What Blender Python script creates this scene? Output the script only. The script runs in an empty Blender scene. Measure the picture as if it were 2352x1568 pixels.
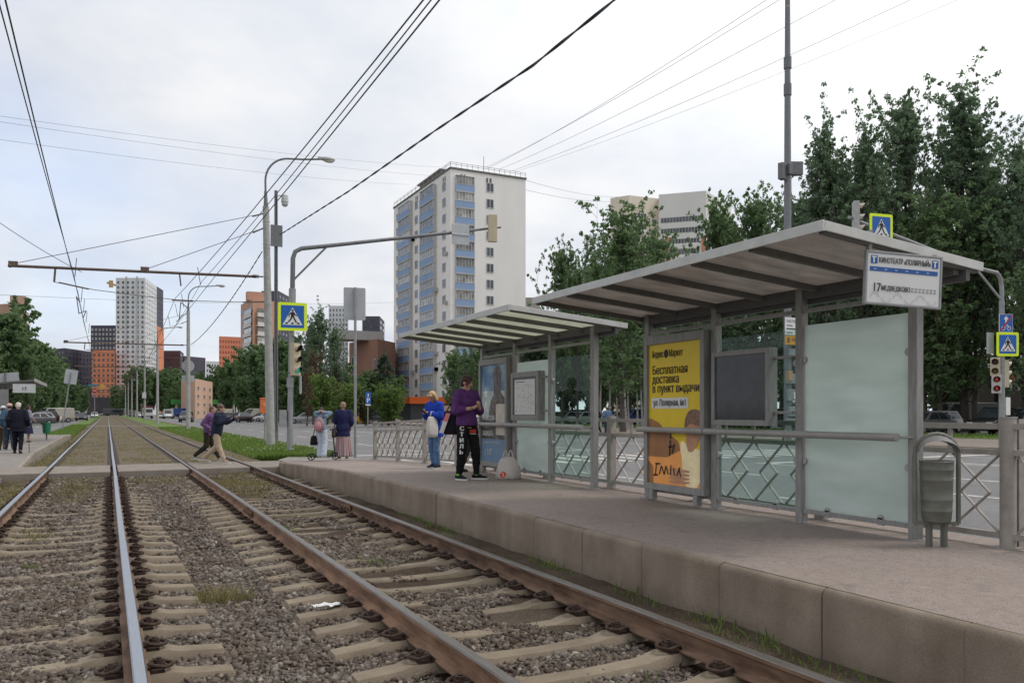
import bpy, math, random, mathutils
import numpy as np
from mathutils import Vector, Matrix, Euler
from mathutils.bvhtree import BVHTree
R = math.radians
rnd = random.Random(7)
rng = np.random.default_rng(7)
sc = bpy.context.scene
col = sc.collection
# ------------------------------------------------------------------ camera
F, CX, Y0, H = 1850.0, 1176.0, 946.0, 1.44        # focal length / centre / horizon in a 2352 px wide frame, eye height
TH = math.atan(929.0 / F)
C, S = math.cos(TH), math.sin(TH)
cam_d = bpy.data.cameras.new('camera')
cam = bpy.data.objects.new('camera', cam_d)
col.objects.link(cam)
cam.location = (0, 0, H)
cam.rotation_euler = (R(90), 0, -TH)
cam_d.sensor_width = 36
cam_d.lens = F / 2352 * 36
cam_d.shift_y = (Y0 - 784) / 2352
cam_d.clip_end = 8000
cam_d.clip_start = 0.05
sc.camera = cam
# ------------------------------------------------------------------ sky, sun, exposure
SUN_AZ, SUN_EL = R(118), R(58)
sun_dir = Vector((math.sin(SUN_AZ) * math.cos(SUN_EL), math.cos(SUN_AZ) * math.cos(SUN_EL), math.sin(SUN_EL)))
sun_d = bpy.data.lights.new('sun', 'SUN')
sun_d.energy = 1.5
sun_d.angle = R(22)
sun_d.color = (1.0, 0.96, 0.9)
sun = bpy.data.objects.new('sun', sun_d)
col.objects.link(sun)
sun.rotation_euler = sun_dir.to_track_quat('Z', 'Y').to_euler()
sc.view_settings.view_transform = 'Standard'
sc.view_settings.look = 'None'
sc.view_settings.exposure = 0.22
sc.view_settings.gamma = 1.0
w = bpy.data.worlds.new('World')
sc.world = w
w.use_nodes = True
nt = w.node_tree
nt.nodes.clear()
def N(nt, t, **kw):
    n = nt.nodes.new(t)
    for k, v in kw.items():
        if k.startswith('i_'):
            key = k[2:]
            n.inputs[int(key) if key.isdigit() else key.replace('_', ' ')].default_value = v
        else:
            setattr(n, k, v)
    return n
def ramp(nt, fac, stops, interp='LINEAR'):
    r = nt.nodes.new('ShaderNodeValToRGB')
    r.color_ramp.interpolation = interp
    els = r.color_ramp.elements
    while len(els) < len(stops):
        els.new(0.5)
    for e, (p, c) in zip(els, stops):
        e.position = p
        e.color = tuple(c) + (1,) if len(c) == 3 else c
    nt.links.new(fac, r.inputs['Fac'])
    return r.outputs['Color']
sky = N(nt, 'ShaderNodeTexSky', sky_type='NISHITA', sun_disc=False, sun_elevation=SUN_EL, sun_rotation=SUN_AZ)
tc = N(nt, 'ShaderNodeTexCoord')
# project the view direction on a cloud layer so that clouds flatten towards the horizon
sep = N(nt, 'ShaderNodeSeparateXYZ')
nt.links.new(tc.outputs['Generated'], sep.inputs[0])
zz = N(nt, 'ShaderNodeMath', operation='MAXIMUM', i_1=0.0)
nt.links.new(sep.outputs['Z'], zz.inputs[0])
za = N(nt, 'ShaderNodeMath', operation='ADD', i_1=0.28)
nt.links.new(zz.outputs[0], za.inputs[0])
dv = []
for a in 'XY':
    d_ = N(nt, 'ShaderNodeMath', operation='DIVIDE')
    nt.links.new(sep.outputs[a], d_.inputs[0])
    nt.links.new(za.outputs[0], d_.inputs[1])
    dv.append(d_)
cmb = N(nt, 'ShaderNodeCombineXYZ')
nt.links.new(dv[0].outputs[0], cmb.inputs[0])
nt.links.new(dv[1].outputs[0], cmb.inputs[1])
n1 = N(nt, 'ShaderNodeTexNoise', i_Scale=1.9, i_Detail=7.0, i_Roughness=0.55)
nt.links.new(cmb.outputs[0], n1.inputs['Vector'])
n2 = N(nt, 'ShaderNodeTexNoise', i_Scale=0.8, i_Detail=3.0)
off = N(nt, 'ShaderNodeVectorMath', operation='ADD')
off.inputs[1].default_value = (3.1, 7.7, 0)
nt.links.new(cmb.outputs[0], off.inputs[0])
nt.links.new(off.outputs[0], n2.inputs['Vector'])
cloud = ramp(nt, n1.outputs['Fac'], [(0.26, (5.2, 5.65, 6.6)), (0.46, (6.45, 6.7, 7.2)), (0.64, (7.6, 7.65, 7.8))])
# brighter where the sun stands behind the overcast
dot = N(nt, 'ShaderNodeVectorMath', operation='DOT_PRODUCT')
dot.inputs[1].default_value = Vector((0.567, 0.302, 0.766))
nt.links.new(tc.outputs['Generated'], dot.inputs[0])
glow = ramp(nt, dot.outputs['Value'], [(0.45, (0.0, 0.0, 0.0)), (0.72, (0.7, 0.7, 0.66)), (1.0, (5.0, 4.9, 4.6))], 'EASE')
addc = N(nt, 'ShaderNodeMix', data_type='RGBA', blend_type='ADD')
addc.inputs['Factor'].default_value = 1.0
nt.links.new(cloud, addc.inputs['A'])
nt.links.new(glow, addc.inputs['B'])
# gaps in the cloud away from the sun let the blue of the Nishita sky through
dot2 = N(nt, 'ShaderNodeVectorMath', operation='DOT_PRODUCT')
dot2.inputs[1].default_value = Vector((-0.22, 0.95, 0.30)).normalized()
nt.links.new(tc.outputs['Generated'], dot2.inputs[0])
side = N(nt, 'ShaderNodeMapRange', i_1=0.90, i_2=1.0, i_3=0.0, i_4=0.85)
nt.links.new(dot2.outputs['Value'], side.inputs['Value'])
gap = ramp(nt, n2.outputs['Fac'], [(0.36, (1, 1, 1)), (0.62, (0.0, 0.0, 0.0))])
gm = N(nt, 'ShaderNodeMath', operation='MULTIPLY')
nt.links.new(gap, gm.inputs[0])
nt.links.new(side.outputs[0], gm.inputs[1])
skym = N(nt, 'ShaderNodeMix', data_type='RGBA', blend_type='ADD')
skym.inputs['Factor'].default_value = 1.0
nt.links.new(sky.outputs['Color'], skym.inputs['A'])
skym.inputs['B'].default_value = (2.4, 3.2, 4.9, 1)
mx = N(nt, 'ShaderNodeMix', data_type='RGBA')
nt.links.new(gm.outputs[0], mx.inputs['Factor'])
nt.links.new(addc.outputs['Result'], mx.inputs['A'])
nt.links.new(skym.outputs['Result'], mx.inputs['B'])
bg = N(nt, 'ShaderNodeBackground', i_Strength=0.1)
nt.links.new(mx.outputs['Result'], bg.inputs['Color'])
wo = N(nt, 'ShaderNodeOutputWorld')
nt.links.new(bg.outputs[0], wo.inputs[0])
sc.cycles.max_bounces = 6
sc.cycles.transparent_max_bounces = 12
sc.cycles.use_denoising = True
# ------------------------------------------------------------------ pixel helpers: a point of the photograph as a point of the place
def gp(x, y, z=0.0):                  # on a level surface of height z
    d = F * (H - z) / (y - Y0)
    k = (x - CX) / F
    return Vector((d * (k * C + S), d * (C - k * S), z))
def dp(x, y, d):                      # at distance d in front of the camera
    k = (x - CX) / F
    return Vector((d * (k * C + S), d * (C - k * S), H + (Y0 - y) * d / F))
def aX(x, y, X):                      # on the vertical plane X = const
    k = (x - CX) / F
    return dp(x, y, X / (k * C + S))
def aY(x, y, Y):
    k = (x - CX) / F
    return dp(x, y, Y / (C - k * S))
# ------------------------------------------------------------------ materials
MAT = {}
def mat(name, c, rough=0.75, metal=0.0, var=0.12, vscale=6.0, bump=0.0, bscale=60.0, spec=0.4, emit=None, c2=None, detail=5.0, stretch=None, rand=0.0):
    if name in MAT:
        return MAT[name]
    m = bpy.data.materials.new(name)
    m.use_nodes = True
    nt = m.node_tree
    b = nt.nodes['Principled BSDF']
    b.inputs['Roughness'].default_value = rough
    b.inputs['Metallic'].default_value = metal
    b.inputs['Specular IOR Level'].default_value = spec
    tc = N(nt, 'ShaderNodeNewGeometry')
    vec = tc.outputs['Position']
    if stretch:
        mp = N(nt, 'ShaderNodeMapping')
        mp.inputs['Scale'].default_value = stretch
        nt.links.new(vec, mp.inputs['Vector'])
        vec = mp.outputs['Vector']
    lo = [max(0, x * (1 - var)) for x in c]
    hi = [min(1, x * (1 + var)) for x in c] if c2 is None else c2
    n = N(nt, 'ShaderNodeTexNoise', i_Scale=vscale, i_Detail=detail, i_Roughness=0.6)
    nt.links.new(vec, n.inputs['Vector'])
    out = ramp(nt, n.outputs['Fac'], [(0.3, lo), (0.7, hi)])
    if rand:
        oi = N(nt, 'ShaderNodeObjectInfo')
        hs = N(nt, 'ShaderNodeHueSaturation')
        mr = N(nt, 'ShaderNodeMapRange', i_3=1 - rand, i_4=1 + rand)
        nt.links.new(oi.outputs['Random'], mr.inputs['Value'])
        nt.links.new(mr.outputs[0], hs.inputs['Value'])
        nt.links.new(out, hs.inputs['Color'])
        out = hs.outputs['Color']
    nt.links.new(out, b.inputs['Base Color'])
    if bump:
        n2 = N(nt, 'ShaderNodeTexNoise', i_Scale=bscale, i_Detail=4.0)
        nt.links.new(vec, n2.inputs['Vector'])
        bp = N(nt, 'ShaderNodeBump', i_Strength=bump, i_Distance=0.01)
        nt.links.new(n2.outputs['Fac'], bp.inputs['Height'])
        nt.links.new(bp.outputs['Normal'], b.inputs['Normal'])
    if emit:
        b.inputs['Emission Color'].default_value = tuple(emit[:3]) + (1,)
        b.inputs['Emission Strength'].default_value = emit[3]
    MAT[name] = m
    return m
def glass_mat(name, tint, gloss=0.12, rough=0.03):
    if name in MAT:
        return MAT[name]
    m = bpy.data.materials.new(name)
    m.use_nodes = True
    nt = m.node_tree
    nt.nodes.clear()
    t = N(nt, 'ShaderNodeBsdfTransparent')
    t.inputs['Color'].default_value = tuple(tint) + (1,)
    g = N(nt, 'ShaderNodeBsdfGlossy', i_Roughness=rough)
    d = N(nt, 'ShaderNodeBsdfDiffuse')
    d.inputs['Color'].default_value = (0.5, 0.5, 0.48, 1)
    geo = N(nt, 'ShaderNodeNewGeometry')
    no = N(nt, 'ShaderNodeTexNoise', i_Scale=5.0, i_Detail=5.0)
    nt.links.new(geo.outputs['Position'], no.inputs['Vector'])
    dirt = N(nt, 'ShaderNodeMapRange', i_1=0.35, i_2=0.8, i_3=0.0, i_4=0.03)
    nt.links.new(no.outputs['Fac'], dirt.inputs['Value'])
    m0 = N(nt, 'ShaderNodeMixShader')
    nt.links.new(dirt.outputs[0], m0.inputs[0])
    nt.links.new(t.outputs[0], m0.inputs[1])
    nt.links.new(d.outputs[0], m0.inputs[2])
    mxs = N(nt, 'ShaderNodeMixShader', i_0=gloss)
    nt.links.new(m0.outputs[0], mxs.inputs[1])
    nt.links.new(g.outputs[0], mxs.inputs[2])
    o = N(nt, 'ShaderNodeOutputMaterial')
    nt.links.new(mxs.outputs[0], o.inputs[0])
    MAT[name] = m
    return m
def leaf_mat(name, a, b, trans=0.35):
    if name in MAT:
        return MAT[name]
    m = bpy.data.materials.new(name)
    m.use_nodes = True
    nt = m.node_tree
    p = nt.nodes['Principled BSDF']
    p.inputs['Roughness'].default_value = 0.55
    p.inputs['Specular IOR Level'].default_value = 0.35
    g = N(nt, 'ShaderNodeNewGeometry')
    no = N(nt, 'ShaderNodeTexNoise', i_Scale=0.45, i_Detail=3.0)
    nt.links.new(g.outputs['Position'], no.inputs['Vector'])
    ad = N(nt, 'ShaderNodeMath', operation='ADD')
    nt.links.new(g.outputs['Random Per Island'], ad.inputs[0])
    nt.links.new(no.outputs['Fac'], ad.inputs[1])
    hv = N(nt, 'ShaderNodeMath', operation='MULTIPLY', i_1=0.5)
    nt.links.new(ad.outputs[0], hv.inputs[0])
    c = ramp(nt, hv.outputs[0], [(0.2, a), (0.8, b)])
    nt.links.new(c, p.inputs['Base Color'])
    tr = N(nt, 'ShaderNodeBsdfTranslucent')
    nt.links.new(c, tr.inputs['Color'])
    mxs = N(nt, 'ShaderNodeMixShader', i_0=trans)
    nt.links.new(p.outputs[0], mxs.inputs[1])
    nt.links.new(tr.outputs[0], mxs.inputs[2])
    nt.links.new(mxs.outputs[0], nt.nodes['Material Output'].inputs[0])
    MAT[name] = m
    return m
# ------------------------------------------------------------------ mesh builder
TXT = {}
def text_geo(body, size, bold=0.0, align='CENTER', sx=1.0):
    key = (body, size, bold, align, sx)
    if key not in TXT:
        cu = bpy.data.curves.new('t', 'FONT')
        cu.body = body
        cu.size = size
        cu.offset = bold * size
        cu.align_x = align
        cu.resolution_u = 3
        cu.fill_mode = 'NONE'
        o = bpy.data.objects.new('t', cu)
        col.objects.link(o)
        dg = bpy.context.evaluated_depsgraph_get()
        me = bpy.data.meshes.new_from_object(o.evaluated_get(dg))
        nxt = {}
        for ed in me.edges:
            i, j = ed.vertices
            nxt.setdefault(i, []).append(j)
            nxt.setdefault(j, []).append(i)
        seen, loops = set(), []
        for i in nxt:                           # follow every outline of the letters
            if i in seen:
                continue
            lp, k = [], i
            while k is not None and k not in seen:
                seen.add(k)
                lp.append(me.vertices[k].co.to_2d())
                k = next((q for q in nxt[k] if q not in seen), None)
            if len(lp) > 2:
                # edges run in index order, so the first step gives the outline's own direction
                loops.append((sum(p.x * q.y - q.x * p.y for p, q in zip(lp, lp[1:] + lp[:1])) / 2, lp))
        def inside(p, lp):
            c = False
            for a, b in zip(lp, lp[1:] + lp[:1]):
                if (a.y > p.y) != (b.y > p.y) and p.x < (b.x - a.x) * (p.y - a.y) / (b.y - a.y) + a.x:
                    c = not c
            return c
        def hole(ar, lp):                       # a counter: wound against a larger outline round it
            return any(abs(q) > abs(ar) and q * ar < 0 and inside(lp[0], l2) for q, l2 in loops)
        outer = [l for l in loops if not hole(*l)]
        holes = [l for l in loops if hole(*l)]
        vs, fs = [], []
        for n_, (ar, lp) in enumerate(outer):
            hs = [h for q, h in holes if abs(q) < abs(ar) and q * ar < 0 and inside(h[0], lp)]
            polys = [[v.to_3d() for v in lp]] + [[v.to_3d() for v in h] for h in hs]
            b0 = len(vs)
            z = (n_ % 7) * .00013                # strokes that cross lie a hair above one another
            for pl in polys:
                vs += [Vector((v.x * sx, v.y, z)) for v in pl]
            for tri in mathutils.geometry.tessellate_polygon(polys):
                p, q, r_ = (vs[b0 + i] for i in tri)
                if (q - p).cross(r_ - p).z < 0:
                    tri = tri[::-1]
                fs.append(tuple(b0 + i for i in tri))
        TXT[key] = (vs, fs)
        bpy.data.objects.remove(o)
        bpy.data.curves.remove(cu)
        bpy.data.meshes.remove(me)
    return TXT[key]
def M4(o, u, v):
    u, v = Vector(u).normalized(), Vector(v).normalized()
    n = u.cross(v)
    return Matrix(((u.x, v.x, n.x, o[0]), (u.y, v.y, n.y, o[1]), (u.z, v.z, n.z, o[2]), (0, 0, 0, 1)))
class MB:
    def __init__(s):
        s.v, s.f, s.m = [], [], []
    def add(s, vs, fs, mi=0):
        b = len(s.v)
        s.v += [tuple(q) for q in vs]
        s.f += [tuple(i + b for i in q) for q in fs]
        s.m += [mi] * len(fs)
        return s
    def box(s, x0, x1, y0, y1, z0, z1, mi=0):
        vs = [(x, y, z) for z in (z0, z1) for y in (y0, y1) for x in (x0, x1)]
        return s.add(vs, [(0, 2, 3, 1), (4, 5, 7, 6), (0, 1, 5, 4), (2, 6, 7, 3), (0, 4, 6, 2), (1, 3, 7, 5)], mi)
    def obox(s, c, size, M=None, mi=0):
        M = M or Matrix.Identity(3)
        vs = [Vector(c) + M @ Vector((x * size[0] / 2, y * size[1] / 2, z * size[2] / 2)) for z in (-1, 1) for y in (-1, 1) for x in (-1, 1)]
        return s.add(vs, [(0, 2, 3, 1), (4, 5, 7, 6), (0, 1, 5, 4), (2, 6, 7, 3), (0, 4, 6, 2), (1, 3, 7, 5)], mi)
    def bar(s, p0, p1, w, h, mi=0, up=(0, 0, 1)):
        p0, p1 = Vector(p0), Vector(p1)
        d = (p1 - p0)
        L = d.length
        d.normalize()
        a = d.cross(Vector(up))
        if a.length < 1e-4:
            a = d.cross(Vector((1, 0, 0)))
        a.normalize()
        b = a.cross(d)
        M = Matrix((a, d, b)).transposed()
        return s.obox((p0 + p1) / 2, (w, L, h), M, mi)
    def rings(s, rs, mi=0, caps=True, closed=False):
        n = len(rs[0])
        vs = [q for r in rs for q in r]
        fs = []
        k = len(rs)
        for i in range(k if closed else k - 1):
            a, b = i * n, ((i + 1) % k) * n
            for j in range(n):
                j2 = (j + 1) % n
                fs.append((a + j, a + j2, b + j2, b + j))
        if caps and not closed:
            fs.append(tuple(range(n))[::-1])
            fs.append(tuple((k - 1) * n + j for j in range(n)))
        return s.add(vs, fs, mi)
    def tube(s, pts, r, n=8, mi=0, caps=True, closed=False):
        pts = [Vector(p) for p in pts]
        k = len(pts)
        rr = [r] * k if not hasattr(r, '__len__') else r
        rs = []
        prev = None
        for i, p in enumerate(pts):
            if closed:
                t = pts[(i + 1) % k] - pts[i - 1]
            else:
                t = pts[min(i + 1, k - 1)] - pts[max(i - 1, 0)]
            t.normalize()
            if prev is None:
                a = t.cross(Vector((0, 0, 1)))
                if a.length < 0.05:
                    a = t.cross(Vector((0, 1, 0)))
            else:
                a = prev - t * prev.dot(t)
            a.normalize()
            prev = a
            b = t.cross(a)
            rs.append([p + (a * math.cos(2 * math.pi * j / n) + b * math.sin(2 * math.pi * j / n)) * rr[i] for j in range(n)])
        return s.rings(rs, mi, caps, closed)
    def cyl(s, p0, p1, r0, r1=None, n=12, mi=0):
        return s.tube([p0, p1], [r0, r0 if r1 is None else r1], n, mi)
    def sph(s, c, r, n=12, m=8, mi=0, M=None):
        r = (r, r, r) if not hasattr(r, '__len__') else r
        vs, fs = [], []
        for i in range(m + 1):
            t = math.pi * i / m
            for j in range(n):
                p = Vector((r[0] * math.sin(t) * math.cos(2 * math.pi * j / n), r[1] * math.sin(t) * math.sin(2 * math.pi * j / n), r[2] * math.cos(t)))
                vs.append(Vector(c) + (M @ p if M else p))
        for i in range(m):
            for j in range(n):
                fs.append((i * n + j, (i + 1) * n + j, (i + 1) * n + (j + 1) % n, i * n + (j + 1) % n))
        return s.add(vs, fs, mi)
    def caps(s, p0, p1, r0, r1, n=12, flat=1.0, up=None):   # tapered capsule
        p0, p1 = Vector(p0), Vector(p1)
        d = (p1 - p0)
        L = max(d.length, 1e-5)
        d.normalize()
        a = d.cross(Vector(up) if up else Vector((0, 1, 0.01)))
        if a.length < 0.05:
            a = d.cross(Vector((1, 0, 0)))
        a.normalize()
        b = a.cross(d)
        rs = []
        for i in range(5):
            t = -math.pi / 2 + math.pi / 2 * i / 4 * 0.98 + 0.02
            rs.append((p0 + d * (r0 * math.sin(t)), r0 * math.cos(t)))
        for i in range(5):
            t = math.pi / 2 * i / 4 * 0.98
            rs.append((p1 + d * (r1 * math.sin(t)), r1 * math.cos(t)))
        return s.rings([[c + (a * math.cos(2 * math.pi * j / n) + b * flat * math.sin(2 * math.pi * j / n)) * r for j in range(n)] for c, r in rs])
    def prism(s, poly, M, t, mi=0):           # 2-D outline in the plane M, thickness t behind it
        n = len(poly)
        vs = [M @ Vector((x, y, 0)) for x, y in poly] + [M @ Vector((x, y, -t)) for x, y in poly]
        fs = [tuple(range(n)), tuple(range(2 * n - 1, n - 1, -1))] + [(i, i + n, (i + 1) % n + n, (i + 1) % n) for i in range(n)]
        return s.add(vs, fs, mi)
    def flat(s, poly, M, z=0.0, mi=0):
        return s.add([M @ Vector((x, y, z)) for x, y in poly], [tuple(range(len(poly)))], mi)
    def rect(s, x0, x1, y0, y1, M, z=0.0, mi=0):
        return s.flat([(x0, y0), (x1, y0), (x1, y1), (x0, y1)], M, z, mi)
    def text(s, body, size, M, x=0, y=0, z=0.002, mi=0, bold=0.0, align='CENTER', sx=1.0, rot=0.0, fit=None):
        if fit:                                     # squeeze the line to a given width
            q = [v.x for v in text_geo(body, size, 0.0, align, 1.0)[0]]
            sx = fit / (max(q) - min(q))
        vs, fs = text_geo(body, size, 0.0, align, sx)
        c, sn = math.cos(rot), math.sin(rot)
        for k, o in enumerate((0,) if not bold else (0, -1, 1)):      # heavier strokes: the line drawn again a hair to each side
            ox, oz = o * bold * size * 1.5, z + k * .001
            s.add([M @ Vector((x + ox + v.x * c - v.y * sn, y + v.x * sn + v.y * c, oz + v.z)) for v in vs], fs, mi)
        return s
    def build(s, name, mats, parent=None, smooth=False, bevel=0.0, loc=None, seg=2):
        me = bpy.data.meshes.new(name)
        me.from_pydata(s.v, [], s.f)
        mats = mats if isinstance(mats, (list, tuple)) else [mats]
        for m in mats:
            me.materials.append(m)
        if len(mats) > 1:
            me.polygons.foreach_set('material_index', s.m)
        if smooth:
            me.polygons.foreach_set('use_smooth', [True] * len(s.f))
        me.update()
        o = bpy.data.objects.new(name, me)
        col.objects.link(o)
        if parent:
            o.parent = parent
        if loc is not None:
            o.location = loc
        if smooth == 'auto':
            try:
                me.set_sharp_from_angle(angle=R(38))
            except Exception:
                pass
        if bevel:
            b = o.modifiers.new('bevel', 'BEVEL')
            b.width = bevel
            b.segments = seg
            b.limit_method = 'ANGLE'
            b.angle_limit = R(40)
        return o
def np_mesh(name, V, Fq, mats, parent=None, mi=None, smooth=False):
    V = np.asarray(V, dtype=np.float32)
    Fq = np.asarray(Fq, dtype=np.int32)
    k = Fq.shape[1]
    me = bpy.data.meshes.new(name)
    me.vertices.add(len(V))
    me.vertices.foreach_set('co', V.ravel())
    me.loops.add(Fq.size)
    me.loops.foreach_set('vertex_index', Fq.ravel())
    me.polygons.add(len(Fq))
    me.polygons.foreach_set('loop_start', np.arange(0, Fq.size, k, dtype=np.int32))
    mats = mats if isinstance(mats, (list, tuple)) else [mats]
    for m in mats:
        me.materials.append(m)
    if mi is not None:
        me.polygons.foreach_set('material_index', np.asarray(mi, dtype=np.int32))
    if smooth:
        me.polygons.foreach_set('use_smooth', np.ones(len(Fq), dtype=bool))
    me.update(calc_edges=True)
    o = bpy.data.objects.new(name, me)
    col.objects.link(o)
    if parent:
        o.parent = parent
    return o
def tag(o, label, cat, group=None):
    o['label'] = label
    o['category'] = cat
    if group:
        o['group'] = group
    return o
def kind(o, k):
    o['kind'] = k
    return o
def thing(name, label, cat, loc=(0, 0, 0), rotz=0.0, group=None):
    o = bpy.data.objects.new(name, None)
    col.objects.link(o)
    o.location = loc
    o.rotation_euler = (0, 0, rotz)
    o.empty_display_size = 0.2
    return tag(o, label, cat, group)
def kids(o):
    return [c for c in o.children]
def dup(root, loc, rotz=0.0, label=None, group=None, scale=None):
    def cp(o, p):
        c = o.copy()
        col.objects.link(c)
        c.parent = p
        for ch in kids(o):
            cp(ch, c)
        return c
    r = cp(root, None)
    r.location = loc
    r.rotation_euler = (0, 0, rotz)
    if scale:
        r.scale = (scale,) * 3 if not hasattr(scale, '__len__') else scale
    if label:
        r['label'] = label
    if group:
        r['group'] = group
    return r
MF = M4((0, 0, 0), (1, 0, 0), (0, 0, 1))      # plane facing -Y (towards the photographer along the tracks)
MS = M4((0, 0, 0), (0, -1, 0), (0, 0, 1))     # plane facing -X (towards the tracks from the right platform)
def at(M, x, y, z):
    M = M.copy()
    M.translation = Vector((x, y, z))
    return M
# ================================================================== THE SETTING
def special(name, build):
    if name not in MAT:
        m = bpy.data.materials.new(name)
        m.use_nodes = True
        build(m.node_tree, m.node_tree.nodes['Principled BSDF'])
        MAT[name] = m
    return MAT[name]
def asphalt(nt, b, base=(0.115, 0.105, 0.1), worn=(0.19, 0.175, 0.165), crack=0.5):
    g = N(nt, 'ShaderNodeNewGeometry')
    big = N(nt, 'ShaderNodeTexNoise', i_Scale=0.35, i_Detail=6.0, i_Roughness=0.6)
    nt.links.new(g.outputs['Position'], big.inputs['Vector'])
    fine = N(nt, 'ShaderNodeTexNoise', i_Scale=110.0, i_Detail=2.0)
    nt.links.new(g.outputs['Position'], fine.inputs['Vector'])
    c1 = ramp(nt, big.outputs['Fac'], [(0.3, base), (0.7, worn)])
    mid = N(nt, 'ShaderNodeTexNoise', i_Scale=14.0, i_Detail=8.0, i_Roughness=0.75)
    nt.links.new(g.outputs['Position'], mid.inputs['Vector'])
    cm = ramp(nt, mid.outputs['Fac'], [(0.28, (0.72, 0.71, 0.70)), (0.5, (1.0, 1.0, 1.0)), (0.72, (1.18, 1.18, 1.17))])
    stn = N(nt, 'ShaderNodeTexNoise', i_Scale=2.6, i_Detail=5.0, i_Roughness=0.7)
    nt.links.new(g.outputs['Position'], stn.inputs['Vector'])
    cs_ = ramp(nt, stn.outputs['Fac'], [(0.30, (0.74, 0.73, 0.72)), (0.42, (1.0, 1.0, 1.0)), (0.66, (1.0, 1.0, 1.0)), (0.76, (1.12, 1.11, 1.09))])
    mm = N(nt, 'ShaderNodeMix', data_type='RGBA', blend_type='MULTIPLY')
    mm.inputs['Factor'].default_value = 0.85
    nt.links.new(cm, mm.inputs['A']); nt.links.new(cs_, mm.inputs['B'])
    m3 = N(nt, 'ShaderNodeMix', data_type='RGBA', blend_type='MULTIPLY')
    m3.inputs['Factor'].default_value = 0.9
    nt.links.new(c1, m3.inputs['A']); nt.links.new(mm.outputs['Result'], m3.inputs['B'])
    c1 = m3.outputs['Result']
    c2 = ramp(nt, fine.outputs['Fac'], [(0.3, (0.55, 0.55, 0.55)), (0.7, (1.35, 1.35, 1.35))])
    mul = N(nt, 'ShaderNodeMix', data_type='RGBA', blend_type='MULTIPLY')
    mul.inputs['Factor'].default_value = 0.8
    nt.links.new(c1, mul.inputs['A'])
    nt.links.new(c2, mul.inputs['B'])
    # hairline cracks and stains
    vo = N(nt, 'ShaderNodeTexVoronoi', feature='DISTANCE_TO_EDGE', i_Scale=0.55)
    wn = N(nt, 'ShaderNodeTexNoise', i_Scale=1.7, i_Detail=6.0)
    nt.links.new(g.outputs['Position'], wn.inputs['Vector'])
    wv = N(nt, 'ShaderNodeVectorMath', operation='MULTIPLY_ADD')
    wv.inputs[1].default_value = (0.9, 0.9, 0.0)
    nt.links.new(wn.outputs['Color'], wv.inputs[0])
    nt.links.new(g.outputs['Position'], wv.inputs[2])
    nt.links.new(wv.outputs[0], vo.inputs['Vector'])
    cr = ramp(nt, vo.outputs['Distance'], [(0.0, (1 - crack,) * 3), (0.008, (1, 1, 1))])
    m2 = N(nt, 'ShaderNodeMix', data_type='RGBA', blend_type='MULTIPLY')
    m2.inputs['Factor'].default_value = 0.9
    nt.links.new(mul.outputs['Result'], m2.inputs['A'])
    nt.links.new(cr, m2.inputs['B'])
    nt.links.new(m2.outputs['Result'], b.inputs['Base Color'])
    b.inputs['Roughness'].default_value = 0.85
    b.inputs['Specular IOR Level'].default_value = 0.3
    bp = N(nt, 'ShaderNodeBump', i_Strength=0.35, i_Distance=0.006)
    nt.links.new(fine.outputs['Fac'], bp.inputs['Height'])
    nt.links.new(bp.outputs['Normal'], b.inputs['Normal'])
M_road = special('road_asphalt', lambda nt, b: asphalt(nt, b, (0.155, 0.151, 0.152), (0.20, 0.195, 0.195), 0.2))
M_plat = special('platform_asphalt', lambda nt, b: asphalt(nt, b, (0.232, 0.187, 0.163), (0.305, 0.254, 0.226), 0.12))
M_path = special('path_asphalt', lambda nt, b: asphalt(nt, b, (0.20, 0.178, 0.16), (0.265, 0.242, 0.222)))
def concrete(nt, b, a=(0.20, 0.158, 0.121), c=(0.29, 0.237, 0.188), streak=True):
    g = N(nt, 'ShaderNodeNewGeometry')
    n1 = N(nt, 'ShaderNodeTexNoise', i_Scale=2.2, i_Detail=8.0, i_Roughness=0.65)
    nt.links.new(g.outputs['Position'], n1.inputs['Vector'])
    col1 = ramp(nt, n1.outputs['Fac'], [(0.3, a), (0.72, c)])
    mp = N(nt, 'ShaderNodeMapping')
    mp.inputs['Scale'].default_value = (3, 3, 0.8)
    nt.links.new(g.outputs['Position'], mp.inputs['Vector'])
    n2 = N(nt, 'ShaderNodeTexNoise', i_Scale=1.0, i_Detail=5.0)
    nt.links.new(mp.outputs[0], n2.inputs['Vector'])
    st = ramp(nt, n2.outputs['Fac'], [(0.33, (0.80, 0.78, 0.75)), (0.6, (1.04, 1.04, 1.03))])
    mul = N(nt, 'ShaderNodeMix', data_type='RGBA', blend_type='MULTIPLY')
    mul.inputs['Factor'].default_value = 0.75 if streak else 0.2
    nt.links.new(col1, mul.inputs['A'])
    nt.links.new(st, mul.inputs['B'])
    fine = N(nt, 'ShaderNodeTexNoise', i_Scale=90.0, i_Detail=3.0)
    nt.links.new(g.outputs['Position'], fine.inputs['Vector'])
    fc = ramp(nt, fine.outputs['Fac'], [(0.3, (0.8, 0.8, 0.8)), (0.7, (1.15, 1.15, 1.15))])
    m2 = N(nt, 'ShaderNodeMix', data_type='RGBA', blend_type='MULTIPLY')
    m2.inputs['Factor'].default_value = 0.7
    nt.links.new(mul.outputs['Result'], m2.inputs['A'])
    nt.links.new(fc, m2.inputs['B'])
    nt.links.new(m2.outputs['Result'], b.inputs['Base Color'])
    b.inputs['Roughness'].default_value = 0.9
    b.inputs['Specular IOR Level'].default_value = 0.25
    bp = N(nt, 'ShaderNodeBump', i_Strength=0.4, i_Distance=0.006)
    nt.links.new(fine.outputs['Fac'], bp.inputs['Height'])
    nt.links.new(bp.outputs['Normal'], b.inputs['Normal'])
M_kerb = special('kerb_concrete', concrete)
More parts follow.
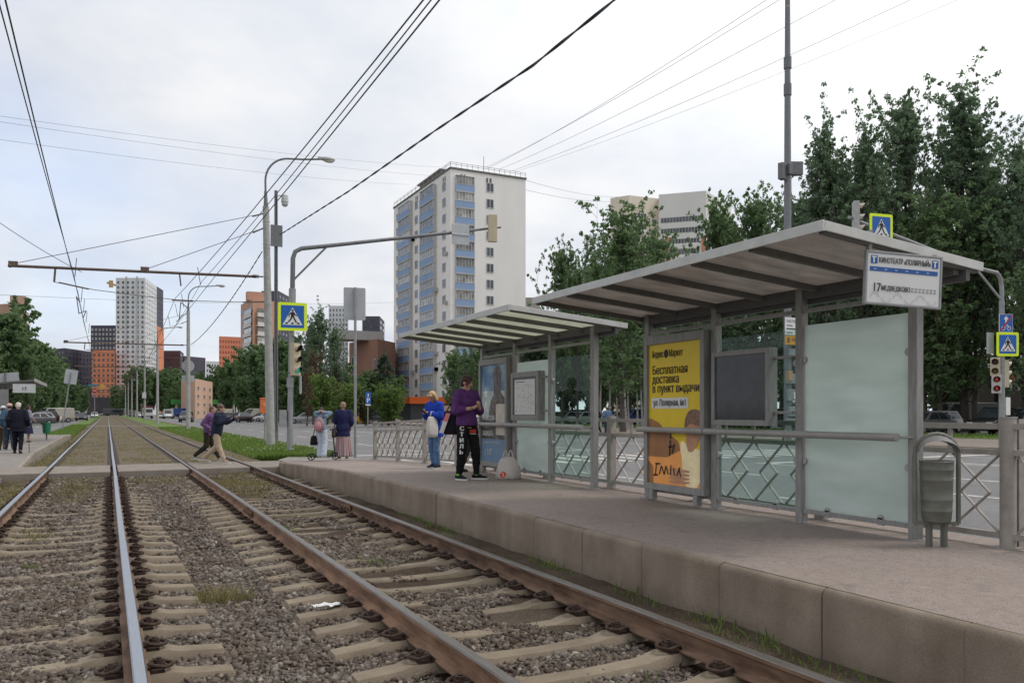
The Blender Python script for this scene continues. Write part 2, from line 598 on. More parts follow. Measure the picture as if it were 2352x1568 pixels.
M_sleeper = special('sleeper_concrete', lambda nt, b: concrete(nt, b, (0.16, 0.127, 0.092), (0.285, 0.235, 0.173), False))
M_slab = special('slab_concrete', lambda nt, b: concrete(nt, b, (0.19, 0.163, 0.137), (0.28, 0.246, 0.212), False))
RAILS = (-1.36, 0.155, 1.95, 3.47)
def rail_stain(nt, colour):
    """brake dust and rust stain the bed dark brown in a band along every rail"""
    g = N(nt, 'ShaderNodeNewGeometry')
    sx = N(nt, 'ShaderNodeSeparateXYZ')
    nt.links.new(g.outputs['Position'], sx.inputs[0])
    out = None
    for r_ in RAILS:
        a = N(nt, 'ShaderNodeMath', operation='SUBTRACT', i_1=r_); nt.links.new(sx.outputs[0], a.inputs[0])
        b_ = N(nt, 'ShaderNodeMath', operation='ABSOLUTE'); nt.links.new(a.outputs[0], b_.inputs[0])
        if out is None:
            out = b_
        else:
            m = N(nt, 'ShaderNodeMath', operation='MINIMUM'); nt.links.new(out.outputs[0], m.inputs[0]); nt.links.new(b_.outputs[0], m.inputs[1])
            out = m
    no = N(nt, 'ShaderNodeTexNoise', i_Scale=7.0, i_Detail=4.0)
    nt.links.new(g.outputs['Position'], no.inputs['Vector'])
    ad = N(nt, 'ShaderNodeMath', operation='MULTIPLY_ADD', i_1=0.22); nt.links.new(no.outputs['Fac'], ad.inputs[0]); nt.links.new(out.outputs[0], ad.inputs[2])
    c = ramp(nt, ad.outputs[0], [(0.20, (0.33, 0.25, 0.2)), (0.34, (1, 1, 1))])
    mul = N(nt, 'ShaderNodeMix', data_type='RGBA', blend_type='MULTIPLY')
    mul.inputs['Factor'].default_value = 1.0
    nt.links.new(colour, mul.inputs['A']); nt.links.new(c, mul.inputs['B'])
    return mul.outputs['Result']
def soil(nt, b, a, c, d, s=1.3, stain=False):
    g = N(nt, 'ShaderNodeNewGeometry')
    n1 = N(nt, 'ShaderNodeTexNoise', i_Scale=s, i_Detail=8.0, i_Roughness=0.65)
    nt.links.new(g.outputs['Position'], n1.inputs['Vector'])
    c1 = ramp(nt, n1.outputs['Fac'], [(0.3, a), (0.5, c), (0.7, d)])
    f = N(nt, 'ShaderNodeTexNoise', i_Scale=55.0, i_Detail=4.0)
    nt.links.new(g.outputs['Position'], f.inputs['Vector'])
    c2 = ramp(nt, f.outputs['Fac'], [(0.3, (0.55, 0.55, 0.55)), (0.7, (1.4, 1.4, 1.4))])
    mul = N(nt, 'ShaderNodeMix', data_type='RGBA', blend_type='MULTIPLY')
    mul.inputs['Factor'].default_value = 0.8
    nt.links.new(c1, mul.inputs['A'])
    nt.links.new(c2, mul.inputs['B'])
    nt.links.new(rail_stain(nt, mul.outputs['Result']) if stain else mul.outputs['Result'], b.inputs['Base Color'])
    b.inputs['Roughness'].default_value = 0.95
    b.inputs['Specular IOR Level'].default_value = 0.1
    bp = N(nt, 'ShaderNodeBump', i_Strength=0.6, i_Distance=0.02)
    nt.links.new(f.outputs['Fac'], bp.inputs['Height'])
    nt.links.new(bp.outputs['Normal'], b.inputs['Normal'])
M_soil = special('trackbed_soil', lambda nt, b: soil(nt, b, (0.048, 0.033, 0.022), (0.08, 0.06, 0.043), (0.115, 0.094, 0.073), 1.3, True))
M_bed2 = special('old_trackbed', lambda nt, b: soil(nt, b, (0.085, 0.066, 0.046), (0.15, 0.122, 0.088), (0.135, 0.13, 0.07), 1.6))
M_turf = special('turf', lambda nt, b: soil(nt, b, (0.085, 0.13, 0.035), (0.125, 0.19, 0.055), (0.17, 0.22, 0.075), 0.8))
M_earth = special('lawn_earth', lambda nt, b: soil(nt, b, (0.05, 0.06, 0.025), (0.07, 0.085, 0.03), (0.1, 0.09, 0.05), 0.15))
M_pave = special('pavement', lambda nt, b: asphalt(nt, b, (0.2, 0.165, 0.145), (0.27, 0.23, 0.2)))
M_paint = mat('road_paint', (0.5, 0.48, 0.45), 0.8, var=0.35, vscale=3.0, detail=8)
def struct(name, mb, m, **kw):
    return kind(mb.build(name, m, **kw), 'structure')
# the ground sheet, then everything that lies on it
struct('ground', MB().box(-2500, 2500, -300, 4000, -1.3, -0.30), M_earth)
ROAD_Z = -0.12
b = MB()
b.box(7.35, 31.3, -40, 700, -0.299, ROAD_Z)
struct('road_right', b, M_road)
struct('road_left', MB().box(-9.5, -5.3, 22, 560, -0.299, ROAD_Z).box(-5.3, -3.6, 60, 560, -0.299, ROAD_Z), M_road)
struct('road_junction', MB().box(-60, 7.35, 560, 590, -0.299, ROAD_Z - 0.02), M_road)
struct('parking_strip', MB().box(-16.5, -9.5, 22, 560, -0.299, ROAD_Z - 0.004), M_road)
# painted markings: each a thin sheet on the asphalt
b = MB()
pz = ROAD_Z + 0.004
def mark(x0, x1, y0, y1):
    b.add([(x0, y0, pz), (x1, y0, pz), (x1, y1, pz), (x0, y1, pz)], [(0, 1, 2, 3)])
mark(7.62, 7.74, -20, 19.6); mark(7.62, 7.74, 28, 300)
mark(17.75, 17.9, -30, 18.8); mark(17.75, 17.9, 29, 300)
mark(22.9, 23.05, -30, 18.8); mark(23.35, 23.5, -30, 18.8); mark(23.1, 23.25, 29, 300)
for X in (11.0, 14.4, 26.9, 29.3):
    y = -20
    while y < 260:
        if not 17 < y < 29:
            mark(X - 0.06, X + 0.06, y, y + 3)
        y += 7.0 if X < 20 else 6.0
for i in range(22):                       # zebra
    X = 8.3 + i * 1.05
    mark(X, X + 0.42, 21.2, 25.2)
mark(7.9, 17.7, 28.0, 28.4); mark(18.0, 30.8, 18.3, 18.7)
struct('road_markings', b, M_paint)
b = MB()
for y in range(60, 300, 9):
    b.add([(-6.6, y, pz), (-6.48, y, pz), (-6.48, y + 3.5, pz), (-6.6, y + 3.5, pz)], [(0, 1, 2, 3)])
struct('road_left_markings', b, M_paint)
# far side of the right road: kerb, pavement, lawn
struct('far_kerb', MB().box(31.3, 31.5, -40, 700, -0.299, 0.03), M_kerb)
struct('far_pavement', MB().box(31.5, 41.5, -40, 300, -0.299, 0.02), M_pave)
struct('far_lawn', MB().box(41.5, 46.5, -60, 320, -0.299, 0.05), M_turf)
struct('far_parking', MB().box(46.5, 62, -60, 320, -0.299, 0.0), M_road)
struct('near_kerb', MB().box(7.15, 7.35, -40, 21, -0.299, 0.03).box(7.15, 7.35, 26.5, 700, -0.299, 0.03), M_kerb)
# ------------------------------------------------------------------ track bed
def vnoise(x, y, s, seed):                      # cheap smooth value noise (numpy)
    r = np.random.default_rng(seed)
    T = r.random((256, 256))
    u, v = x * s, y * s
    i, j = np.floor(u).astype(int), np.floor(v).astype(int)
    fu, fv = u - i, v - j
    fu, fv = fu * fu * (3 - 2 * fu), fv * fv * (3 - 2 * fv)
    i0, j0, i1, j1 = i % 256, j % 256, (i + 1) % 256, (j + 1) % 256
    return (T[i0, j0] * (1 - fu) + T[i1, j0] * fu) * (1 - fv) + (T[i0, j1] * (1 - fu) + T[i1, j1] * fu) * fv
RAILS = (-1.36, 0.155, 1.95, 3.47)
TC = ((RAILS[0] + RAILS[1]) / 2, (RAILS[2] + RAILS[3]) / 2)
SLAB0, SLAB1 = 22.2, 24.9
def bed_z(x, y):
    d = np.minimum(np.abs(x - TC[0]), np.abs(x - TC[1]))
    z = np.where(d < 0.6, -0.224, -0.232 - 0.022 * np.clip((d - 1.0) / 0.6, 0, 1))
    z = np.where((d > 0.55) & (d < 0.95), -0.222, z)
    z = z + 0.10 * np.clip((x - 3.62) / 0.3, 0, 1) * np.clip((17 - y) / 3, 0, 1)
    z = z + (vnoise(x + 20, y + 20, 1.3, 3) - 0.5) * 0.05 + (vnoise(x + 20, y + 20, 6.0, 4) - 0.5) * 0.018
    z = z + np.clip((y - 15) / 7, 0, 1) * 0.055          # the ballast is higher and dirtier towards the crossing
    return z
gx = np.arange(-4.2, 4.28, 0.07)
gy = np.arange(-3.0, SLAB0 + 0.1, 0.09)
X, Y = np.meshgrid(gx, gy, indexing='ij')
Z = bed_z(X, Y)
V = np.stack([X, Y, Z], -1).reshape(-1, 3)
nx, ny = X.shape
I = np.arange(nx * ny).reshape(nx, ny)
Q = np.stack([I[:-1, :-1], I[1:, :-1], I[1:, 1:], I[:-1, 1:]], -1).reshape(-1, 4)
kind(np_mesh('track_bed', V, Q, M_soil, smooth=True), 'structure')
struct('old_track_bed', MB().box(-1.78, 4.2, SLAB1, 545, -0.299, -0.055), M_bed2)
struct('grass_strip', MB().box(-3.6, -2.0, 58.5, 545, -0.299, -0.03), M_turf)
b = MB()
for X0 in RAILS:
    for s_ in (-1, 1):
        b.box(X0 + s_ * .105 - .055, X0 + s_ * .105 + .055, SLAB1 + .02, 92, -.2, -.050)
struct('rail_grooves', b, mat('oily_soil', (.045, .036, .03), .95, var=.3, vscale=8))
struct('verge', MB().box(4.2, 7.15, 26.6, 545, -0.299, -0.03), M_turf)
# gravel stones
def stones(n, xr, yr, size, name=None, keep=None, zoff=0.0):
    x = rng.uniform(xr[0], xr[1], n); y = rng.uniform(yr[0], yr[1], n)
    k = np.ones(n, bool)
    for r_ in RAILS:
        k &= np.abs(x - r_) > 0.085
    dens = vnoise(x + 40, y + 40, 0.9, 11) * 0.6 + vnoise(x + 40, y + 40, 3.0, 12) * 0.4
    mid = (np.abs(x - 1.05) < 0.62)
    t = np.where(mid, 0.12, np.where(x < 0, 0.20, 0.38)) + np.clip((y - 13) / 9, 0, 1) * 0.25
    t = np.where(x > 3.6, 0.72, t); t = np.where(x < -1.6, 0.62, t)
    k &= dens > t
    if keep is not None:
        k &= keep(x, y)
    x, y = x[k], y[k]
    n = len(x)
    s = rng.uniform(size[0], size[1], n) * rng.choice([0.7, 1.0, 1.0, 1.35], n)
    cube = np.array([[a, b_, c] for c in (-1, 1) for b_ in (-1, 1) for a in (-1, 1)], float)
    P = cube[None] * np.stack([s * rng.uniform(0.8, 1.5, n), s * rng.uniform(0.7, 1.2, n), s * rng.uniform(0.45, 0.9, n)], -1)[:, None, :]
    P = P * rng.uniform(0.45, 1.1, (n, 8, 3))
    a = rng.uniform(0, 2 * np.pi, n); b_ = rng.normal(0, 0.45, n); c = rng.normal(0, 0.45, n)
    ca, sa, cb, sb, cc, sn = np.cos(a), np.sin(a), np.cos(b_), np.sin(b_), np.cos(c), np.sin(c)
    Rz = np.zeros((n, 3, 3)); Rz[:, 0, 0] = ca; Rz[:, 0, 1] = -sa; Rz[:, 1, 0] = sa; Rz[:, 1, 1] = ca; Rz[:, 2, 2] = 1
    Rx = np.zeros((n, 3, 3)); Rx[:, 0, 0] = 1; Rx[:, 1, 1] = cb; Rx[:, 1, 2] = -sb; Rx[:, 2, 1] = sb; Rx[:, 2, 2] = cb
    Ry = np.zeros((n, 3, 3)); Ry[:, 1, 1] = 1; Ry[:, 0, 0] = cc; Ry[:, 0, 2] = sn; Ry[:, 2, 0] = -sn; Ry[:, 2, 2] = cc
    P = np.einsum('nij,nkj->nki', Rz @ Rx @ Ry, P)
    P += np.stack([x, y, bed_z(x, y) + s * 0.25 + rng.uniform(-0.3, 0.5, n) * s + zoff], -1)[:, None, :]
    Fc = np.array([[0, 2, 3, 1], [4, 5, 7, 6], [0, 1, 5, 4], [2, 6, 7, 3], [0, 4, 6, 2], [1, 3, 7, 5]])
    Q = (Fc[None] + (np.arange(n) * 8)[:, None, None]).reshape(-1, 4)
    return P.reshape(-1, 3), Q
def stone_mat(nt, b):
    g = N(nt, 'ShaderNodeNewGeometry')
    c = ramp(nt, g.outputs['Random Per Island'], [(0.0, (0.068, 0.057, 0.048)), (0.45, (0.128, 0.109, 0.094)), (0.75, (0.168, 0.145, 0.127)), (0.94, (0.21, 0.185, 0.163)), (1.0, (0.33, 0.30, 0.265))])
    n1 = N(nt, 'ShaderNodeTexNoise', i_Scale=3.0, i_Detail=4.0)
    nt.links.new(g.outputs['Position'], n1.inputs['Vector'])
    t = ramp(nt, n1.outputs['Fac'], [(0.35, (0.78, 0.66, 0.55)), (0.65, (1.05, 1.03, 1.0))])
    mul = N(nt, 'ShaderNodeMix', data_type='RGBA', blend_type='MULTIPLY')
    mul.inputs['Factor'].default_value = 0.8
    nt.links.new(c, mul.inputs['A']); nt.links.new(t, mul.inputs['B'])
    nt.links.new(rail_stain(nt, mul.outputs['Result']), b.inputs['Base Color'])
    b.inputs['Roughness'].default_value = 0.85
    b.inputs['Specular IOR Level'].default_value = 0.3
M_stone = special('gravel', stone_mat)
PV, PQ, base = [], [], 0
for n, yr, sz in ((60000, (1.0, 5.5), (0.010, 0.0175)), (52000, (5.5, 10), (0.0115, 0.020)), (48000, (10, SLAB0 - 0.1), (0.014, 0.025))):
    v_, q_ = stones(n, (-2.6, 4.0), yr, sz)
    PV.append(v_); PQ.append(q_ + base); base += len(v_)
kind(np_mesh('ballast_stones', np.concatenate(PV), np.concatenate(PQ), M_stone), 'stuff')
# ------------------------------------------------------------------ crossing of concrete planks between the rails
b = MB()
edges = [-4.3, RAILS[0] - 0.07, RAILS[0] + 0.09, RAILS[1] - 0.09, RAILS[1] + 0.07, RAILS[2] - 0.07, RAILS[2] + 0.09, RAILS[3] - 0.09, RAILS[3] + 0.07, 4.6]
for i in range(0, 10, 2):
    b.box(edges[i], edges[i + 1], SLAB0 + 0.02 * rnd.random(), SLAB1, -0.20, -0.012 - 0.006 * (i % 3))
struct('crossing_slab', b, M_slab, bevel=0.02)
struct('far_crossing_slab', MB().box(-3.2, 5.2, 92, 94.5, -0.2, 0.0), M_slab)
struct('path', MB().add([(4.6, 22.2, 0.0), (7.15, 21.2, 0.0), (7.35, 21.0, -0.05), (7.35, 26.5, -0.05), (5.2, 26.4, 0.0), (4.6, 24.9, 0.0)] + [(4.6, 22.2, -0.25), (7.15, 21.2, -0.25), (7.35, 21.0, -0.25), (7.35, 26.5, -0.25), (5.2, 26.4, -0.25), (4.6, 24.9, -0.25)],
       [(0, 1, 2, 3, 4, 5)] + [(i, i + 6, (i + 1) % 6 + 6, (i + 1) % 6) for i in range(6)]), M_path)
struct('left_path', MB().box(-9, -4.3, 20, 25, -0.299, -0.05).box(-4.3, -2.2, 14, SLAB0 - 0.06, -0.299, -0.1), M_path)
# ------------------------------------------------------------------ right platform with its kerb
PX0, PX1, PZ = 4.15, 7.1, 0.30
def plat_z(y):
    return PZ if y < 15.6 else (PZ - 0.20 * min(1.0, (y - 15.6) / 6.6))
ys = list(np.arange(-8, 15.7, 0.6)) + list(np.arange(15.8, 22.3, 0.4)) + [22.3]
b = MB()
xs = list(np.linspace(PX0 + 0.055, PX1, 12))
vs, fs = [], []
for y in ys:
    for i, x in enumerate(xs):
        vs.append((x, y, plat_z(y) - 0.004 + (float(vnoise(np.array([x + 9.]), np.array([y + 9.]), 1.1, 21)[0]) - 0.5) * 0.018 * min(1, (x - PX0 - .055) / .5) + .002))
n = len(xs)
for j in range(len(ys) - 1):
    for i in range(n - 1):
        fs.append((j * n + i, j * n + i + 1, (j + 1) * n + i + 1, (j + 1) * n + i))
b.add(vs, fs)
for j in range(len(ys) - 1):        # outer side
    k0, k1 = j * n + n - 1, (j + 1) * n + n - 1
    b.add([vs[k0], vs[k1], (PX1, ys[j + 1], -0.29), (PX1, ys[j], -0.29)], [(0, 3, 2, 1)])
b.add([(PX0 + .055, 22.3, -0.29), (PX1, 22.3, -0.29), (PX1, 22.3, plat_z(22.3)), (PX0 + .055, 22.3, plat_z(22.3))], [(0, 3, 2, 1)])
struct('platform', b, M_plat, smooth='auto')
b = MB()
y = -8.04
prof = [(0.0, -0.3), (0.0, -0.05), (0.010, -0.02), (0.03, -0.005), (0.07, 0.0), (0.07, -0.3)]
while y < 22.2:
    L = 0.985
    y1 = min(y + L + 0.0, 22.28)
    dx, dz, tl = rnd.uniform(-0.008, 0.008), rnd.uniform(-0.006, 0.004), rnd.uniform(-0.006, 0.006)
    gapw = rnd.choice((0.001, 0.0015, 0.002, 0.010))
    rs = []
    for t in (0, 0.008, 0.5, 0.992, 1):
        yy = y + gapw / 2 + (y1 - y - gapw) * t
        ins = 0.003 if t in (0, 1) else 0.0
        z0 = plat_z(yy) + dz
        rs.append([(PX0 + dx + tl * (t - 0.5) + px_ + (ins if px_ < 0.2 else 0), yy, (-0.32 if pz_ < -0.2 else z0 + pz_ - (ins if pz_ > -0.2 else 0))) for px_, pz_ in prof])
    b.rings(rs)
    y += L
struct('platform_kerb', b, M_kerb, smooth='auto')
# ------------------------------------------------------------------ left platform
LX = -2.05
def lz(y):
    return -0.02 + 0.19 * min(1, max(0, (y - 24.9) / 4.5)) - 0.15 * min(1, max(0, (y - 50) / 8))
b = MB(); bk = MB()
ys = [24.6 + 0.9 * i for i in range(38)]
for j in range(len(ys) - 1):
    y0_, y1_ = ys[j], ys[j + 1]
    b.add([(-5.3, y0_, lz(y0_)), (LX - .065, y0_, lz(y0_)), (LX - .065, y1_, lz(y1_)), (-5.3, y1_, lz(y1_))], [(0, 1, 2, 3)])
    b.add([(-5.3, y0_, lz(y0_)), (-5.3, y1_, lz(y1_)), (-5.3, y1_, -.29), (-5.3, y0_, -.29)], [(0, 1, 2, 3)])
    rs = []
    for t in (0.006, 0.994):
        yy = y0_ + (y1_ - y0_) * t
        rs.append([(LX + 0.0 - px_, yy, (-0.32 if pz_ < -0.2 else lz(yy) + 0.012 + pz_)) for px_, pz_ in prof][::-1])
    bk.rings(rs)
struct('left_platform', b, M_path)
struct('left_platform_kerb', bk, special('pale_kerb', lambda nt, b: concrete(nt, b, (0.22, 0.19, 0.155), (0.36, 0.32, 0.27))), smooth='auto')
# ------------------------------------------------------------------ rails, sleepers and their clips
M_railtop = mat('polished_rail', (0.40, 0.42, 0.45), 0.36, 1.0, var=0.12, vscale=8, stretch=(30, 0.6, 1))
M_railworn = mat('worn_rail', (0.15, 0.125, 0.105), 0.42, 0.75, var=0.3, vscale=6, stretch=(40, 0.5, 1), c2=(0.26, 0.24, 0.22))
M_rust = mat('rail_rust', (0.115, 0.062, 0.038), 0.85, 0.0, var=0.35, vscale=5, bump=0.25, bscale=120, c2=(0.25, 0.155, 0.10), stretch=(2, 0.5, 2))
M_rust2 = mat('rail_rust_orange', (0.20, 0.11, 0.066), 0.85, 0.0, var=0.35, vscale=5, bump=0.25, bscale=120, c2=(0.36, 0.215, 0.135), stretch=(2, 0.5, 2))
M_clip = mat('clip_rust', (0.032, 0.02, 0.015), 0.8, 0.2, var=0.4, vscale=30, c2=(0.085, 0.05, 0.036))
prof_r = [(-.072, -.16), (.072, -.16), (.072, -.15), (.022, -.132), (.010, -.118), (.010, -.05), (.018, -.04), (.0365, -.032), (.0365, -.010), (.029, 0.0), (-.029, 0.0), (-.0365, -.010), (-.0365, -.032), (-.018, -.04), (-.010, -.05), (-.010, -.118), (-.022, -.132), (-.072, -.15)]
lab = ('leftmost rail, rusty with a pale worn head, beside the left platform kerb',
       'shiny blue-grey steel rail running straight from the bottom edge to the horizon',
       'thick orange-brown rusty rail beside the white litter',
       'long rail nearest the right platform kerb, dark web and worn head')
for X0, lb in zip(RAILS, lab):
    b = MB()
    yy = [-3.0] + list(np.arange(-2, 30, 0.8)) + list(np.arange(30, 80, 5)) + list(np.arange(80, 545, 40)) + [545]
    jx = [0.004 * math.sin(y_ * 0.35 + X0) for y_ in yy]
    jz = [0.005 * math.sin(y_ * 0.3 + 2 * X0) for y_ in yy]
    n = len(prof_r)
    vs = [(X0 + px_ + a, y_, pz_ + c) for y_, a, c in zip(yy, jx, jz) for px_, pz_ in prof_r]
    for i in range(len(yy) - 1):
        for j in range(n):
            j2 = (j + 1) % n
            top = 1 if j in (8, 9, 10) else 0
            b.add([vs[i * n + j], vs[i * n + j2], vs[(i + 1) * n + j2], vs[(i + 1) * n + j]], [(0, 1, 2, 3)], top)
    o = b.build('rail', [M_rust2 if X0 == RAILS[2] else M_rust, M_railtop if X0 in RAILS[:2] else M_railworn])
    tag(o, lb, 'rail', 'tram rails')
    if X0 in RAILS[2:]:              # fishplates and bolts at the joints
        jy = 12.8 if X0 == RAILS[2] else 12.9
        for yj in (jy, 2.9):
            f = MB()
            for sgn in (-1, 1):
                f.box(X0 + sgn * 0.02, X0 + sgn * 0.042, yj - 0.35, yj + 0.35, -0.115, -0.05)
                for q in (-.27, -.1, .1, .27):
                    f.cyl((X0 + sgn * 0.042, yj + q, -0.082), (X0 + sgn * 0.07, yj + q, -0.082), 0.018, n=6)
            f.build('fishplate', M_rust, o)
# one sleeper: trapezoid beam, dropped in the middle, sloping at both ends
st = [(-1.35, -.235, .09), (-1.33, -.205, .10), (-1.05, -.185, .105), (-0.98, -.166, .11), (-0.56, -.166, .11), (-0.42, -.198, .10), (0, -.207, .095)]
st = st + [(-a, z, w_) for a, z, w_ in st[-2::-1]]
b = MB()
b.rings([[(x, -w_ - .03, -.42), (x, -w_, z - .045), (x, -w_ * .72, z), (x, w_ * .72, z), (x, w_, z - .045), (x, w_ + .03, -.42)] for x, z, w_ in st])
sl_me = b.build('sleeper', M_sleeper, smooth='auto')
def clip_mb(s):
    c = MB()
    # rail pad, bolt, washer and bent spring clip
    c.box(-.012 + s * .105 - .05, s * .105 + .062, -.07, .07, -.166, -.148)
    c.cyl((s * .135, 0, -.15), (s * .135, 0, -.085), .016, n=8)
    c.cyl((s * .135, 0, -.115), (s * .135, 0, -.095), .03, n=6)
    c.obox((s * .125, 0, -.122), (.09, .06, .012))
    p = [(s * .075, -.055, -.142), (s * .10, -.075, -.115), (s * .17, -.07, -.13), (s * .21, -.03, -.13), (s * .215, .02, -.13), (s * .18, .065, -.13), (s * .11, .075, -.115), (s * .075, .055, -.142)]
    c.tube(p, .0125, 7)
    return c
clipL = clip_mb(-1).build('rail_clip', M_clip, smooth='auto')
clipR = clip_mb(1).build('rail_clip', M_clip, smooth='auto')
i = 0
for t, tcx in enumerate(TC):
    ntrack = 'left' if t == 0 else 'right'
    y = 1.05
    while y < SLAB0 - 0.3:
        o = sl_me.copy() if i else sl_me
        if i:
            col.objects.link(o)
        sk = rnd.gauss(0, 0.006)
        o.location = (tcx + rnd.gauss(0, .012), y + rnd.gauss(0, .012), rnd.gauss(0, .004))
        o.rotation_euler = (rnd.gauss(0, .012), rnd.gauss(0, .003), sk)
        tag(o, ('concrete sleeper half buried in gravel under the two left rails' if t == 0 else 'concrete sleeper half buried in gravel under the two right rails'), 'sleeper', 'concrete sleepers of the %s track' % ntrack)
        for sx in (-.7575, .7575):
            for cm in (clipL, clipR):
                c = cm.copy()
                col.objects.link(c)
                c.parent = o
                c.location = (sx, 0, 0)
                c.rotation_euler = (0, 0, rnd.gauss(0, .08))
        i += 1
        y += 0.552
bpy.data.objects.remove(clipL); bpy.data.objects.remove(clipR)
# a few old timber sleeper ends by the platform kerb
M_wood = mat('old_timber', (0.12, 0.09, 0.065), 0.95, var=0.4, vscale=4, stretch=(1, 14, 14), bump=0.5, bscale=20, c2=(0.27, 0.22, 0.17))
for q, (yw, nm) in enumerate(((15.0, 'nearest the camera'), (15.6, ''), (16.3, ''), (17.0, ''), (18.4, ''), (19.0, 'nearest the crossing'))):
    b = MB()
    b.obox((3.78, yw, -.19), (.62, .17, .12), Matrix.Rotation(rnd.gauss(0, .08), 3, 'Z'))
    lb = 'weathered timber sleeper end poking out by the platform kerb' + (', the one ' + nm if nm else ', in the middle of the row')
    tag(b.build('timber_sleeper', M_wood, bevel=.015), lb, 'sleeper', 'timber sleeper ends')
# ------------------------------------------------------------------ grass and weeds
def blades(n, xf, yf, zf, h, wd, name, m, dens=None, lean=0.35):
    x, y = xf(n), yf(n)
    if dens is not None:
        k = dens(x, y)
        x, y = x[k], y[k]
    n = len(x)
    hh = rng.uniform(h[0], h[1], n); a = rng.uniform(0, 2 * np.pi, n); ww = wd * rng.uniform(.6, 1.4, n)
    z = zf(x, y)
    dx, dy = np.cos(a) * ww, np.sin(a) * ww
    lx, ly = rng.normal(0, lean, n) * hh, rng.normal(0, lean, n) * hh
    p0 = np.stack([x - dx, y - dy, z], -1); p1 = np.stack([x + dx, y + dy, z], -1)
    p2 = np.stack([x + dx * .6 + lx * .4, y + dy * .6 + ly * .4, z + hh * .6], -1)
    p3 = np.stack([x + lx, y + ly, z + hh], -1)
    V = np.stack([p0, p1, p2, p3], 1).reshape(-1, 3)
    return kind(np_mesh(name, V, np.arange(n * 4).reshape(n, 4), m), 'stuff')
M_gr = leaf_mat('grass_blade', (0.10, 0.17, 0.03), (0.23, 0.32, 0.075), 0.5)
M_dry = leaf_mat('dry_grass', (0.16, 0.145, 0.05), (0.34, 0.29, 0.13), 0.4)
u = lambda a, b_: (lambda n: rng.uniform(a, b_, n))
blades(34000, u(4.15, 7.12), lambda n: 26.4 + rng.random(n) ** 1.7 * 55, lambda x, y: np.full_like(x, -.04), (.08, .2), .012, 'verge_grass', M_gr)
blades(9000, u(-3.6, -1.95), lambda n: 58.5 + rng.random(n) * 45, lambda x, y: np.full_like(x, -.05), (.08, .18), .016, 'strip_grass', M_gr)
blades(30000, u(-2.0, 4.1), lambda n: 25.2 + rng.random(n) ** 1.6 * 60, lambda x, y: np.full_like(x, -.06), (.02, .07), .009, 'bed_grass', M_dry, lambda x, y: (vnoise(x + 30, y + 30, 1.4, 41) > .5) & (np.abs(x - RAILS[1]) > .25) & (np.abs(x - RAILS[2]) > .25))
blades(2200, u(-2.05, -1.5), lambda n: 25.2 + rng.random(n) ** 1.4 * 40, lambda x, y: np.where(x < -1.78, -.23, -.06), (.02, .08), .008, 'kerb_grass', M_dry)
def patch(*cs):
    def f(x, y):
        k = np.zeros(len(x), bool)
        for cx_, cy_, rx, ry in cs:
            k |= ((x - cx_) / rx) ** 2 + ((y - cy_) / ry) ** 2 < rng.random(len(x)) ** 0.7
        return k
    return f
pt = [(2.7, 18.6, .75, 3.0), (2.9, 20.8, .6, 1.2), (-1.9, 19.5, .5, 2.4), (-1.6, 16.5, .3, 3), (-.6, 18.5, .5, 2.5), (1.0, 20.6, .7, 1.0), (-.75, 21.3, .7, .7), (-.9, 12.3, .4, .7)]
blades(26000, u(-2.4, 4.0), u(10, 22.1), bed_z, (.03, .12), .006, 'track_grass', M_dry, patch(*pt))
pg = [(4.02, 5.6, .12, .5), (3.98, 4.4, .16, .7), (3.95, 3.2, .15, .9), (4.0, 7.2, .1, .6), (4.0, 10.5, .1, 1.6), (3.7, 19.6, .35, .9), (.95, 7.55, .30, .05), (2.85, 4.3, .05, .05), (3.05, 4.15, .06, .07), (2.95, 5.4, .05, .05),
      (-.35, 5.0, .06, .05), (-.9, 7.1, .1, .1), (-.3, 8.6, .12, .1), (-.7, 9.8, .12, .2), (2.6, 8.5, .1, .4), (2.2, 11.5, .2, .5), (3.72, 6.4, .12, .8)]
blades(60000, u(-2.4, 4.14), u(2.2, 21), bed_z, (.025, .10), .0045, 'track_weeds', M_gr, patch(*pg))
blades(1500, u(.6, 1.5), u(7.1, 8.0), bed_z, (.04, .2), .004, 'dry_weeds', M_dry, patch((.95, 7.55, .3, .12), (.75, 7.6, .1, .08)))
blades(12000, u(41.5, 46.5), u(5, 90), lambda x, y: np.full_like(x, .04), (.08, .25), .02, 'lawn_grass', M_gr)
# small white flower heads in the verge
n = 420
x = rng.uniform(4.3, 7.1, n); y = 26.8 + rng.random(n) ** 1.5 * 45
k = vnoise(x * 1.0 + 5, y + 5, .6, 31) > 0.45
x, y = x[k], y[k]
n = len(x)
octa = np.array([[1, 0, 0], [0, 1, 0], [-1, 0, 0], [0, -1, 0], [0, 0, .8], [0, 0, -.8]]) * .019
P = octa[None] * rng.uniform(.6, 1.3, (n, 1, 1)) + np.stack([x, y, rng.uniform(.06, .17, n)], -1)[:, None]
T = np.array([[0, 1, 4], [1, 2, 4], [2, 3, 4], [3, 0, 4], [1, 0, 5], [2, 1, 5], [3, 2, 5], [0, 3, 5]])
kind(np_mesh('white_flowers', P.reshape(-1, 3), (T[None] + (np.arange(n) * 6)[:, None, None]).reshape(-1, 3), mat('petal', (.75, .75, .7), .8)), 'stuff')
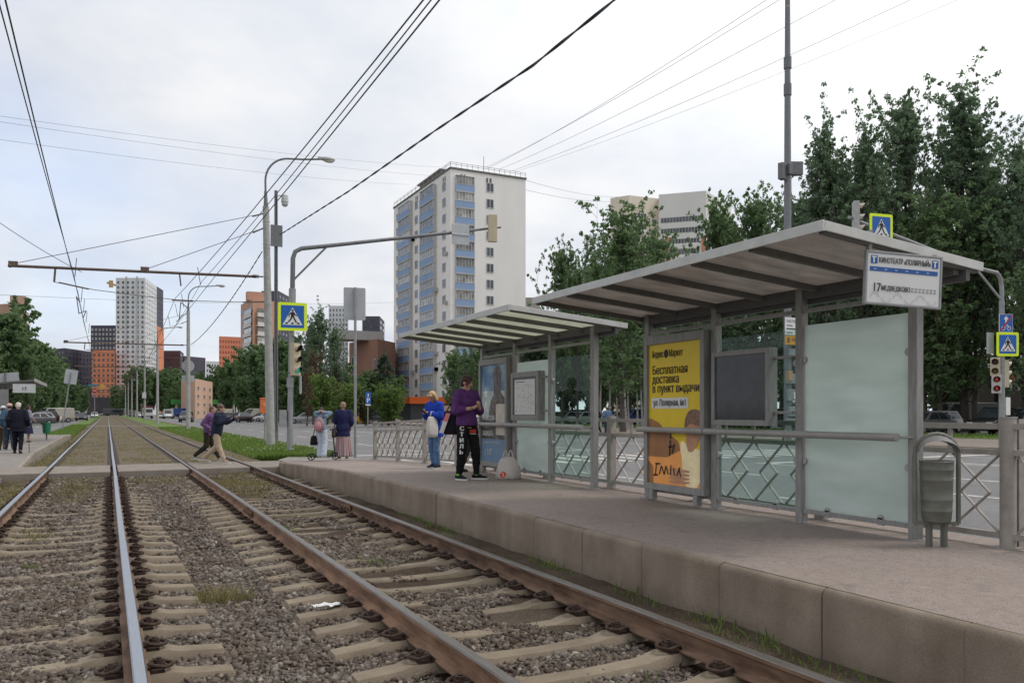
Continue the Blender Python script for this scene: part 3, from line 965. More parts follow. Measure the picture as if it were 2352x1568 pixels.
# ================================================================== STOP FURNITURE
M_steel = mat('shelter_paint', (0.25, 0.246, 0.235), 0.5, 0.0, var=0.16, vscale=7, c2=(0.32, 0.315, 0.30), bump=0.12, stretch=(5, 5, .9))
M_steel2 = mat('shelter_paint_pale', (0.38, 0.375, 0.355), 0.5, 0.0, var=0.12, vscale=5)
M_fence = mat('fence_paint', (0.30, 0.27, 0.24), 0.6, 0.0, var=0.15, vscale=9, c2=(0.37, 0.34, 0.305))
M_galv = mat('galvanised', (0.30, 0.305, 0.31), 0.5, 0.35, var=0.16, vscale=6)
M_galvd = mat('dark_galvanised', (0.17, 0.172, 0.178), 0.5, 0.35, var=0.16, vscale=6)
M_conc_pole = mat('pole_concrete', (0.33, 0.325, 0.315), 0.8, 0.0, var=0.1, vscale=4, c2=(0.43, 0.425, 0.41))
M_frost = special('frosted_glass', lambda nt, b: None)
def frost():
    nt = M_frost.node_tree
    b = nt.nodes['Principled BSDF']
    g = N(nt, 'ShaderNodeNewGeometry')
    mp = N(nt, 'ShaderNodeMapping')
    mp.inputs['Scale'].default_value = (1, 1.2, 5)
    nt.links.new(g.outputs['Position'], mp.inputs[0])
    n = N(nt, 'ShaderNodeTexNoise', i_Scale=1.6, i_Detail=6.0)
    nt.links.new(mp.outputs[0], n.inputs['Vector'])
    c = ramp(nt, n.outputs['Fac'], [(0.3, (0.61, 0.685, 0.655)), (0.7, (0.71, 0.775, 0.75))])
    nt.links.new(c, b.inputs['Base Color'])
    b.inputs['Roughness'].default_value = 0.35
    t = N(nt, 'ShaderNodeBsdfTranslucent')
    nt.links.new(c, t.inputs['Color'])
    ms = N(nt, 'ShaderNodeMixShader', i_0=0.55)
    nt.links.new(b.outputs[0], ms.inputs[1]); nt.links.new(t.outputs[0], ms.inputs[2])
    nt.links.new(ms.outputs[0], nt.nodes['Material Output'].inputs[0])
frost()
M_glass = glass_mat('clear_glass', (0.80, 0.90, 0.88), 0.022)
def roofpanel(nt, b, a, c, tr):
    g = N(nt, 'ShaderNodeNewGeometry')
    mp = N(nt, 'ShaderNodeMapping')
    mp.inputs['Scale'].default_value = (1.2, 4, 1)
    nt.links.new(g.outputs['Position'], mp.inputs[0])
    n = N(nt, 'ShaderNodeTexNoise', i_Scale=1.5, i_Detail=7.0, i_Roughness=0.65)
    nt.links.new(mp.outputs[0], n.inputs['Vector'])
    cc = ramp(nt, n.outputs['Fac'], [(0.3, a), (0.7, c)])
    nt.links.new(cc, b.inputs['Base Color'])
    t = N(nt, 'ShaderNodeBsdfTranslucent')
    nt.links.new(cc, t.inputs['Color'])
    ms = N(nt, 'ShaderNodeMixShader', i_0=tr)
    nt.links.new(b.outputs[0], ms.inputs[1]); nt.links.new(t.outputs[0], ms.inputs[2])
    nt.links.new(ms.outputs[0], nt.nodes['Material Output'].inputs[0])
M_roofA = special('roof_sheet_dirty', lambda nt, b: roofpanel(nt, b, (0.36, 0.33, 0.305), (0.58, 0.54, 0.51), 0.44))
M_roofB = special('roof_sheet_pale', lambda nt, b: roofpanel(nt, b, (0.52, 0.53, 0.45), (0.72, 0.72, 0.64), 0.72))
M_black = mat('black_ink', (0.02, 0.02, 0.02), 0.6)
M_white = mat('white_print', (0.72, 0.72, 0.71), 0.5, var=0.03)
M_screen = mat('dark_screen', (0.045, 0.05, 0.058), 0.12, var=0.2)
M_yellow = mat('poster_yellow', (0.80, 0.58, 0.015), 0.4, var=0.05, vscale=3)
M_tubing = mat('rail_tube_grey', (0.33, 0.32, 0.30), 0.45, 0.1, var=0.1)
PXB = 6.42                                   # plane of the shelter posts

def shelter(name, label, ys, roofy, roofm, zg):
    """posts along the back, panels between them, roof raised towards the tracks"""
    t = thing(name, label, 'bus shelter', (PXB, ys[0], zg))
    ox, oy = PXB, ys[0]
    def L(x, y, z):
        return (x - ox, y - oy, z - zg)
    def lb(m, x0, x1, y0, y1, z0, z1, mi=0):
        m.box(x0 - ox, x1 - ox, y0 - oy, y1 - oy, z0 - zg, z1 - zg, mi)
    top = 2.72
    for y in ys:
        b = MB()
        lb(b, PXB - .03, PXB + .06, y - .045, y + .045, zg - .02, top)
        lb(b, PXB - .07, PXB + .10, y - .07, y + .07, zg - .01, zg + .012)
        b.build('post', M_steel, t, bevel=.006)
    b = MB()                                      # head beam, gutter and rails between the posts
    lb(b, PXB - .025, PXB + .045, roofy[0] + .05, roofy[1] - .05, 2.60, 2.725)
    lb(b, PXB + .062, PXB + .115, roofy[0], roofy[1], 2.55, 2.70)
    b.build('head_beam', mat('beam_dark', (.10, .10, .102), .6), t, bevel=.004)
    b = MB()
    for y0, y1 in zip(ys[:-1], ys[1:]):
        for zz_, zt_ in ((zg + .10, zg + .145), (2.46, 2.50)):
            b = MB()
            lb(b, PXB - .015, PXB + .03, y0 + .047, y1 - .047, zz_, zt_)
            b.build('cross_rail', M_steel, t, bevel=.003)
    # roof: sloping sheet on ribs, front fascia over the platform edge
    XF, ZF, XB, ZB = 4.80, 2.86, 6.68, 2.70
    def rz(x):
        return ZF + (ZB - ZF) * (x - XF) / (XB - XF)
    r = MB()
    r.add([L(XF, roofy[0], ZF), L(XB, roofy[0], ZB), L(XB, roofy[1], ZB), L(XF, roofy[1], ZF)] + [L(XF, roofy[0], ZF - .012), L(XB, roofy[0], ZB - .012), L(XB, roofy[1], ZB - .012), L(XF, roofy[1], ZF - .012)],
          [(0, 1, 2, 3), (7, 6, 5, 4), (0, 4, 5, 1), (1, 5, 6, 2), (2, 6, 7, 3), (3, 7, 4, 0)])
    roof = r.build('roof', roofm, t)
    nr = 7
    for i in range(nr):
        y = roofy[0] + .03 + (roofy[1] - roofy[0] - .06) * i / (nr - 1)
        k = MB()
        k.bar(L(XF + .02, y, ZF - .045), L(XB - .02, y, rz(XB - .02) - .045), .05, .06)
        k.build('rafter', mat('rafter_dark', (.14, .135, .13), .65), roof, bevel=.003)
    k = MB()
    lb(k, XF - .025, XF - .003, roofy[0] - .025, roofy[1] + .025, ZF - .065, ZF + .018)
    k.bar(L(XF, roofy[0] - .014, ZF - .022), L(XB, roofy[0] - .014, ZB - .022), .022, .075)
    k.bar(L(XF, roofy[1] + .014, ZF - .022), L(XB, roofy[1] + .014, ZB - .022), .022, .075)
    k.build('fascia', mat('fascia_paint', (.52, .515, .49), .45, .1, var=.12, vscale=5), roof, bevel=.003)
    k = MB()
    for yb in (roofy[0] + .25, roofy[1] - .25):
        k.bar(L(XB - .35, yb, rz(XB - .35) + .02), L(XB + .1, yb, ZB - .02), .12, .05)
    k.build('roof_bracket', M_steel2, roof)
    # leaning rail in front of the panels
    k = MB()
    k.cyl(L(PXB - .16, ys[0] + .05, 1.215), L(PXB - .16, ys[-1] - 1.32, 1.215), .037, n=14)
    k.cyl(L(PXB - .16, ys[-1] - 1.30, 1.215), L(PXB - .16, ys[-1] + .02, 1.215), .037, n=14)
    for y in ys:
        k.cyl(L(PXB - .16, min(max(y, ys[0] + .1), ys[-1] - .05), 1.215), L(PXB - .02, y, 1.215), .014, n=8)
    k.build('leaning_rail', M_tubing, t, smooth='auto')
    return t, L, lb
def glass(t, lb, L, y0, y1, z0, z1, m, nm='glass_panel'):
    b = MB()
    lb(b, PXB + .006, PXB + .016, y0 + .06, y1 - .06, z0, z1)
    g = b.build(nm, m, t)
    k = MB()
    for y in (y0 + .35, y1 - .35):
        for z in (z0 + .0,):
            k.cyl(L(PXB - .012, y, z + .02), L(PXB + .03, y, z + .02), .028, n=12)
            lb(k, PXB - .012, PXB + .028, y - .03, y + .03, z - .05, z + .02)
    for z in (z0 + .5, z1 - .35):
        for y in (y0 + .055, y1 - .055):
            k.cyl(L(PXB - .015, y, z), L(PXB + .028, y, z), .035, n=12)
    k.build('clamp', M_steel2, g, smooth='auto')
    return g
def advert(t, L, lb, y0, y1, z0, z1, label):
    """light-box frame between the last two posts; returns the frame part and the poster plane (origin at its centre)"""
    X = PXB - .06
    b = MB()
    lb(b, X - .055, X + .05, y0, y0 + .075, z0, z1)
    lb(b, X - .055, X + .05, y1 - .075, y1, z0, z1)
    lb(b, X - .055, X + .05, y0 + .075, y1 - .075, z0, z0 + .085)
    lb(b, X - .055, X + .05, y0 + .075, y1 - .075, z1 - .11, z1)
    lb(b, X - .02, X + .045, y0 + .075, y1 - .075, z0 + .085, z1 - .11)
    lb(b, X - .06, X + .02, y0 + .12, y0 + .2, z0 - .13, z0)
    lb(b, X - .06, X + .02, y1 - .2, y1 - .12, z0 - .13, z0)
    lb(b, X + .051, X + .10, y0 - .035, y0 + .02, z0 - .06, z1 + .03)
    case = b.build('advert_case', M_steel, t, bevel=.006)
    case['label'] = label
    c = L(X - .021, (y0 + y1) / 2, (z0 + z1) / 2 - .012)
    M = at(MS, *c)
    return case, M, (y1 - y0 - .15) / 2, (z1 - z0 - .195) / 2
# ---------------------------------------------------------------- near shelter
NY = (4.80, 6.12, 7.43, 8.75)
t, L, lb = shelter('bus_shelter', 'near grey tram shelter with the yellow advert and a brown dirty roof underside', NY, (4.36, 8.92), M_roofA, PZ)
glass(t, lb, L, NY[0], NY[1], .44, 2.33, M_frost)
glass(t, lb, L, NY[1], NY[2], .44, 2.30, M_glass)
# information cabinet with a dark screen
b = MB()
X = PXB - .05
y0, y1, z0, z1 = 6.43, 7.34, 1.29, 2.13
lb(b, X - .09, X + .04, y0, y0 + .052, z0, z1); lb(b, X - .09, X + .04, y1 - .052, y1, z0, z1)
lb(b, X - .09, X + .04, y0 + .052, y1 - .052, z0, z0 + .062); lb(b, X - .09, X + .04, y0 + .052, y1 - .052, z1 - .055, z1)
for z in (1.42, 2.0):
    lb(b, X - .02, X + .02, y1, NY[2] - .05, z, z + .03); lb(b, X - .02, X + .02, NY[1] + .05, y0, z, z + .03)
cab = b.build('notice_cabinet', M_steel, t, bevel=.005)
cab['label'] = 'notice cabinet with an empty dark screen'
b = MB(); lb(b, X - .07, X - .05, y0 + .053, y1 - .053, z0 + .063, z1 - .056)
b.build('screen', M_screen, cab)
case, M, hw, hh = advert(t, L, lb, 7.50, 8.70, .44, 2.42, 'advert case with a yellow delivery poster')
b = MB(); b.rect(-hw, hw, -hh, hh, M, 0)
post = b.build('poster', M_yellow, case)
b = MB()
b.text('Яндекс', .125, M, -hw + .07, hh - .17, .003, 0, .008, 'LEFT', fit=.24)
b.text('Маркет', .125, M, -hw + .42, hh - .17, .003, 0, .008, 'LEFT', fit=.27)
b.flat([(-hw + .365 + math.cos(a) * .045, math.sin(a) * .055 + hh - .13) for a in np.linspace(0, 6.283, 20)[:-1]], M, .003)
for i, (s_, w_) in enumerate((('Бесплатная', .70), ('доставка', .54), ('в пункт выдачи', .92))):
    b.text(s_, .155, M, -hw + .075, hh - .385 - i * .118, .003, 0, .014, 'LEFT', fit=w_)
b.text('ул. Полярная, 6к1', .115, M, -hw + .10, hh - .79, .006, 0, .008, 'LEFT', fit=.65)
b.build('lettering', M_black, case)
b = MB(); b.rect(-hw + .06, -hw + .80, hh - .825, hh - .69, M, .003)
b.build('address_strip', M_white, case)
# picture on the poster: a person in a cream shirt holding a cardboard box
M_box = mat('poster_box', (.50, .22, .06), .5, var=.2, vscale=4, emit=(.50, .2, .05, .3))
M_boxd = mat('poster_box_dark', (.34, .16, .065), .5, var=.2, vscale=4)
M_pskin = mat('poster_skin', (.52, .27, .16), .5, var=.15, vscale=9)
M_phair = mat('poster_hair', (.23, .13, .085), .5, var=.4, vscale=25)
M_pshirt = mat('poster_shirt', (.70, .59, .36), .5, var=.15, vscale=6, emit=(.66, .55, .33, .15))
b = MB()
def Pp(pts):
    return [(-hw + u_ * 2 * hw, -hh + v_) for u_, v_ in pts]
def curve(pts, it=2):
    for _ in range(it):
        q_ = []
        for (a_, b_), (c_, d_) in zip(pts, pts[1:] + pts[:1]):
            q_ += [(a_ * .75 + c_ * .25, b_ * .75 + d_ * .25), (a_ * .25 + c_ * .75, b_ * .25 + d_ * .75)]
        pts = q_
    return pts
b.flat(Pp([(0, 0), (1, 0), (1, .12), (.70, .20), (.62, .52), (.36, .66), (0, .50)]), M, .002, 0)
b.flat(Pp([(0, .34), (.36, .34), (.62, .44), (.58, .55), (.36, .66), (.2, .78), (.06, .83), (0, .83)]), M, .003, 1)
b.flat(Pp([(0, 0), (.1, 0), (.09, .22), (0, .28)]), M, .004, 1)
b.flat(Pp(curve([(.66, 0), (1.0, 0), (1.0, .43), (.92, .48), (.78, .47), (.66, .58), (.61, .5), (.66, .3)], 1)), M, .005, 4)
b.flat(Pp(curve([(.74, .44), (.84, .42), (.93, .52), (1.0, .66), (1.0, .86), (.80, .86), (.72, .70)], 1)), M, .006, 2)
b.flat(Pp(curve([(.70, .68), (.75, .74), (.82, .78), (.93, .74), (1.0, .76), (1.0, .90), (.93, .95), (.82, .95), (.74, .90), (.70, .80)], 1)), M, .007, 3)
for i in range(4):
    b.flat(Pp(curve([(.40, .02 + i * .05), (.78, .03 + i * .045), (.80, .07 + i * .045), (.42, .065 + i * .05)], 1)), M, .008, 2)
b.build('picture', [M_box, M_boxd, M_pskin, M_phair, M_pshirt], case)
# scribbled marks on the pictured box
b = MB()
for (x, y, a, l) in ((.14, .10, 1.4, .16), (.14, .25, .05, .10), (.22, .12, 1.2, .12), (.27, .22, 1.9, .0), (.27, .22, -1.1, .11), (.32, .12, 1.3, .12), (.36, .22, -1.2, .10), (.44, .12, 1.5, .13), (.50, .22, -1.4, .1), (.56, .12, 1.1, .12), (.60, .23, -1.3, .12), (.10, .10, .1, .10), (.42, .36, 1.5, .2), (.47, .40, 1.2, .13), (.40, .47, .2, .09), (.44, .58, 1.6, .08)):
    if l == 0: continue
    p = Vector((-hw + x * 2 * hw, -hh + y, .0095)); q = p + Vector((math.cos(a), math.sin(a), 0)) * l
    n_ = Vector((-math.sin(a), math.cos(a), 0)) * .011
    b.add([M @ (p - n_), M @ (q - n_), M @ (q + n_), M @ (p + n_)], [(0, 1, 2, 3)])
b.build('scribble', M_black, case)
# ---------------------------------------------------------------- far shelter
FY = (10.10, 11.38, 12.66, 14.05)
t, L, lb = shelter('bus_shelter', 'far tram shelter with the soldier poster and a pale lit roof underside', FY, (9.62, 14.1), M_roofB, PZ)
glass(t, lb, L, FY[1], FY[2], .44, 2.30, M_frost)
glass(t, lb, L, FY[0], FY[1], .44, 2.30, M_glass)
b = MB()
y0, y1, z0, z1 = 11.56, 12.56, 1.30, 2.12
lb(b, X - .09, X + .04, y0, y0 + .08, z0, z1); lb(b, X - .09, X + .04, y1 - .08, y1, z0, z1)
lb(b, X - .09, X + .04, y0 + .08, y1 - .08, z0, z0 + .09); lb(b, X - .09, X + .04, y0 + .08, y1 - .08, z1 - .09, z1)
for z in (1.45, 2.0):
    lb(b, X - .02, X + .02, FY[1] + .05, y0, z, z + .03)
cab = b.build('notice_cabinet', M_steel, t, bevel=.005)
cab['label'] = 'notice cabinet with a white printed map sheet'
b = MB(); lb(b, X - .072, X - .05, y0 + .081, y1 - .081, z0 + .091, z1 - .091)
b.build('backboard', mat('backboard', (.10, .11, .12), .4), cab)
M = at(MS, *L(X - .074, (y0 + y1) / 2, (z0 + z1) / 2))
b = MB(); b.rect(-.38, .36, -.31, .28, M, 0)
b.build('map_sheet', M_white, cab)
b = MB(); b.rect(-.33, .0, .235, .25, M, .002)
r2 = random.Random(3)
for i in range(150):                         # fine map lines
    x, y, a = r2.uniform(-.35, .33), r2.uniform(-.29, .2), r2.choice((0, 1.57, .8, 2.3))
    l = r2.uniform(.015, .05)
    x2, y2 = min(max(x + math.cos(a) * l, -.36), .34), min(max(y + math.sin(a) * l, -.3), .21)
    nn = Vector((-(y2 - y), x2 - x, 0)).normalized() * .0022
    p, q = Vector((x, y, .002)), Vector((x2, y2, .002))
    b.add([M @ (p - nn), M @ (q - nn), M @ (q + nn), M @ (p + nn)], [(0, 1, 2, 3)])
b.build('map_lines', mat('map_grey', (.22, .2, .2), .6), cab)
case, M, hw, hh = advert(t, L, lb, 12.78, 13.98, .44, 2.42, 'advert case with the soldier poster')
b = MB()
b.rect(-hw, hw, -hh, -hh + .42, M, 0, 0)
b.rect(-hw, hw, -hh + .42, -hh + .80, M, 0, 1)
b.rect(-hw, hw, -hh + .80, -hh + 1.30, M, 0, 2)
b.rect(-hw, hw, -hh + 1.30, hh, M, 0, 3)
skyp = mat('poster_sky', (.06, .17, .36), .4, c2=(.30, .42, .52), vscale=2.2, detail=2)
cl = mat('poster_cloud', (.36, .46, .50), .4, c2=(.58, .62, .58), vscale=3, detail=3)
b.build('poster', [mat('poster_blue', (.15, .24, .38), .4, var=.1), mat('poster_dark', (.06, .055, .05), .4, var=.4, vscale=12), cl, skyp], case)
M_camo = mat('poster_camo', (.03, .024, .02), .5, c2=(.22, .19, .16), vscale=14, detail=3)
b = MB()
b.flat([(-.22, -hh + .42), (hw, -hh + .42), (hw, -hh + 1.0), (hw - .04, -hh + 1.16), (.30, -hh + 1.28), (.08, -hh + 1.26), (-.12, -hh + 1.12), (-.20, -hh + .9)], M, .002)
b.flat([(.02, -hh + 1.22), (.30, -hh + 1.22), (.32, -hh + 1.5), (.0, -hh + 1.5)], M, .003)
b.flat([(.16 + .17 * math.cos(a), -hh + 1.585 + .175 * math.sin(a)) for a in np.linspace(0, 6.283, 22)[:-1]], M, .004)
b.build('picture', M_camo, case)
b = MB()
star = []
for i in range(10):
    a = math.pi / 2 + i * math.pi / 5
    r_ = .135 if i % 2 == 0 else .045
    star.append((-.33 + r_ * math.cos(a), hh - .52 + r_ * math.sin(a)))
b.flat(star, M, .003)
b.flat([(-.33 - .02, hh - .66), (-.31, hh - .66), (-.24, hh - .86), (-.275, hh - .86), (-.33, hh - .73), (-.385, hh - .86), (-.42, hh - .86)], M, .003)
b.text('ПРОФЕССИЯ –', .13, M, -hw + .05, -hh + .76, .006, 0, .012, 'LEFT', fit=0.58)
b.text('РОДИНУ', .13, M, -hw + .05, -hh + .62, .006, 0, .012, 'LEFT', fit=0.36)
b.text('ЗАЩИЩАТЬ', .13, M, -hw + .05, -hh + .48, .006, 0, .012, 'LEFT', fit=0.47)
b.text('СЛУЖБА ПО КОНТРАКТУ', .055, M, -hw + .08, -hh + .33, .006, 0, .004, 'LEFT', fit=0.72)
b.text('117', .17, M, -.27, -hh + .12, .006, 0, .012, 'LEFT', .8)
b.text('(', .14, M, -.36, -hh + .14, .006, 0, .012, 'LEFT', .8)
b.build('lettering', M_white, case)
b = MB()
b.rect(.12, hw - .02, -hh + .50, -hh + 1.06, M, .008)
pn = b.build('pasted_notice', mat('paper', (.58, .53, .46), .7), case)
# ---------------------------------------------------------------- hanging stop board at the near end
def at_rot(px, py, Yp, ang):
    p = aY(px, py, Yp)
    Mx = M4(p, (math.cos(ang), 0, math.sin(ang)), (-math.sin(ang), 0, math.cos(ang)))
    return Mx
t = thing('stop_board', 'white hanging stop board with blue strip naming a tram route, at the roof end', 'sign', tuple(aY(2080, 640, 4.28)))
b0 = aY(2076, 643, 4.28)
a = R(2.5)
M = M4((0, 0, 0), (math.cos(a), 0, -math.sin(a)), (math.sin(a), 0, math.cos(a)))
bw, bh = .345, .205
b = MB(); b.prism([(-bw, -bh), (bw, -bh), (bw, bh), (-bw, bh)], M, .025)
bd = b.build('board', M_white, t, bevel=.004)
b = MB()
for x0, x1, y0, y1 in ((-bw - .018, -bw, -bh - .018, bh + .018), (bw, bw + .018, -bh - .018, bh + .018), (-bw, bw, -bh - .018, -bh), (-bw, bw, bh, bh + .018)):
    b.prism([(x0, y0), (x1, y0), (x1, y1), (x0, y1)], at(M, *(M @ Vector((0, 0, .006)))), .036)
b.build('frame', M_galv, t, bevel=.003)
b = MB()
b.text('КИНОТЕАТР «ПОЛЯРНЫЙ»', .064, M, -.245, bh - .078, .004, 0, .012, 'LEFT', fit=.49)
b.text('17', .105, M, -.295, -.115, .004, 0, .008, 'LEFT', fit=.062)
b.text('МЕДВЕДКОВО', .056, M, -.215, -.10, .004, 0, .014, 'LEFT', fit=.27)
for i in range(7):
    for q in (0, .022):
        b.rect(.07 + i * .036, .092 + i * .036, -.098 + q, -.086 + q, M, .004, 1)
b.build('lettering', [mat('sign_ink', (.06, .06, .065), .6), mat('faint_ink', (.3, .3, .31), .6)], t)
M_sblue = mat('sign_blue', (.02, .10, .34), .35, var=.05)
b = MB()
b.rect(-bw + .02, bw - .025, .055, .092, M, .003)
for sx in (-.318, .262):
    b.rect(sx, sx + .062, bh - .088, bh - .02, M, .003)
b.build('blue_strip', M_sblue, t)
b = MB()
for sx in (-.318, .262):
    b.rect(sx + .006, sx + .05, bh - .038, bh - .028, M, .005); b.rect(sx + .02, sx + .034, bh - .082, bh - .038, M, .005)
for i in range(6):
    b.rect(-.29 + i * .1, -.265 + i * .1, .070, .075, M, .005)
b.build('white_marks', M_white, t)
b = MB()
pts = []
for i in range(6):                          # pale winding ornament along the lower edge
    x = -.27 + i * .108
    for rr in (.035, .045):
        pp = [(x + rr * math.cos(q), -.165 + rr * math.sin(q)) for q in np.linspace(0, math.pi, 9)]
        if i % 2:
            pp = [(px_, -.33 - py_ + .005) for px_, py_ in pp]
        for (ax, ay), (bx, by) in zip(pp[:-1], pp[1:]):
            n_ = Vector((-(by - ay), bx - ax, 0)).normalized() * .0018
            p, q_ = Vector((ax, ay, .003)), Vector((bx, by, .003))
            b.add([M @ (p - n_), M @ (q_ - n_), M @ (q_ + n_), M @ (p + n_)], [(0, 1, 2, 3)])
b.build('ornament', mat('pale_line', (.55, .56, .6), .6), t)
b = MB()
b.bar(M @ Vector((-.32, bh, -.03)), M @ Vector((-.315, bh + .19, -.03)), .045, .03)
b.bar(M @ Vector((.30, bh, -.03)), M @ Vector((.30, bh + .03, -.03)), .045, .03)
b.build('hanger', M_steel, t)
t.location = b0
t.rotation_euler = (0, 0, R(-15))
t.scale = (.94, .94, .94)
# ---------------------------------------------------------------- railing along the road side
RX = 6.75
posts = [2.25, 4.17] + [6.15 + i * 1.985 for i in range(9)]
t = thing('platform_railing', 'brown-grey steel railing with diamond lattice along the back of the platform', 'railing', (RX, posts[0], PZ))
for i, y in enumerate(posts):
    zg = plat_z(y)
    b = MB()
    if i < 2:
        b.cyl((0, y - posts[0], zg - PZ - .02), (0, y - posts[0], zg - PZ + 1.09), .062, n=20)
        b.cyl((0, y - posts[0], zg - PZ + 1.09), (0, y - posts[0], zg - PZ + 1.10), .07, n=20)
        b.box(.07, .16, y - posts[0] - .05, y - posts[0] + .05, zg - PZ - .02, zg - PZ + 1.08)
    else:
        b.box(-.05, .05, y - posts[0] - .05, y - posts[0] + .05, zg - PZ - .02, zg - PZ + 1.08)
    b.box(-.09, .09, y - posts[0] - .09, y - posts[0] + .09, zg - PZ - .01, zg - PZ + .012)
    b.build('post', M_fence, t, smooth='auto')
for y0, y1 in zip(posts[:-1], posts[1:]):
    b = MB()
    o0, o1 = y0 - posts[0] + .05, y1 - posts[0] - .05
    g0, g1 = plat_z(y0) - PZ, plat_z(y1) - PZ
    def q(u, z):
        return (0, o0 + (o1 - o0) * u, g0 + (g1 - g0) * u + z)
    for z in (1.02, .80, .10):
        b.bar(q(0, z), q(1, z), .05, .05)
    nb = 4
    for i in range(1, nb):
        b.bar(q(i / nb, .825), q(i / nb, .995), .03, .03, up=(0, 1, 0))
    for i in range(nb):
        ua, ub = i / nb + .012, (i + 1) / nb - .012
        um, w_ = (ua + ub) / 2, (ub - ua)
        zt, zb = .775, .125
        for s_ in (0, 1):
            f = (lambda x: ua + w_ * x) if s_ == 0 else (lambda x: ub - w_ * x)
            xo = -.006 if s_ == 0 else .006
            P = [f(0), f(.80), f(0)]
            Zz = [zt, (zt + zb) / 2, zb]
            for k in range(2):
                p, r_ = Vector(q(P[k], Zz[k])), Vector(q(P[k + 1], Zz[k + 1]))
                p.x += xo; r_.x += xo
                b.bar(p, r_, .011, .032, up=(1, 0, 0))
    b.build('lattice_panel', M_fence, t)
# ---------------------------------------------------------------- litter bin
t = thing('litter_bin', 'dark olive-grey round street bin under an arched hood, beside the end post of the shelter', 'bin', (6.27, 4.48, PZ))
b = MB()
rs = []
for z, r_ in ((.22, .125), (.24, .133), (.30, .137), (.305, .141), (.315, .141), (.32, .138), (.395, .141), (.40, .145), (.41, .145), (.415, .142), (.56, .147), (.565, .151), (.575, .151), (.58, .148), (.645, .151), (.65, .155), (.66, .155), (.665, .152), (.715, .154), (.725, .160), (.73, .155)):
    rs.append([(r_ * .86 * math.cos(q), r_ * .86 * math.sin(q), z) for q in np.linspace(0, 2 * math.pi, 29)[:-1]])
b.rings(rs + [[(x * .96, y * .96, .71) for x, y, z in rs[-1]], [(x * .82, y * .82, .26) for x, y, z in rs[-1]]])
M_bin = mat('bin_paint', (.125, .128, .105), .5, var=.15, vscale=8, c2=(.17, .175, .148))
b.build('bucket', M_bin, t, smooth='auto')
b = MB()
u_ = Vector((C * .55 + .4, -S * .55 - .35, 0)).normalized()
pts = [u_ * -.175 + Vector((0, 0, .2)), u_ * -.175 + Vector((0, 0, .78))] + [u_ * (.175 * math.cos(q)) + Vector((0, 0, .78 + .175 * math.sin(q))) for q in np.linspace(math.pi, 0, 11)[1:-1]] + [u_ * .175 + Vector((0, 0, .78)), u_ * .175 + Vector((0, 0, .2))]
b.tube(pts, .019, 10)
b.bar(u_ * -.175 + Vector((0, 0, .2)), u_ * .175 + Vector((0, 0, .2)), .03, .03)
b.build('frame', M_bin, t, smooth='auto')
b = MB()
for s_ in (-.06, .06):
    b.bar(u_ * s_ + Vector((0, 0, -.01)), u_ * s_ + Vector((0, 0, .2)), .04, .04)
b.build('leg', M_bin, t)
b = MB()
v_ = Vector((-u_.y, u_.x, 0))
n_ = 12
hood = [[u_ * (.165 * math.cos(q)) + v_ * s_ + Vector((0, 0, .80 + hz * math.sin(q))) for q in np.linspace(math.pi, 0, n_)] for s_, hz in ((-.07, .10), (-.045, .135), (0, .15), (.045, .135), (.07, .10))]
for i in range(4):
    b.add(hood[i] + hood[i + 1], [(j, j + 1, n_ + j + 1, n_ + j) for j in range(n_ - 1)])
b.build('hood', mat('bin_hood', (.19, .185, .175), .5, var=.12), t, smooth=True)
# ---------------------------------------------------------------- carrier bag on the platform, scrap of plastic on the tracks
def crumple(name, base_pts, m, seed, amp):
    pass
pb = gp(1167, 1100, PZ)
t = thing('carrier_bag', 'white plastic carrier bag with a red round logo standing on the platform', 'bag', tuple(pb), R(-25))
b = MB()
rr = random.Random(5)
rings = []
nseg = 30
for z, rx, ry in ((0, .17, .09), (.02, .205, .115), (.08, .21, .12), (.17, .195, .11), (.26, .165, .085), (.34, .13, .06), (.38, .09, .04)):
    ring = []
    for j in range(nseg):
        q = 2 * math.pi * j / nseg
        w_ = 1 + .09 * math.sin(q * 5 + z * 11) + .05 * math.sin(q * 9 - z * 30) + rr.uniform(-.02, .02)
        ring.append((rx * w_ * math.cos(q), ry * w_ * math.sin(q), z + (rr.uniform(-.006, .006) if z else 0)))
    rings.append(ring)
b.rings(rings)
M_bagw = special('bag_film', lambda nt, b: None)
bb = M_bagw.node_tree.nodes['Principled BSDF']
bb.inputs['Base Color'].default_value = (.78, .72, .69, 1); bb.inputs['Roughness'].default_value = .38
tr = N(M_bagw.node_tree, 'ShaderNodeBsdfTranslucent'); tr.inputs['Color'].default_value = (.7, .64, .6, 1)
ms = N(M_bagw.node_tree, 'ShaderNodeMixShader', i_0=.35)
M_bagw.node_tree.links.new(bb.outputs[0], ms.inputs[1]); M_bagw.node_tree.links.new(tr.outputs[0], ms.inputs[2])
M_bagw.node_tree.links.new(ms.outputs[0], M_bagw.node_tree.nodes['Material Output'].inputs[0])
body = b.build('bag_body', M_bagw, t, smooth=True)
for s_ in (-1, 1):
    h = MB()
    for k in (-1, 1):
        p = []
        for q in np.linspace(0, math.pi, 9):
            p.append((s_ * .045 + .03 * math.cos(q) * 1.1, k * .018 * (1 - .5 * math.sin(q)), .355 + .135 * math.sin(q)))
        h.tube(p, [.014, .013, .012, .010, .010, .010, .012, .013, .014], 6)
    h.build('handle', M_bagw, t, smooth=True)
bm_pts, bm_f = body.data.vertices, body.data.polygons
tree = BVHTree.FromPolygons([v.co.copy() for v in bm_pts], [tuple(p.vertices) for p in bm_f])
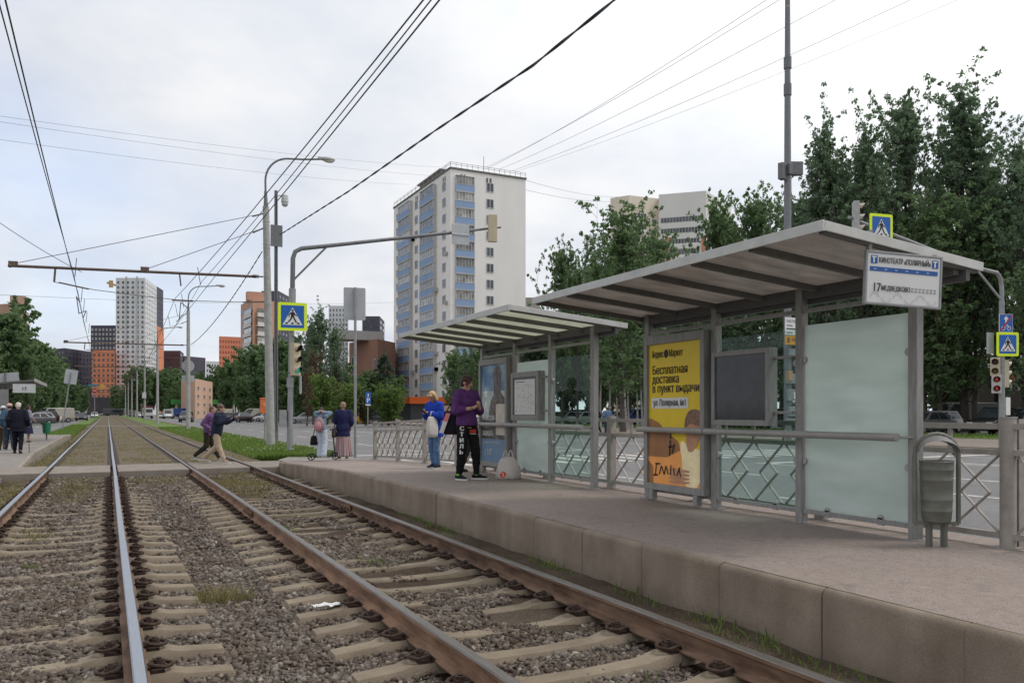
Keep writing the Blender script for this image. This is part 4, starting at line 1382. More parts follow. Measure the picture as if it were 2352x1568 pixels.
def decal(name, items, frame, dirn, tree, m, parent, lift=.004):
    """flat 2-D outlines laid on a curved surface: each vertex is dropped on it along dirn"""
    b = MB()
    for vs, fs in items:
        out = []
        for v in vs:
            p = frame @ Vector((v[0], v[1], 0))
            hit, nrm, _, _ = tree.ray_cast(p, dirn, 1.0)
            out.append((hit - dirn * lift) if hit else p + dirn * .1)
        b.add(out, fs)
    return b.build(name, m, parent)
# the bag's printed side faces the camera
cd = (Vector((0, 0, H)) - Vector(pb)); cd.z = 0; cd.normalize()
fd = Matrix.Rotation(R(25), 3, 'Z') @ -cd
fu = Vector((-fd.y, fd.x, 0)); fu = -fu
fr = M4(-fd * .4 + Vector((0, 0, .085)) - fu * .085, fu, (0, 0, 1))
circ = ([(0, 0)] + [(.055 * math.cos(q), .055 * math.sin(q)) for q in np.linspace(0, 6.283, 25)[:-1]], [(0, i + 1, (i + 1) % 24 + 1) for i in range(24)])
decal('logo', [circ], fr, fd, tree, mat('logo_red', (.62, .07, .03), .5), t)
g5 = text_geo('5', .085, .03)
decal('logo_mark', [([(v.x, v.y - .03) for v in g5[0]], g5[1])], fr, fd, tree, mat('logo_white', (.75, .7, .66), .5), t, .007)
def scrap(name, label, px, py, z, sx, sy, m, seed, cat='litter', h=.03):
    r_ = np.random.default_rng(seed)
    n = 12
    gx_, gy_ = np.meshgrid(np.linspace(-1, 1, n), np.linspace(-1, 1, n), indexing='ij')
    zz_ = np.abs(np.sin(gx_ * 3.1 + r_.random() * 6) * np.cos(gy_ * 2.3 + r_.random() * 6)) * h + r_.random((n, n)) * h * .5
    xx_ = gx_ * sx * (1 - .25 * np.abs(gy_)) + r_.normal(0, sx * .03, (n, n)); yy_ = gy_ * sy * (1 - .3 * np.abs(gx_) ** 2) + r_.normal(0, sy * .05, (n, n))
    I = np.arange(n * n).reshape(n, n)
    Q = np.stack([I[:-1, :-1], I[1:, :-1], I[1:, 1:], I[:-1, 1:]], -1).reshape(-1, 4)
    o = np_mesh(name, np.stack([xx_, yy_, zz_], -1).reshape(-1, 3), Q, m, smooth=False)
    o.location = gp(px, py, z)
    o.rotation_euler = (0, 0, R(-10))
    return tag(o, label, cat)
M_litter = mat('litter_white', (.62, .62, .62), .45, var=.1, vscale=20)
scrap('plastic_scrap', 'crumpled white plastic scrap lying between the sleepers beside the brown rail', 755, 1391, -.165, .14, .06, M_litter, 4, h=.022)
scrap('paper_scrap', 'small dirty paper scrap beside a sleeper end next to the brown rail', 700, 1332, -.21, .045, .028, mat('dirty_paper', (.36, .31, .25), .8), 6, h=.012)
scrap('paper_cup_scrap', 'tiny white scrap by the grass tuft between the tracks', 650, 1298, -.21, .018, .016, M_litter, 7, h=.02)
scrap('packet_scrap', 'small white packet on the sleepers near the leftmost rail', 155, 1094 + 394, -.2, .03, .02, M_litter, 8) if False else None
def pebble(px, py, r_, seed, label):
    b = MB()
    b.sph((0, 0, 0), (r_, r_ * .7, r_ * .55), 9, 6)
    q = random.Random(seed)
    b.v = [(x * q.uniform(.8, 1.15), y * q.uniform(.8, 1.15), z * q.uniform(.8, 1.1)) for x, y, z in b.v]
    o = b.build('stone', mat('pale_stone', (.33, .26, .2), .9, var=.2), loc=tuple(gp(px, py, -.22)))
    tag(o, label, 'stone', 'stones by the kerb')
pebble(1447, 1360, .035, 1, 'pale stone lying below the platform kerb, larger of two')
pebble(1322, 1500, .03, 2, 'pale stone between the sleepers by the rail nearest the kerb')
# ================================================================== POLES, SIGNS, WIRES
M_fluo = mat('fluorescent_yellow', (.74, .92, .015), .4, var=.03)
M_bluep = mat('sign_blue_bright', (.015, .115, .42), .35, var=.05)
M_signback = mat('sign_back', (.43, .445, .46), .5, .2, var=.08, vscale=3)
def rrect(w_, h_, r_, n=4):
    p = []
    for cx_, cy_, a0 in ((w_ - r_, h_ - r_, 0), (-w_ + r_, h_ - r_, 90), (-w_ + r_, -h_ + r_, 180), (w_ - r_, -h_ + r_, 270)):
        for i in range(n + 1):
            q = R(a0 + 90 * i / n)
            p.append((cx_ + r_ * math.cos(q), cy_ + r_ * math.sin(q)))
    return p
WALK = [  # walking figure, unit box, as separate outlines
    [(math.cos(q) * .075 + .0, math.sin(q) * .075 + .80) for q in np.linspace(0, 6.283, 15)[:-1]],
    [(-.06, .70), (.07, .70), (.12, .56), (.10, .36), (-.10, .36), (-.12, .55)],
    [(-.06, .69), (-.12, .66), (-.27, .50), (-.25, .33), (-.19, .34), (-.20, .48), (-.10, .58)],
    [(.07, .69), (.12, .66), (.19, .52), (.30, .44), (.27, .38), (.14, .46), (.07, .58)],
    [(-.10, .37), (.03, .37), (-.06, .17), (-.24, -.06), (-.32, -.02), (-.17, .18)],
    [(.0, .37), (.10, .37), (.20, .15), (.30, -.07), (.21, -.08), (.10, .12)]]
def crossing_sign(label, loc, size=.9, border=.1, yaw=0.0):
    t = thing('crossing_sign', label, 'road sign', loc, yaw)
    M = MF.copy()
    s_ = size / 2
    b = MB(); b.prism(rrect(s_ + border, s_ + border, .06), M, .025)
    b.build('border_plate', M_fluo, t)
    b = MB(); b.flat(rrect(s_, s_, .02), M, .004)
    b.build('blue_field', M_bluep, t)
    b = MB(); b.flat([(-s_ * .86, -s_ * .74), (s_ * .86, -s_ * .74), (0, s_ * .82)], M, .008)
    b.build('white_triangle', M_white, t)
    b = MB()
    for pl in WALK:
        b.flat([(x * size * .66, (y - .36) * size * .62) for x, y in pl], M, .012)
    for x in (-.27, 0, .27):
        b.flat([((x - .07) * size, -s_ * .66), ((x + .05) * size, -s_ * .66), ((x * .86 + .045) * size, -s_ * .52), ((x * .86 - .045) * size, -s_ * .52)], M, .0125)
    b.build('pictogram', M_black, t)
    k = MB(); k.box(-.05, .05, .025, .05, -.2, .2)
    k.build('bracket', M_galvd, t)
    return t
M_tl = mat('signal_housing', (.50, .43, .30), .55, var=.08)
M_tld = mat('signal_dark', (.035, .033, .03), .5)
M_visor = mat('signal_visor', (.44, .40, .33), .5, var=.1)
M_lensr = mat('lens_red_off', (.045, .014, .012), .3)
M_lensy = mat('lens_amber_off', (.10, .06, .02), .2)
M_lensg = mat('lens_green_lit', (.01, .16, .10), .2, emit=(.01, .45, .26, .35))
M_lensrl = mat('lens_red_lit', (.3, .02, .01), .2, emit=(1, .05, .03, .3))
def signal(label, loc, yaw, lenses, w_=.32, pitch=.36, small=False, hous=None):
    """row of lamps, facing local -Y, origin at the housing centre"""
    t = thing('traffic_light', label, 'traffic light', loc, yaw)
    n = len(lenses)
    h_ = pitch * n
    b = MB()
    b.box(-w_ / 2, w_ / 2, 0, .2, -h_ / 2, h_ / 2)
    for i in range(1, n):
        z = -h_ / 2 + i * pitch
        b.box(-w_ / 2 - .006, w_ / 2 + .006, -.004, .2, z - .008, z + .008)
    b.build('housing', hous or M_tl, t, bevel=.02)
    for i, lm in enumerate(lenses):
        z = h_ / 2 - pitch * (i + .5)
        figure = lm is M_lensrl
        lm = M_lensr if figure else lm
        if figure:                       # only the standing figure glows
            b = MB()
            for pl in WALK:
                b.flat([(x * .16, (y - .36) * .17 + z) for x, y in pl], at(MF, 0, -.04, 0), 0)
            b.build('lit_figure', M_lensrl, t)
        b = MB(); b.sph((0, -.005, z), (.118, .03, .118), 18, 8)
        b.build('lens', lm, t, smooth=True)
        b = MB()
        nn = 15
        ring = [(math.cos(q), math.sin(q)) for q in np.linspace(R(-35), R(215), nn)]
        outer = []
        for x, zz_ in ring:
            ln = .20 * (.35 + .65 * max(0, (zz_ + .6) / 1.6))
            outer.append((.128 * x, -ln, z + .128 * zz_))
        inner = [(.128 * x, .0, z + .128 * zz_) for x, zz_ in ring]
        b.add(inner + outer, [(j, j + 1, nn + j + 1, nn + j) for j in range(nn - 1)])
        in2 = [(.120 * x, .0, z + .120 * zz_) for x, zz_ in ring]
        ou2 = [(p[0] * .94, p[1], z + (p[2] - z) * .94) for p in outer]
        b.add(in2 + ou2, [(nn + j, nn + j + 1, j + 1, j) for j in range(nn - 1)], 1)
        b.add(outer + ou2, [(j, j + 1, nn + j + 1, nn + j) for j in range(nn - 1)])
        b.build('visor', [M_visor, M_tld], t, smooth='auto')
    return t
# ---------------------------------------------------------------- catenary poles with lamps along the verge
PXL = 6.09
M_bar = mat('bracket_rust', (.10, .075, .06), .75, var=.35, vscale=12, c2=(.17, .12, .095))
M_ins = mat('insulator', (.06, .05, .055), .3)
def arm_bits(t, root, full):
    """cantilever tube over both tracks with stays, insulator and hangers; local coordinates"""
    b = MB()
    zb = 7.12
    b.tube([(-.45, 0, zb - .01), (-9.15, 0, zb - .1)], .055, 8)
    b.sph((-9.15, 0, zb - .1), .075, 8, 6)
    arm = b.build('cantilever', M_bar, t, smooth='auto')
    b = MB()
    for i in range(5):
        b.cyl((-.36 - i * .05, 0, zb), (-.375 - i * .05, 0, zb), .085, n=10)
    b.cyl((-.16, 0, zb), (-.7, 0, zb), .03, n=8)
    b.build('insulator', M_ins, arm)
    b = MB()
    for x0, z0, xe in ((-9.0, zb - .03, 9.75), (-4.6, zb + .03, 9.15)):
        b.tube([(x0, 0, z0 + .02), (-.1, 0, xe)], .013, 5)
        b.box(x0 - .2, x0 + .1, -.05, .05, z0 - .04, z0 + .10)
        b.tube([(-.1, 0, xe), (-.55, 0, xe - .55 * (xe - z0) / (-x0) * 1.0)], .03, 6)
    b.build('stay_rod', M_bar, t)
    b = MB()
    xs = (-7.7, -4.95 - 1.0, -3.3)
    b.tube([(-7.7, 0, zb - .1), (-7.75, 0, zb - .62)], .04, 6)
    b.tube([(-3.4, 0, zb), (-3.35, 0, zb - .55)], .03, 6)
    b.tube([(-7.75, 0, zb - .62), (-6.4, 0, zb - .85), (-4.5, 0, zb - 1.03), (-3.3, 0, zb - 1.12), (-1.5, 0, zb - 1.10), (-.12, 0, zb - 1.04)], .014, 5)
    b.tube([(-7.6, 0, zb - .63), (-6.6, 0, zb - .83)], .03, 6)
    b.tube([(-3.7, 0, zb - 1.115), (-2.9, 0, zb - 1.125)], .035, 6)
    b.tube([(-1.0, 0, zb - 1.09), (-.12, 0, zb - 1.04)], .03, 6)
    b.build('span_wire', M_bar, t)
def lamp_arm(t, z0, big):
    b = MB()
    b.cyl((0, 0, z0 - .02), (0, 0, z0 + .7), .10, .055, n=12)
    p = [(0, 0, z0 + .6), (0, 0, z0 + 1.1)] + [(1.0 - 1.0 * math.cos(q), 0, z0 + 1.1 + 1.05 * math.sin(q)) for q in np.linspace(.15, 1.45, 8)] + [(1.6, 0, z0 + 2.2), (2.35, 0, z0 + 2.30)]
    b.tube(p, .042, 8)
    a = b.build('lamp_arm', M_galvd, t, smooth='auto')
    b = MB()
    b.sph((2.62, 0, z0 + 2.33), (.34, .14, .10), 14, 8)
    b.box(2.22, 2.5, -.07, .07, z0 + 2.28, z0 + 2.38)
    b.build('lamp_head', mat('lamp_shell', (.40, .39, .37), .5), a, smooth='auto')
    b = MB(); b.sph((2.68, 0, z0 + 2.27), (.24, .11, .09), 14, 8)
    b.build('lamp_glass', mat('lamp_glass', (.55, .55, .5), .15), a, smooth=True)
first = None
pole_y = [34.6, 73, 111, 149, 187, 225, 263, 301]
descr = ['thick concrete pole with street lamp and tram wire bracket beside the camera mast', 'second lamp pole along the verge, with round plate, behind the couple', 'third pole along the tram verge, seen right of the white tower foot', 'fourth pole along the tram verge', 'fifth pole along the tram verge', 'sixth pole along the tram verge', 'seventh pole along the tram verge, far off', 'last and smallest pole along the tram verge']
t = thing('catenary_pole', descr[0], 'street lamp', (PXL, pole_y[0], -.05), 0, 'poles along the tram verge')
b = MB()
b.cyl((0, 0, -.02), (0, 0, 10.05), .185, .13, n=20)
for z in (6.6, 8.3, 8.45, 5.2, 9.4):
    b.cyl((0, 0, z), (0, 0, z + .05), .185 - z * .0045, n=20)
b.build('shaft', M_conc_pole, t, smooth='auto')
arm_bits(t, None, True)
lamp_arm(t, 10.0, True)
for i, y in enumerate(pole_y[1:], 1):
    dup(t, (PXL + (0 if i < 2 else -.35 - .05 * i), y, -.05), 0, descr[i])
t.rotation_euler = (0, R(-1.1), 0)
# round plate and box hanging on the second pole
o = MB(); o.prism([(math.cos(q) * .5, math.sin(q) * .5) for q in np.linspace(0, 6.283, 25)[:-1]], MF, .02)
o = o.build('round_sign', M_signback, loc=(PXL, pole_y[1] + .25, 5.35)); tag(o, 'grey back of a round road sign on the second lamp pole', 'road sign')
o = MB(); o.box(-.5, .5, 0, .02, -.25, .25)
o = o.build('blank_sign', M_signback, loc=(PXL, pole_y[1] + .25, 4.3)); tag(o, 'grey back of a small plate below the round sign on the second pole', 'road sign')
o = MB(); o.box(-.32, .32, -.3, .0, -.45, .45); o.cyl((0, -.15, .45), (0, -.15, .6), .05, n=8)
o = o.build('equipment_box', mat('white_enamel', (.55, .56, .57), .4), loc=(PXL - .6, pole_y[3] - .25, 4.2), bevel=.1); tag(o, 'pale cabinet on the fourth verge pole', 'cabinet')
# ---------------------------------------------------------------- camera mast beside the big pole
cpos = gp(634, 1012, -.05)
t = thing('camera_mast', 'slim dark steel mast with dome camera right behind the big concrete pole', 'mast', tuple(cpos))
dcm = cpos.x * S + cpos.y * C
ztop = H + (Y0 - 438) * dcm / F + .05
b = MB(); b.cyl((0, 0, 0), (0, 0, ztop), .115, .085, n=14); b.box(-.3, .3, -.16, -.1, ztop * .775, ztop * .86)
b.build('shaft', M_galvd, t, smooth='auto')
b = MB(); b.bar((0, 0, ztop - .25), (.45, 0, ztop - .22), .05, .05); b.cyl((.45, 0, ztop - .2), (.45, 0, ztop - .55), .17, .19, n=16); b.sph((.45, 0, ztop - .62), .17, 16, 10)
b.build('dome_camera', mat('camera_white', (.52, .53, .53), .35), t, smooth='auto')
b = MB(); b.tube([(0.02, -.1, .5), (.0, -.13, 3), (-.02, -.12, 6), (0, -.13, ztop - .3)], .02, 6)
b.build('cable', M_black, t)
# orange box on its own thin post
bp_ = gp(608, 1018, -.05)
t = thing('call_box', 'orange box with a round badge on a thin post left of the big pole', 'utility box', tuple(bp_))
d_ = bp_.x * S + bp_.y * C
b = MB(); b.cyl((0, 0, 0), (0, 0, H + (Y0 - 925) * d_ / F), .035, n=10); b.build('post', M_galv, t, smooth='auto')
zc = H + (Y0 - 929) * d_ / F
M_or = mat('orange_paint', (.62, .16, .045), .5, var=.1)
b = MB(); b.box(-.22, .22, -.2, .05, zc - .37, zc + .36); b.box(-.235, .235, -.215, .06, zc + .30, zc + .37)
b.build('case', M_or, t, bevel=.02)
b = MB(); b.cyl((0, -.2, zc + .05), (0, -.215, zc + .05), .1, n=18); b.build('badge', mat('orange_badge', (.62, .30, .16), .5), t)
# ---------------------------------------------------------------- traffic light mast with its long arm over the road
mp_ = gp(665, 1040, -.03)
t = thing('signal_mast', 'grey mast with a long raised arm reaching over the road, carrying the crossing sign', 'mast', tuple(mp_))
tip = aY(1150, 522, mp_.y) - mp_
bend = aY(684, 572, mp_.y) - mp_
b = MB()
b.cyl((0, 0, 0), (.1, 0, 5.7), .105, .095, n=16)
b.cyl((.09, 0, 5.1), (.1, 0, 5.9), .125, n=16)
b.build('shaft', M_galv, t, smooth='auto')
b = MB()
mid = bend.lerp(tip, .82)
pp = [Vector((.1, 0, 5.6)), Vector((.12, 0, bend.z - .35)), Vector((.2, 0, bend.z - .1)), Vector((.42, 0, bend.z + .03)), bend.lerp(tip, .12), mid, tip]
b.tube(pp, [.09, .085, .08, .08, .075, .055, .04], 10)
p2 = [p + Vector((.0 if i < 2 else .0, .12, -.0 if i else 0)) for i, p in enumerate(pp[:-1])]
b.tube(p2, .05, 8)
b.bar((.12, 0, bend.z - 1.15), bend.lerp(tip, .13) + Vector((0, 0, -.02)), .07, .07)
b.build('arm', M_galvd, t, smooth='auto')
b = MB(); b.box(-.35, -.12, -.1, .1, .95, 1.55); b.box(-.12, .12, -.115, -.105, 2.35, 2.7)
b.build('control_box', M_galv, t)
b = MB(); b.tube([(.1, -.1, 4.2), (.35, -.15, 4.0), (.45, -.12, 3.75), (.3, -.1, 3.6), (.12, -.12, 3.3), (0.02, -.14, 2.9), (-.1, -.12, 2.85)], .018, 6)
b.build('cable', M_black, t)
crossing_sign('yellow-edged pedestrian crossing sign on the near signal mast', tuple(dp(672, 727, (mp_.x * S + mp_.y * C) - .25)), .80, .10, R(-6))
signal('traffic light with three visored lamps, green lit, under the crossing sign', tuple(dp(683, 825, (mp_.x * S + mp_.y * C) - .1)), R(35), (M_lensr, M_lensy, M_lensg), w_=.34, pitch=.385)
q = dp(690, 885, (mp_.x * S + mp_.y * C))
b = MB(); b.box(-.02, .02, -.12, .12, -.3, .35)
tag(b.build('side_sign', M_signback, loc=tuple(q)), 'narrow sign edge-on below the green traffic light', 'road sign')
p = mp_ + bend.lerp(tip, .945) + Vector((0, -.12, -.05))
signal('traffic light seen from behind, hung near the tip of the long arm', tuple(p), R(168), (M_lensr, M_lensy, M_lensg), w_=.34, pitch=.36)
p = mp_ + bend.lerp(tip, .778) + Vector((0, -.1, -.13))
b = MB(); b.box(-.38, .38, 0, .02, -.4, .4); b.box(-.38, .38, -.03, 0, -.04, .03)
tag(b.build('blank_sign', M_signback, loc=tuple(p), bevel=.01), 'grey sign back mounted midway along the long signal arm', 'road sign')
# sign post seen from behind, at the end of the platform
sp = gp(816, 1051, .11)
t = thing('sign_post', 'grey sign post seen from behind beside the woman in the striped skirt', 'road sign', tuple(sp))
d_ = sp.x * S + sp.y * C
zt = (Y0 - 660) * d_ / F + H - sp.z
b = MB(); b.cyl((0, 0, 0), (0, 0, zt), .04, n=12); b.build('post', M_galv, t, smooth='auto')
b = MB(); b.prism(rrect(.315, .475, .04), MF, .012); b.box(-.03, .03, -.03, 0, -.45, .45)
o = b.build('plate', M_signback, t, bevel=.004); o.location = (0, .07, zt - .47)
o.rotation_euler = (0, 0, R(-12))
# ---------------------------------------------------------------- tall mast behind the near shelter
tm = Vector(dp(1809, 958, 42.0)); tm.z = .02
t = thing('tall_mast', 'very tall dark steel mast with white bands rising behind the near shelter', 'mast', tuple(tm))
b = MB(); b.tube([(0, 0, 0), (0, 0, 12), (0, 0, 24), (0, 0, 30)], [.20, .185, .13, .11], 16)
b.build('shaft', mat('mast_steel', (.20, .205, .215), .5, .2, var=.1), t, smooth='auto')
b = MB()
for i in range(22):
    z = 3.5 + i * 1.0
    b.cyl((0, 0, z), (0, 0, z + .035), .205 - z * .003, n=16)
b.build('band', mat('band_pale', (.5, .5, .5), .5), t)
b = MB()
for z in (19.6, 18.2):
    b.cyl((0, 0, z - .3), (0, 0, z + .3), .2, n=16)
b.build('collar', M_galvd, t, smooth='auto')
b = MB()
zb = (Y0 - 392) * 42 / F + H
b.obox((.5, -.1, zb + .12), (.65, .3, .7), Matrix.Rotation(R(-25), 3, 'Z')); b.obox((-.48, -.1, zb - .15), (.42, .3, .85), Matrix.Rotation(R(20), 3, 'Z')); b.obox((-.1, -.25, zb), (.25, .2, .6))
b.build('antenna_box', M_galvd, t, bevel=.03)
b = MB()
for (z0, z1, x0, x1, y_) in ((2.0, 2.6, -.25, .25, -.35), (2.9, 3.4, -.3, .2, -.35), (1.2, 1.7, -.15, .3, -.33), (4.3, 4.7, -.1, .32, -.35), (.9, 1.1, -.25, .25, -.3)):
    b.box(x0, x1, y_, y_ + .2, z0, z1)
b.build('junction_box', M_galv, t, bevel=.015)
b = MB(); b.box(-.32, -.06, -.42, -.2, 3.05, 3.55); b.build('beige_box', mat('beige_box', (.45, .27, .15), .5), t)
b = MB(); b.box(.05, .42, -.4, -.2, 2.1, 2.45); b.build('white_box', M_white, t)
# street-name plates on that mast, one strip of them visible through the shelter
p = Vector(dp(1822, 757, 41.6))
t = thing('street_name_sign', 'white street name plate above an orange plate on the tall mast', 'road sign', tuple(p))
M = MF.copy()
b = MB(); b.prism([(-.55, -.28), (.85, -.28), (.85, .62), (-.55, .62)], M, .03); b.build('plate', M_white, t)
b = MB(); b.text('ПАКТУСОВА', .19, M, -.47, .36, .004, 0, .008, 'LEFT', .85); b.text('проезд', .14, M, -.47, .17, .004, 0, .006, 'LEFT', .85)
b.text('проезд', .14, M, -.47, -.20, .004, 0, .006, 'LEFT', .85); b.rect(-.47, .7, .0, .07, M, .004)
b.build('lettering', mat('sign_ink', (.06, .06, .065), .6), t)
b = MB(); b.prism([(-.55, -.78), (.85, -.78), (.85, -.32), (-.55, -.32)], M, .03); b.build('orange_plate', mat('plate_orange', (.72, .30, .02), .45), t)
b = MB(); b.flat([(-.42, -.68), (-.25, -.68), (-.25, -.42), (-.42, -.42)], M, .004); b.rect(-.12, .7, -.48, -.43, M, .004); b.rect(-.12, .7, -.58, -.53, M, .004)
b.build('plate_marks', mat('plate_brown', (.22, .06, .02), .5), t)
# ---------------------------------------------------------------- right-hand signal pole with its arm over the road
rp = Vector(aY(2301, 1012, 19.8)); rp.z = .02
dr = rp.x * S + rp.y * C
t = thing('signal_mast', 'pale grey curved signal pole at the right edge beyond the railing', 'mast', tuple(rp))
def zr(y):
    return H + (Y0 - y) * dr / F - rp.z
b = MB()
zc = zr(640)
tip = aY(1965, 505, rp.y) - rp
k0 = aY(2247, 616, rp.y) - rp
b.tube([(0, 0, 0), (0, 0, zr(690))], [.115, .10], 14)
b.tube([(0, 0, zr(700)), (0, 0, zr(665)), (-.08, 0, zr(640)), (-.3, 0, zr(628)), k0, k0.lerp(tip, .5), tip, tip + (tip - k0) * .05], [.085, .085, .08, .075, .07, .06, .05, .05], 10)
b.bar((0, 0, zr(690)), k0 + Vector((-.1, 0, -.05)), .06, .06)
b.build('shaft', M_galv, t, smooth='auto')
b = MB(); b.box(.12, .4, -.1, .1, 1.3, 2.0); b.build('control_box', M_white, t, bevel=.01)
b = MB()
q = rp + tip
signal('traffic light on the arm above the near shelter roof, visors to the right', (q.x + .05, q.y - .1, q.z + .05), R(50), (M_lensr, M_lensy, M_lensr), w_=.34, pitch=.38, hous=mat('signal_grey', (.42, .41, .39), .5))
pc = aY(2016, 525, rp.y)
crossing_sign('yellow-edged crossing sign showing above the near shelter roof', (pc.x, pc.y - .15, pc.z), .78, .1, R(-10))
crossing_sign('yellow-edged crossing sign on the signal pole at the right edge', (rp.x + .06, rp.y - .2, rp.z + zr(791)), .74, .1, R(-20))
t2 = thing('cycle_sign', 'blue end-of-cycle-lane sign with red diagonal on the right signal pole', 'road sign', (rp.x, rp.y - .17, rp.z + zr(743)), R(-20))
b = MB(); b.prism(rrect(.29, .36, .04), MF, .02); b.build('plate', M_white, t2)
b = MB(); b.flat(rrect(.275, .345, .035), MF, .004); b.build('blue_field', M_bluep, t2)
b = MB()
b.flat([(-.04, 0), (.04, 0), (.04, .15), (.11, .15), (0, .29), (-.11, .15), (-.04, .15)], MF, .007)
for cx_ in (-.12, .12):
    ring = [(cx_ + .085 * math.cos(q), -.2 + .085 * math.sin(q)) for q in np.linspace(0, 6.283, 15)]
    ri2 = [(cx_ + .065 * math.cos(q), -.2 + .065 * math.sin(q)) for q in np.linspace(0, 6.283, 15)]
    for i in range(14):
        b.flat([ring[i], ring[i + 1], ri2[i + 1], ri2[i]], MF, .007)
b.flat([(-.12, -.21), (-.10, -.19), (.06, -.08), (.04, -.06)], MF, .0075); b.flat([(.04, -.05), (.06, -.05), (.13, -.2), (.11, -.2)], MF, .0078)
b.build('pictogram', M_white, t2)
b = MB(); b.flat([(-.275, -.30), (-.235, -.345), (.275, .30), (.235, .345)], MF, .011); b.build('red_bar', mat('sign_red', (.45, .03, .03), .4), t2)
signal('vehicle traffic light on the right signal pole, turned away to the right', (rp.x + .28, rp.y, rp.z + zr(858)), R(70), (M_lensr, M_lensy, M_lensr), w_=.34, pitch=.36)
signal('pedestrian signal with red figures lit on the right signal pole', (rp.x - .4, rp.y - .05, rp.z + zr(882)), R(-55), (M_lensrl, M_lensrl), w_=.34, pitch=.36, hous=mat('signal_pale', (.5, .47, .43), .5))
signal('pale two-lamp signal head above the red pedestrian signal', (rp.x - .42, rp.y, rp.z + zr(842)), R(-60), (M_lensr, M_lensy), w_=.34, pitch=.36)
b = MB(); b.box(-.2, .2, -.02, .02, -.42, .42)
tag(b.build('blank_sign', M_signback, loc=(rp.x - .42, rp.y + .2, rp.z + zr(788))), 'narrow grey sign back behind the right crossing sign', 'road sign')
# ---------------------------------------------------------------- left sign posts
p = gp(142, 990, -.1)
t = thing('sign_post', 'leaning sign post with grey plate back beyond the left platform', 'road sign', tuple(p))
d_ = p.x * S + p.y * C
top = dp(163, 855, d_) - p
b = MB(); b.cyl((0, 0, 0), tuple(top), .05, n=10); b.build('post', M_galv, t, smooth='auto')
ang = math.atan2(top.x, top.z)
b = MB(); M = M4(top + Vector((0, .06, -.35)), (math.cos(ang), 0, -math.sin(ang)), (math.sin(ang), 0, math.cos(ang)))
b.prism(rrect(.45, .58, .05), M, .02); b.build('plate', M_signback, t)
p = gp(217, 965, -.1); p = Vector(dp(217, 950, 150)); p.z = -.1
t = thing('sign_gantry', 'thin far post with red no-entry disc, yellow diamond and teal board', 'road sign', tuple(p))
def zz2(y):
    return H + (Y0 - y) * 150 / F - p.z
b = MB(); b.cyl((0, 0, 0), (0, 0, zz2(890)), .09, n=8); b.build('post', M_galv, t)
b = MB(); b.prism([(math.cos(q) * .42, math.sin(q) * .42) for q in np.linspace(0, 6.283, 19)[:-1]], at(MF, 0, -.12, zz2(897)), .03); b.build('red_disc', mat('sign_red', (.45, .03, .03), .4), t)
b = MB(); b.box(-.28, .28, -.16, -.13, zz2(897) - .06, zz2(897) + .06); b.build('white_bar', M_white, t)
b = MB(); b.prism([(-.65, 0), (0, -.65), (.65, 0), (0, .65)], at(MF, 1.25, -.1, zz2(887)), .03); b.build('yellow_diamond', mat('sign_amber', (.62, .36, .10), .4), t)
b = MB(); b.box(-1.1, .55, -.05, .0, zz2(886), zz2(882)); b.build('blue_board', mat('board_teal', (.05, .22, .3), .4), t)
b = MB(); b.box(-.9, 1.3, 0, .08, zz2(888.5), zz2(887.5)); b.build('cross_bar', M_galv, t)
# ---------------------------------------------------------------- roadworks board and parking sign across the road
p = Vector(dp(1013, 985, 60.0)); p.z = ROAD_Z
t = thing('roadworks_board', 'brown roadworks board with an orange triangle and red-white chevron, across the road', 'road sign', tuple(p))
b = MB(); b.box(-.75, .75, 0, .06, .75, 2.05); b.box(-.6, -.5, 0.02, .1, 0, .75); b.box(.5, .6, .02, .1, 0, .75); b.build('board', mat('board_brown', (.36, .25, .20), .6), t)
b = MB(); b.flat([(-.5, -.4), (.5, -.4), (0, .45)], at(MF, -.25, -.01, 1.5), 0); b.build('triangle', mat('works_orange', (.62, .17, .02), .5), t)
b = MB()
for pl in WALK:
    b.flat([(x * .6 - .25, y * .5 - .34 + 1.5) for x, y in pl], at(MF, 0, -.016, 0), 0)
b.build('pictogram', M_black, t)
b = MB(); b.rect(-.75, .75, .12, .72, at(MF, 0, .0, 0), .0, 0)
for x in (-.7, -.2, .3):
    b.flat([(x, .14), (x + .2, .14), (x + .4, .42), (x + .2, .70), (x, .70), (x + .2, .42)], at(MF, 0, -.006, 0), 0, 1)
b.build('chevron_panel', [M_white, mat('chevron_red', (.5, .05, .05), .5)], t)
p = Vector(dp(845, 985, 62.0)); p.z = 0
t = thing('parking_sign', 'blue parking sign with a white P on a slim post, before the round bush', 'road sign', tuple(p))
def z3(y):
    return H + (Y0 - y) * 62 / F
b = MB(); b.cyl((0, 0, 0), (0, 0, z3(900)), .04, n=8); b.build('post', M_galv, t)
b = MB(); b.box(-.2, .2, -.08, -.05, z3(927), z3(900)); b.build('plate', M_bluep, t)
b = MB(); b.text('P', .5, at(MF, 0, -.083, z3(924)), 0, 0, 0, 0, .02); b.cyl((0, -.083, z3(905)), (0, -.086, z3(905)), .05, n=10); b.box(-.04, .04, -.086, -.083, z3(911), z3(906.5)); b.build('letter', M_white, t)
b = MB(); b.box(-.2, .2, -.08, -.05, z3(931), z3(928)); b.build('sub_plate', M_white, t)
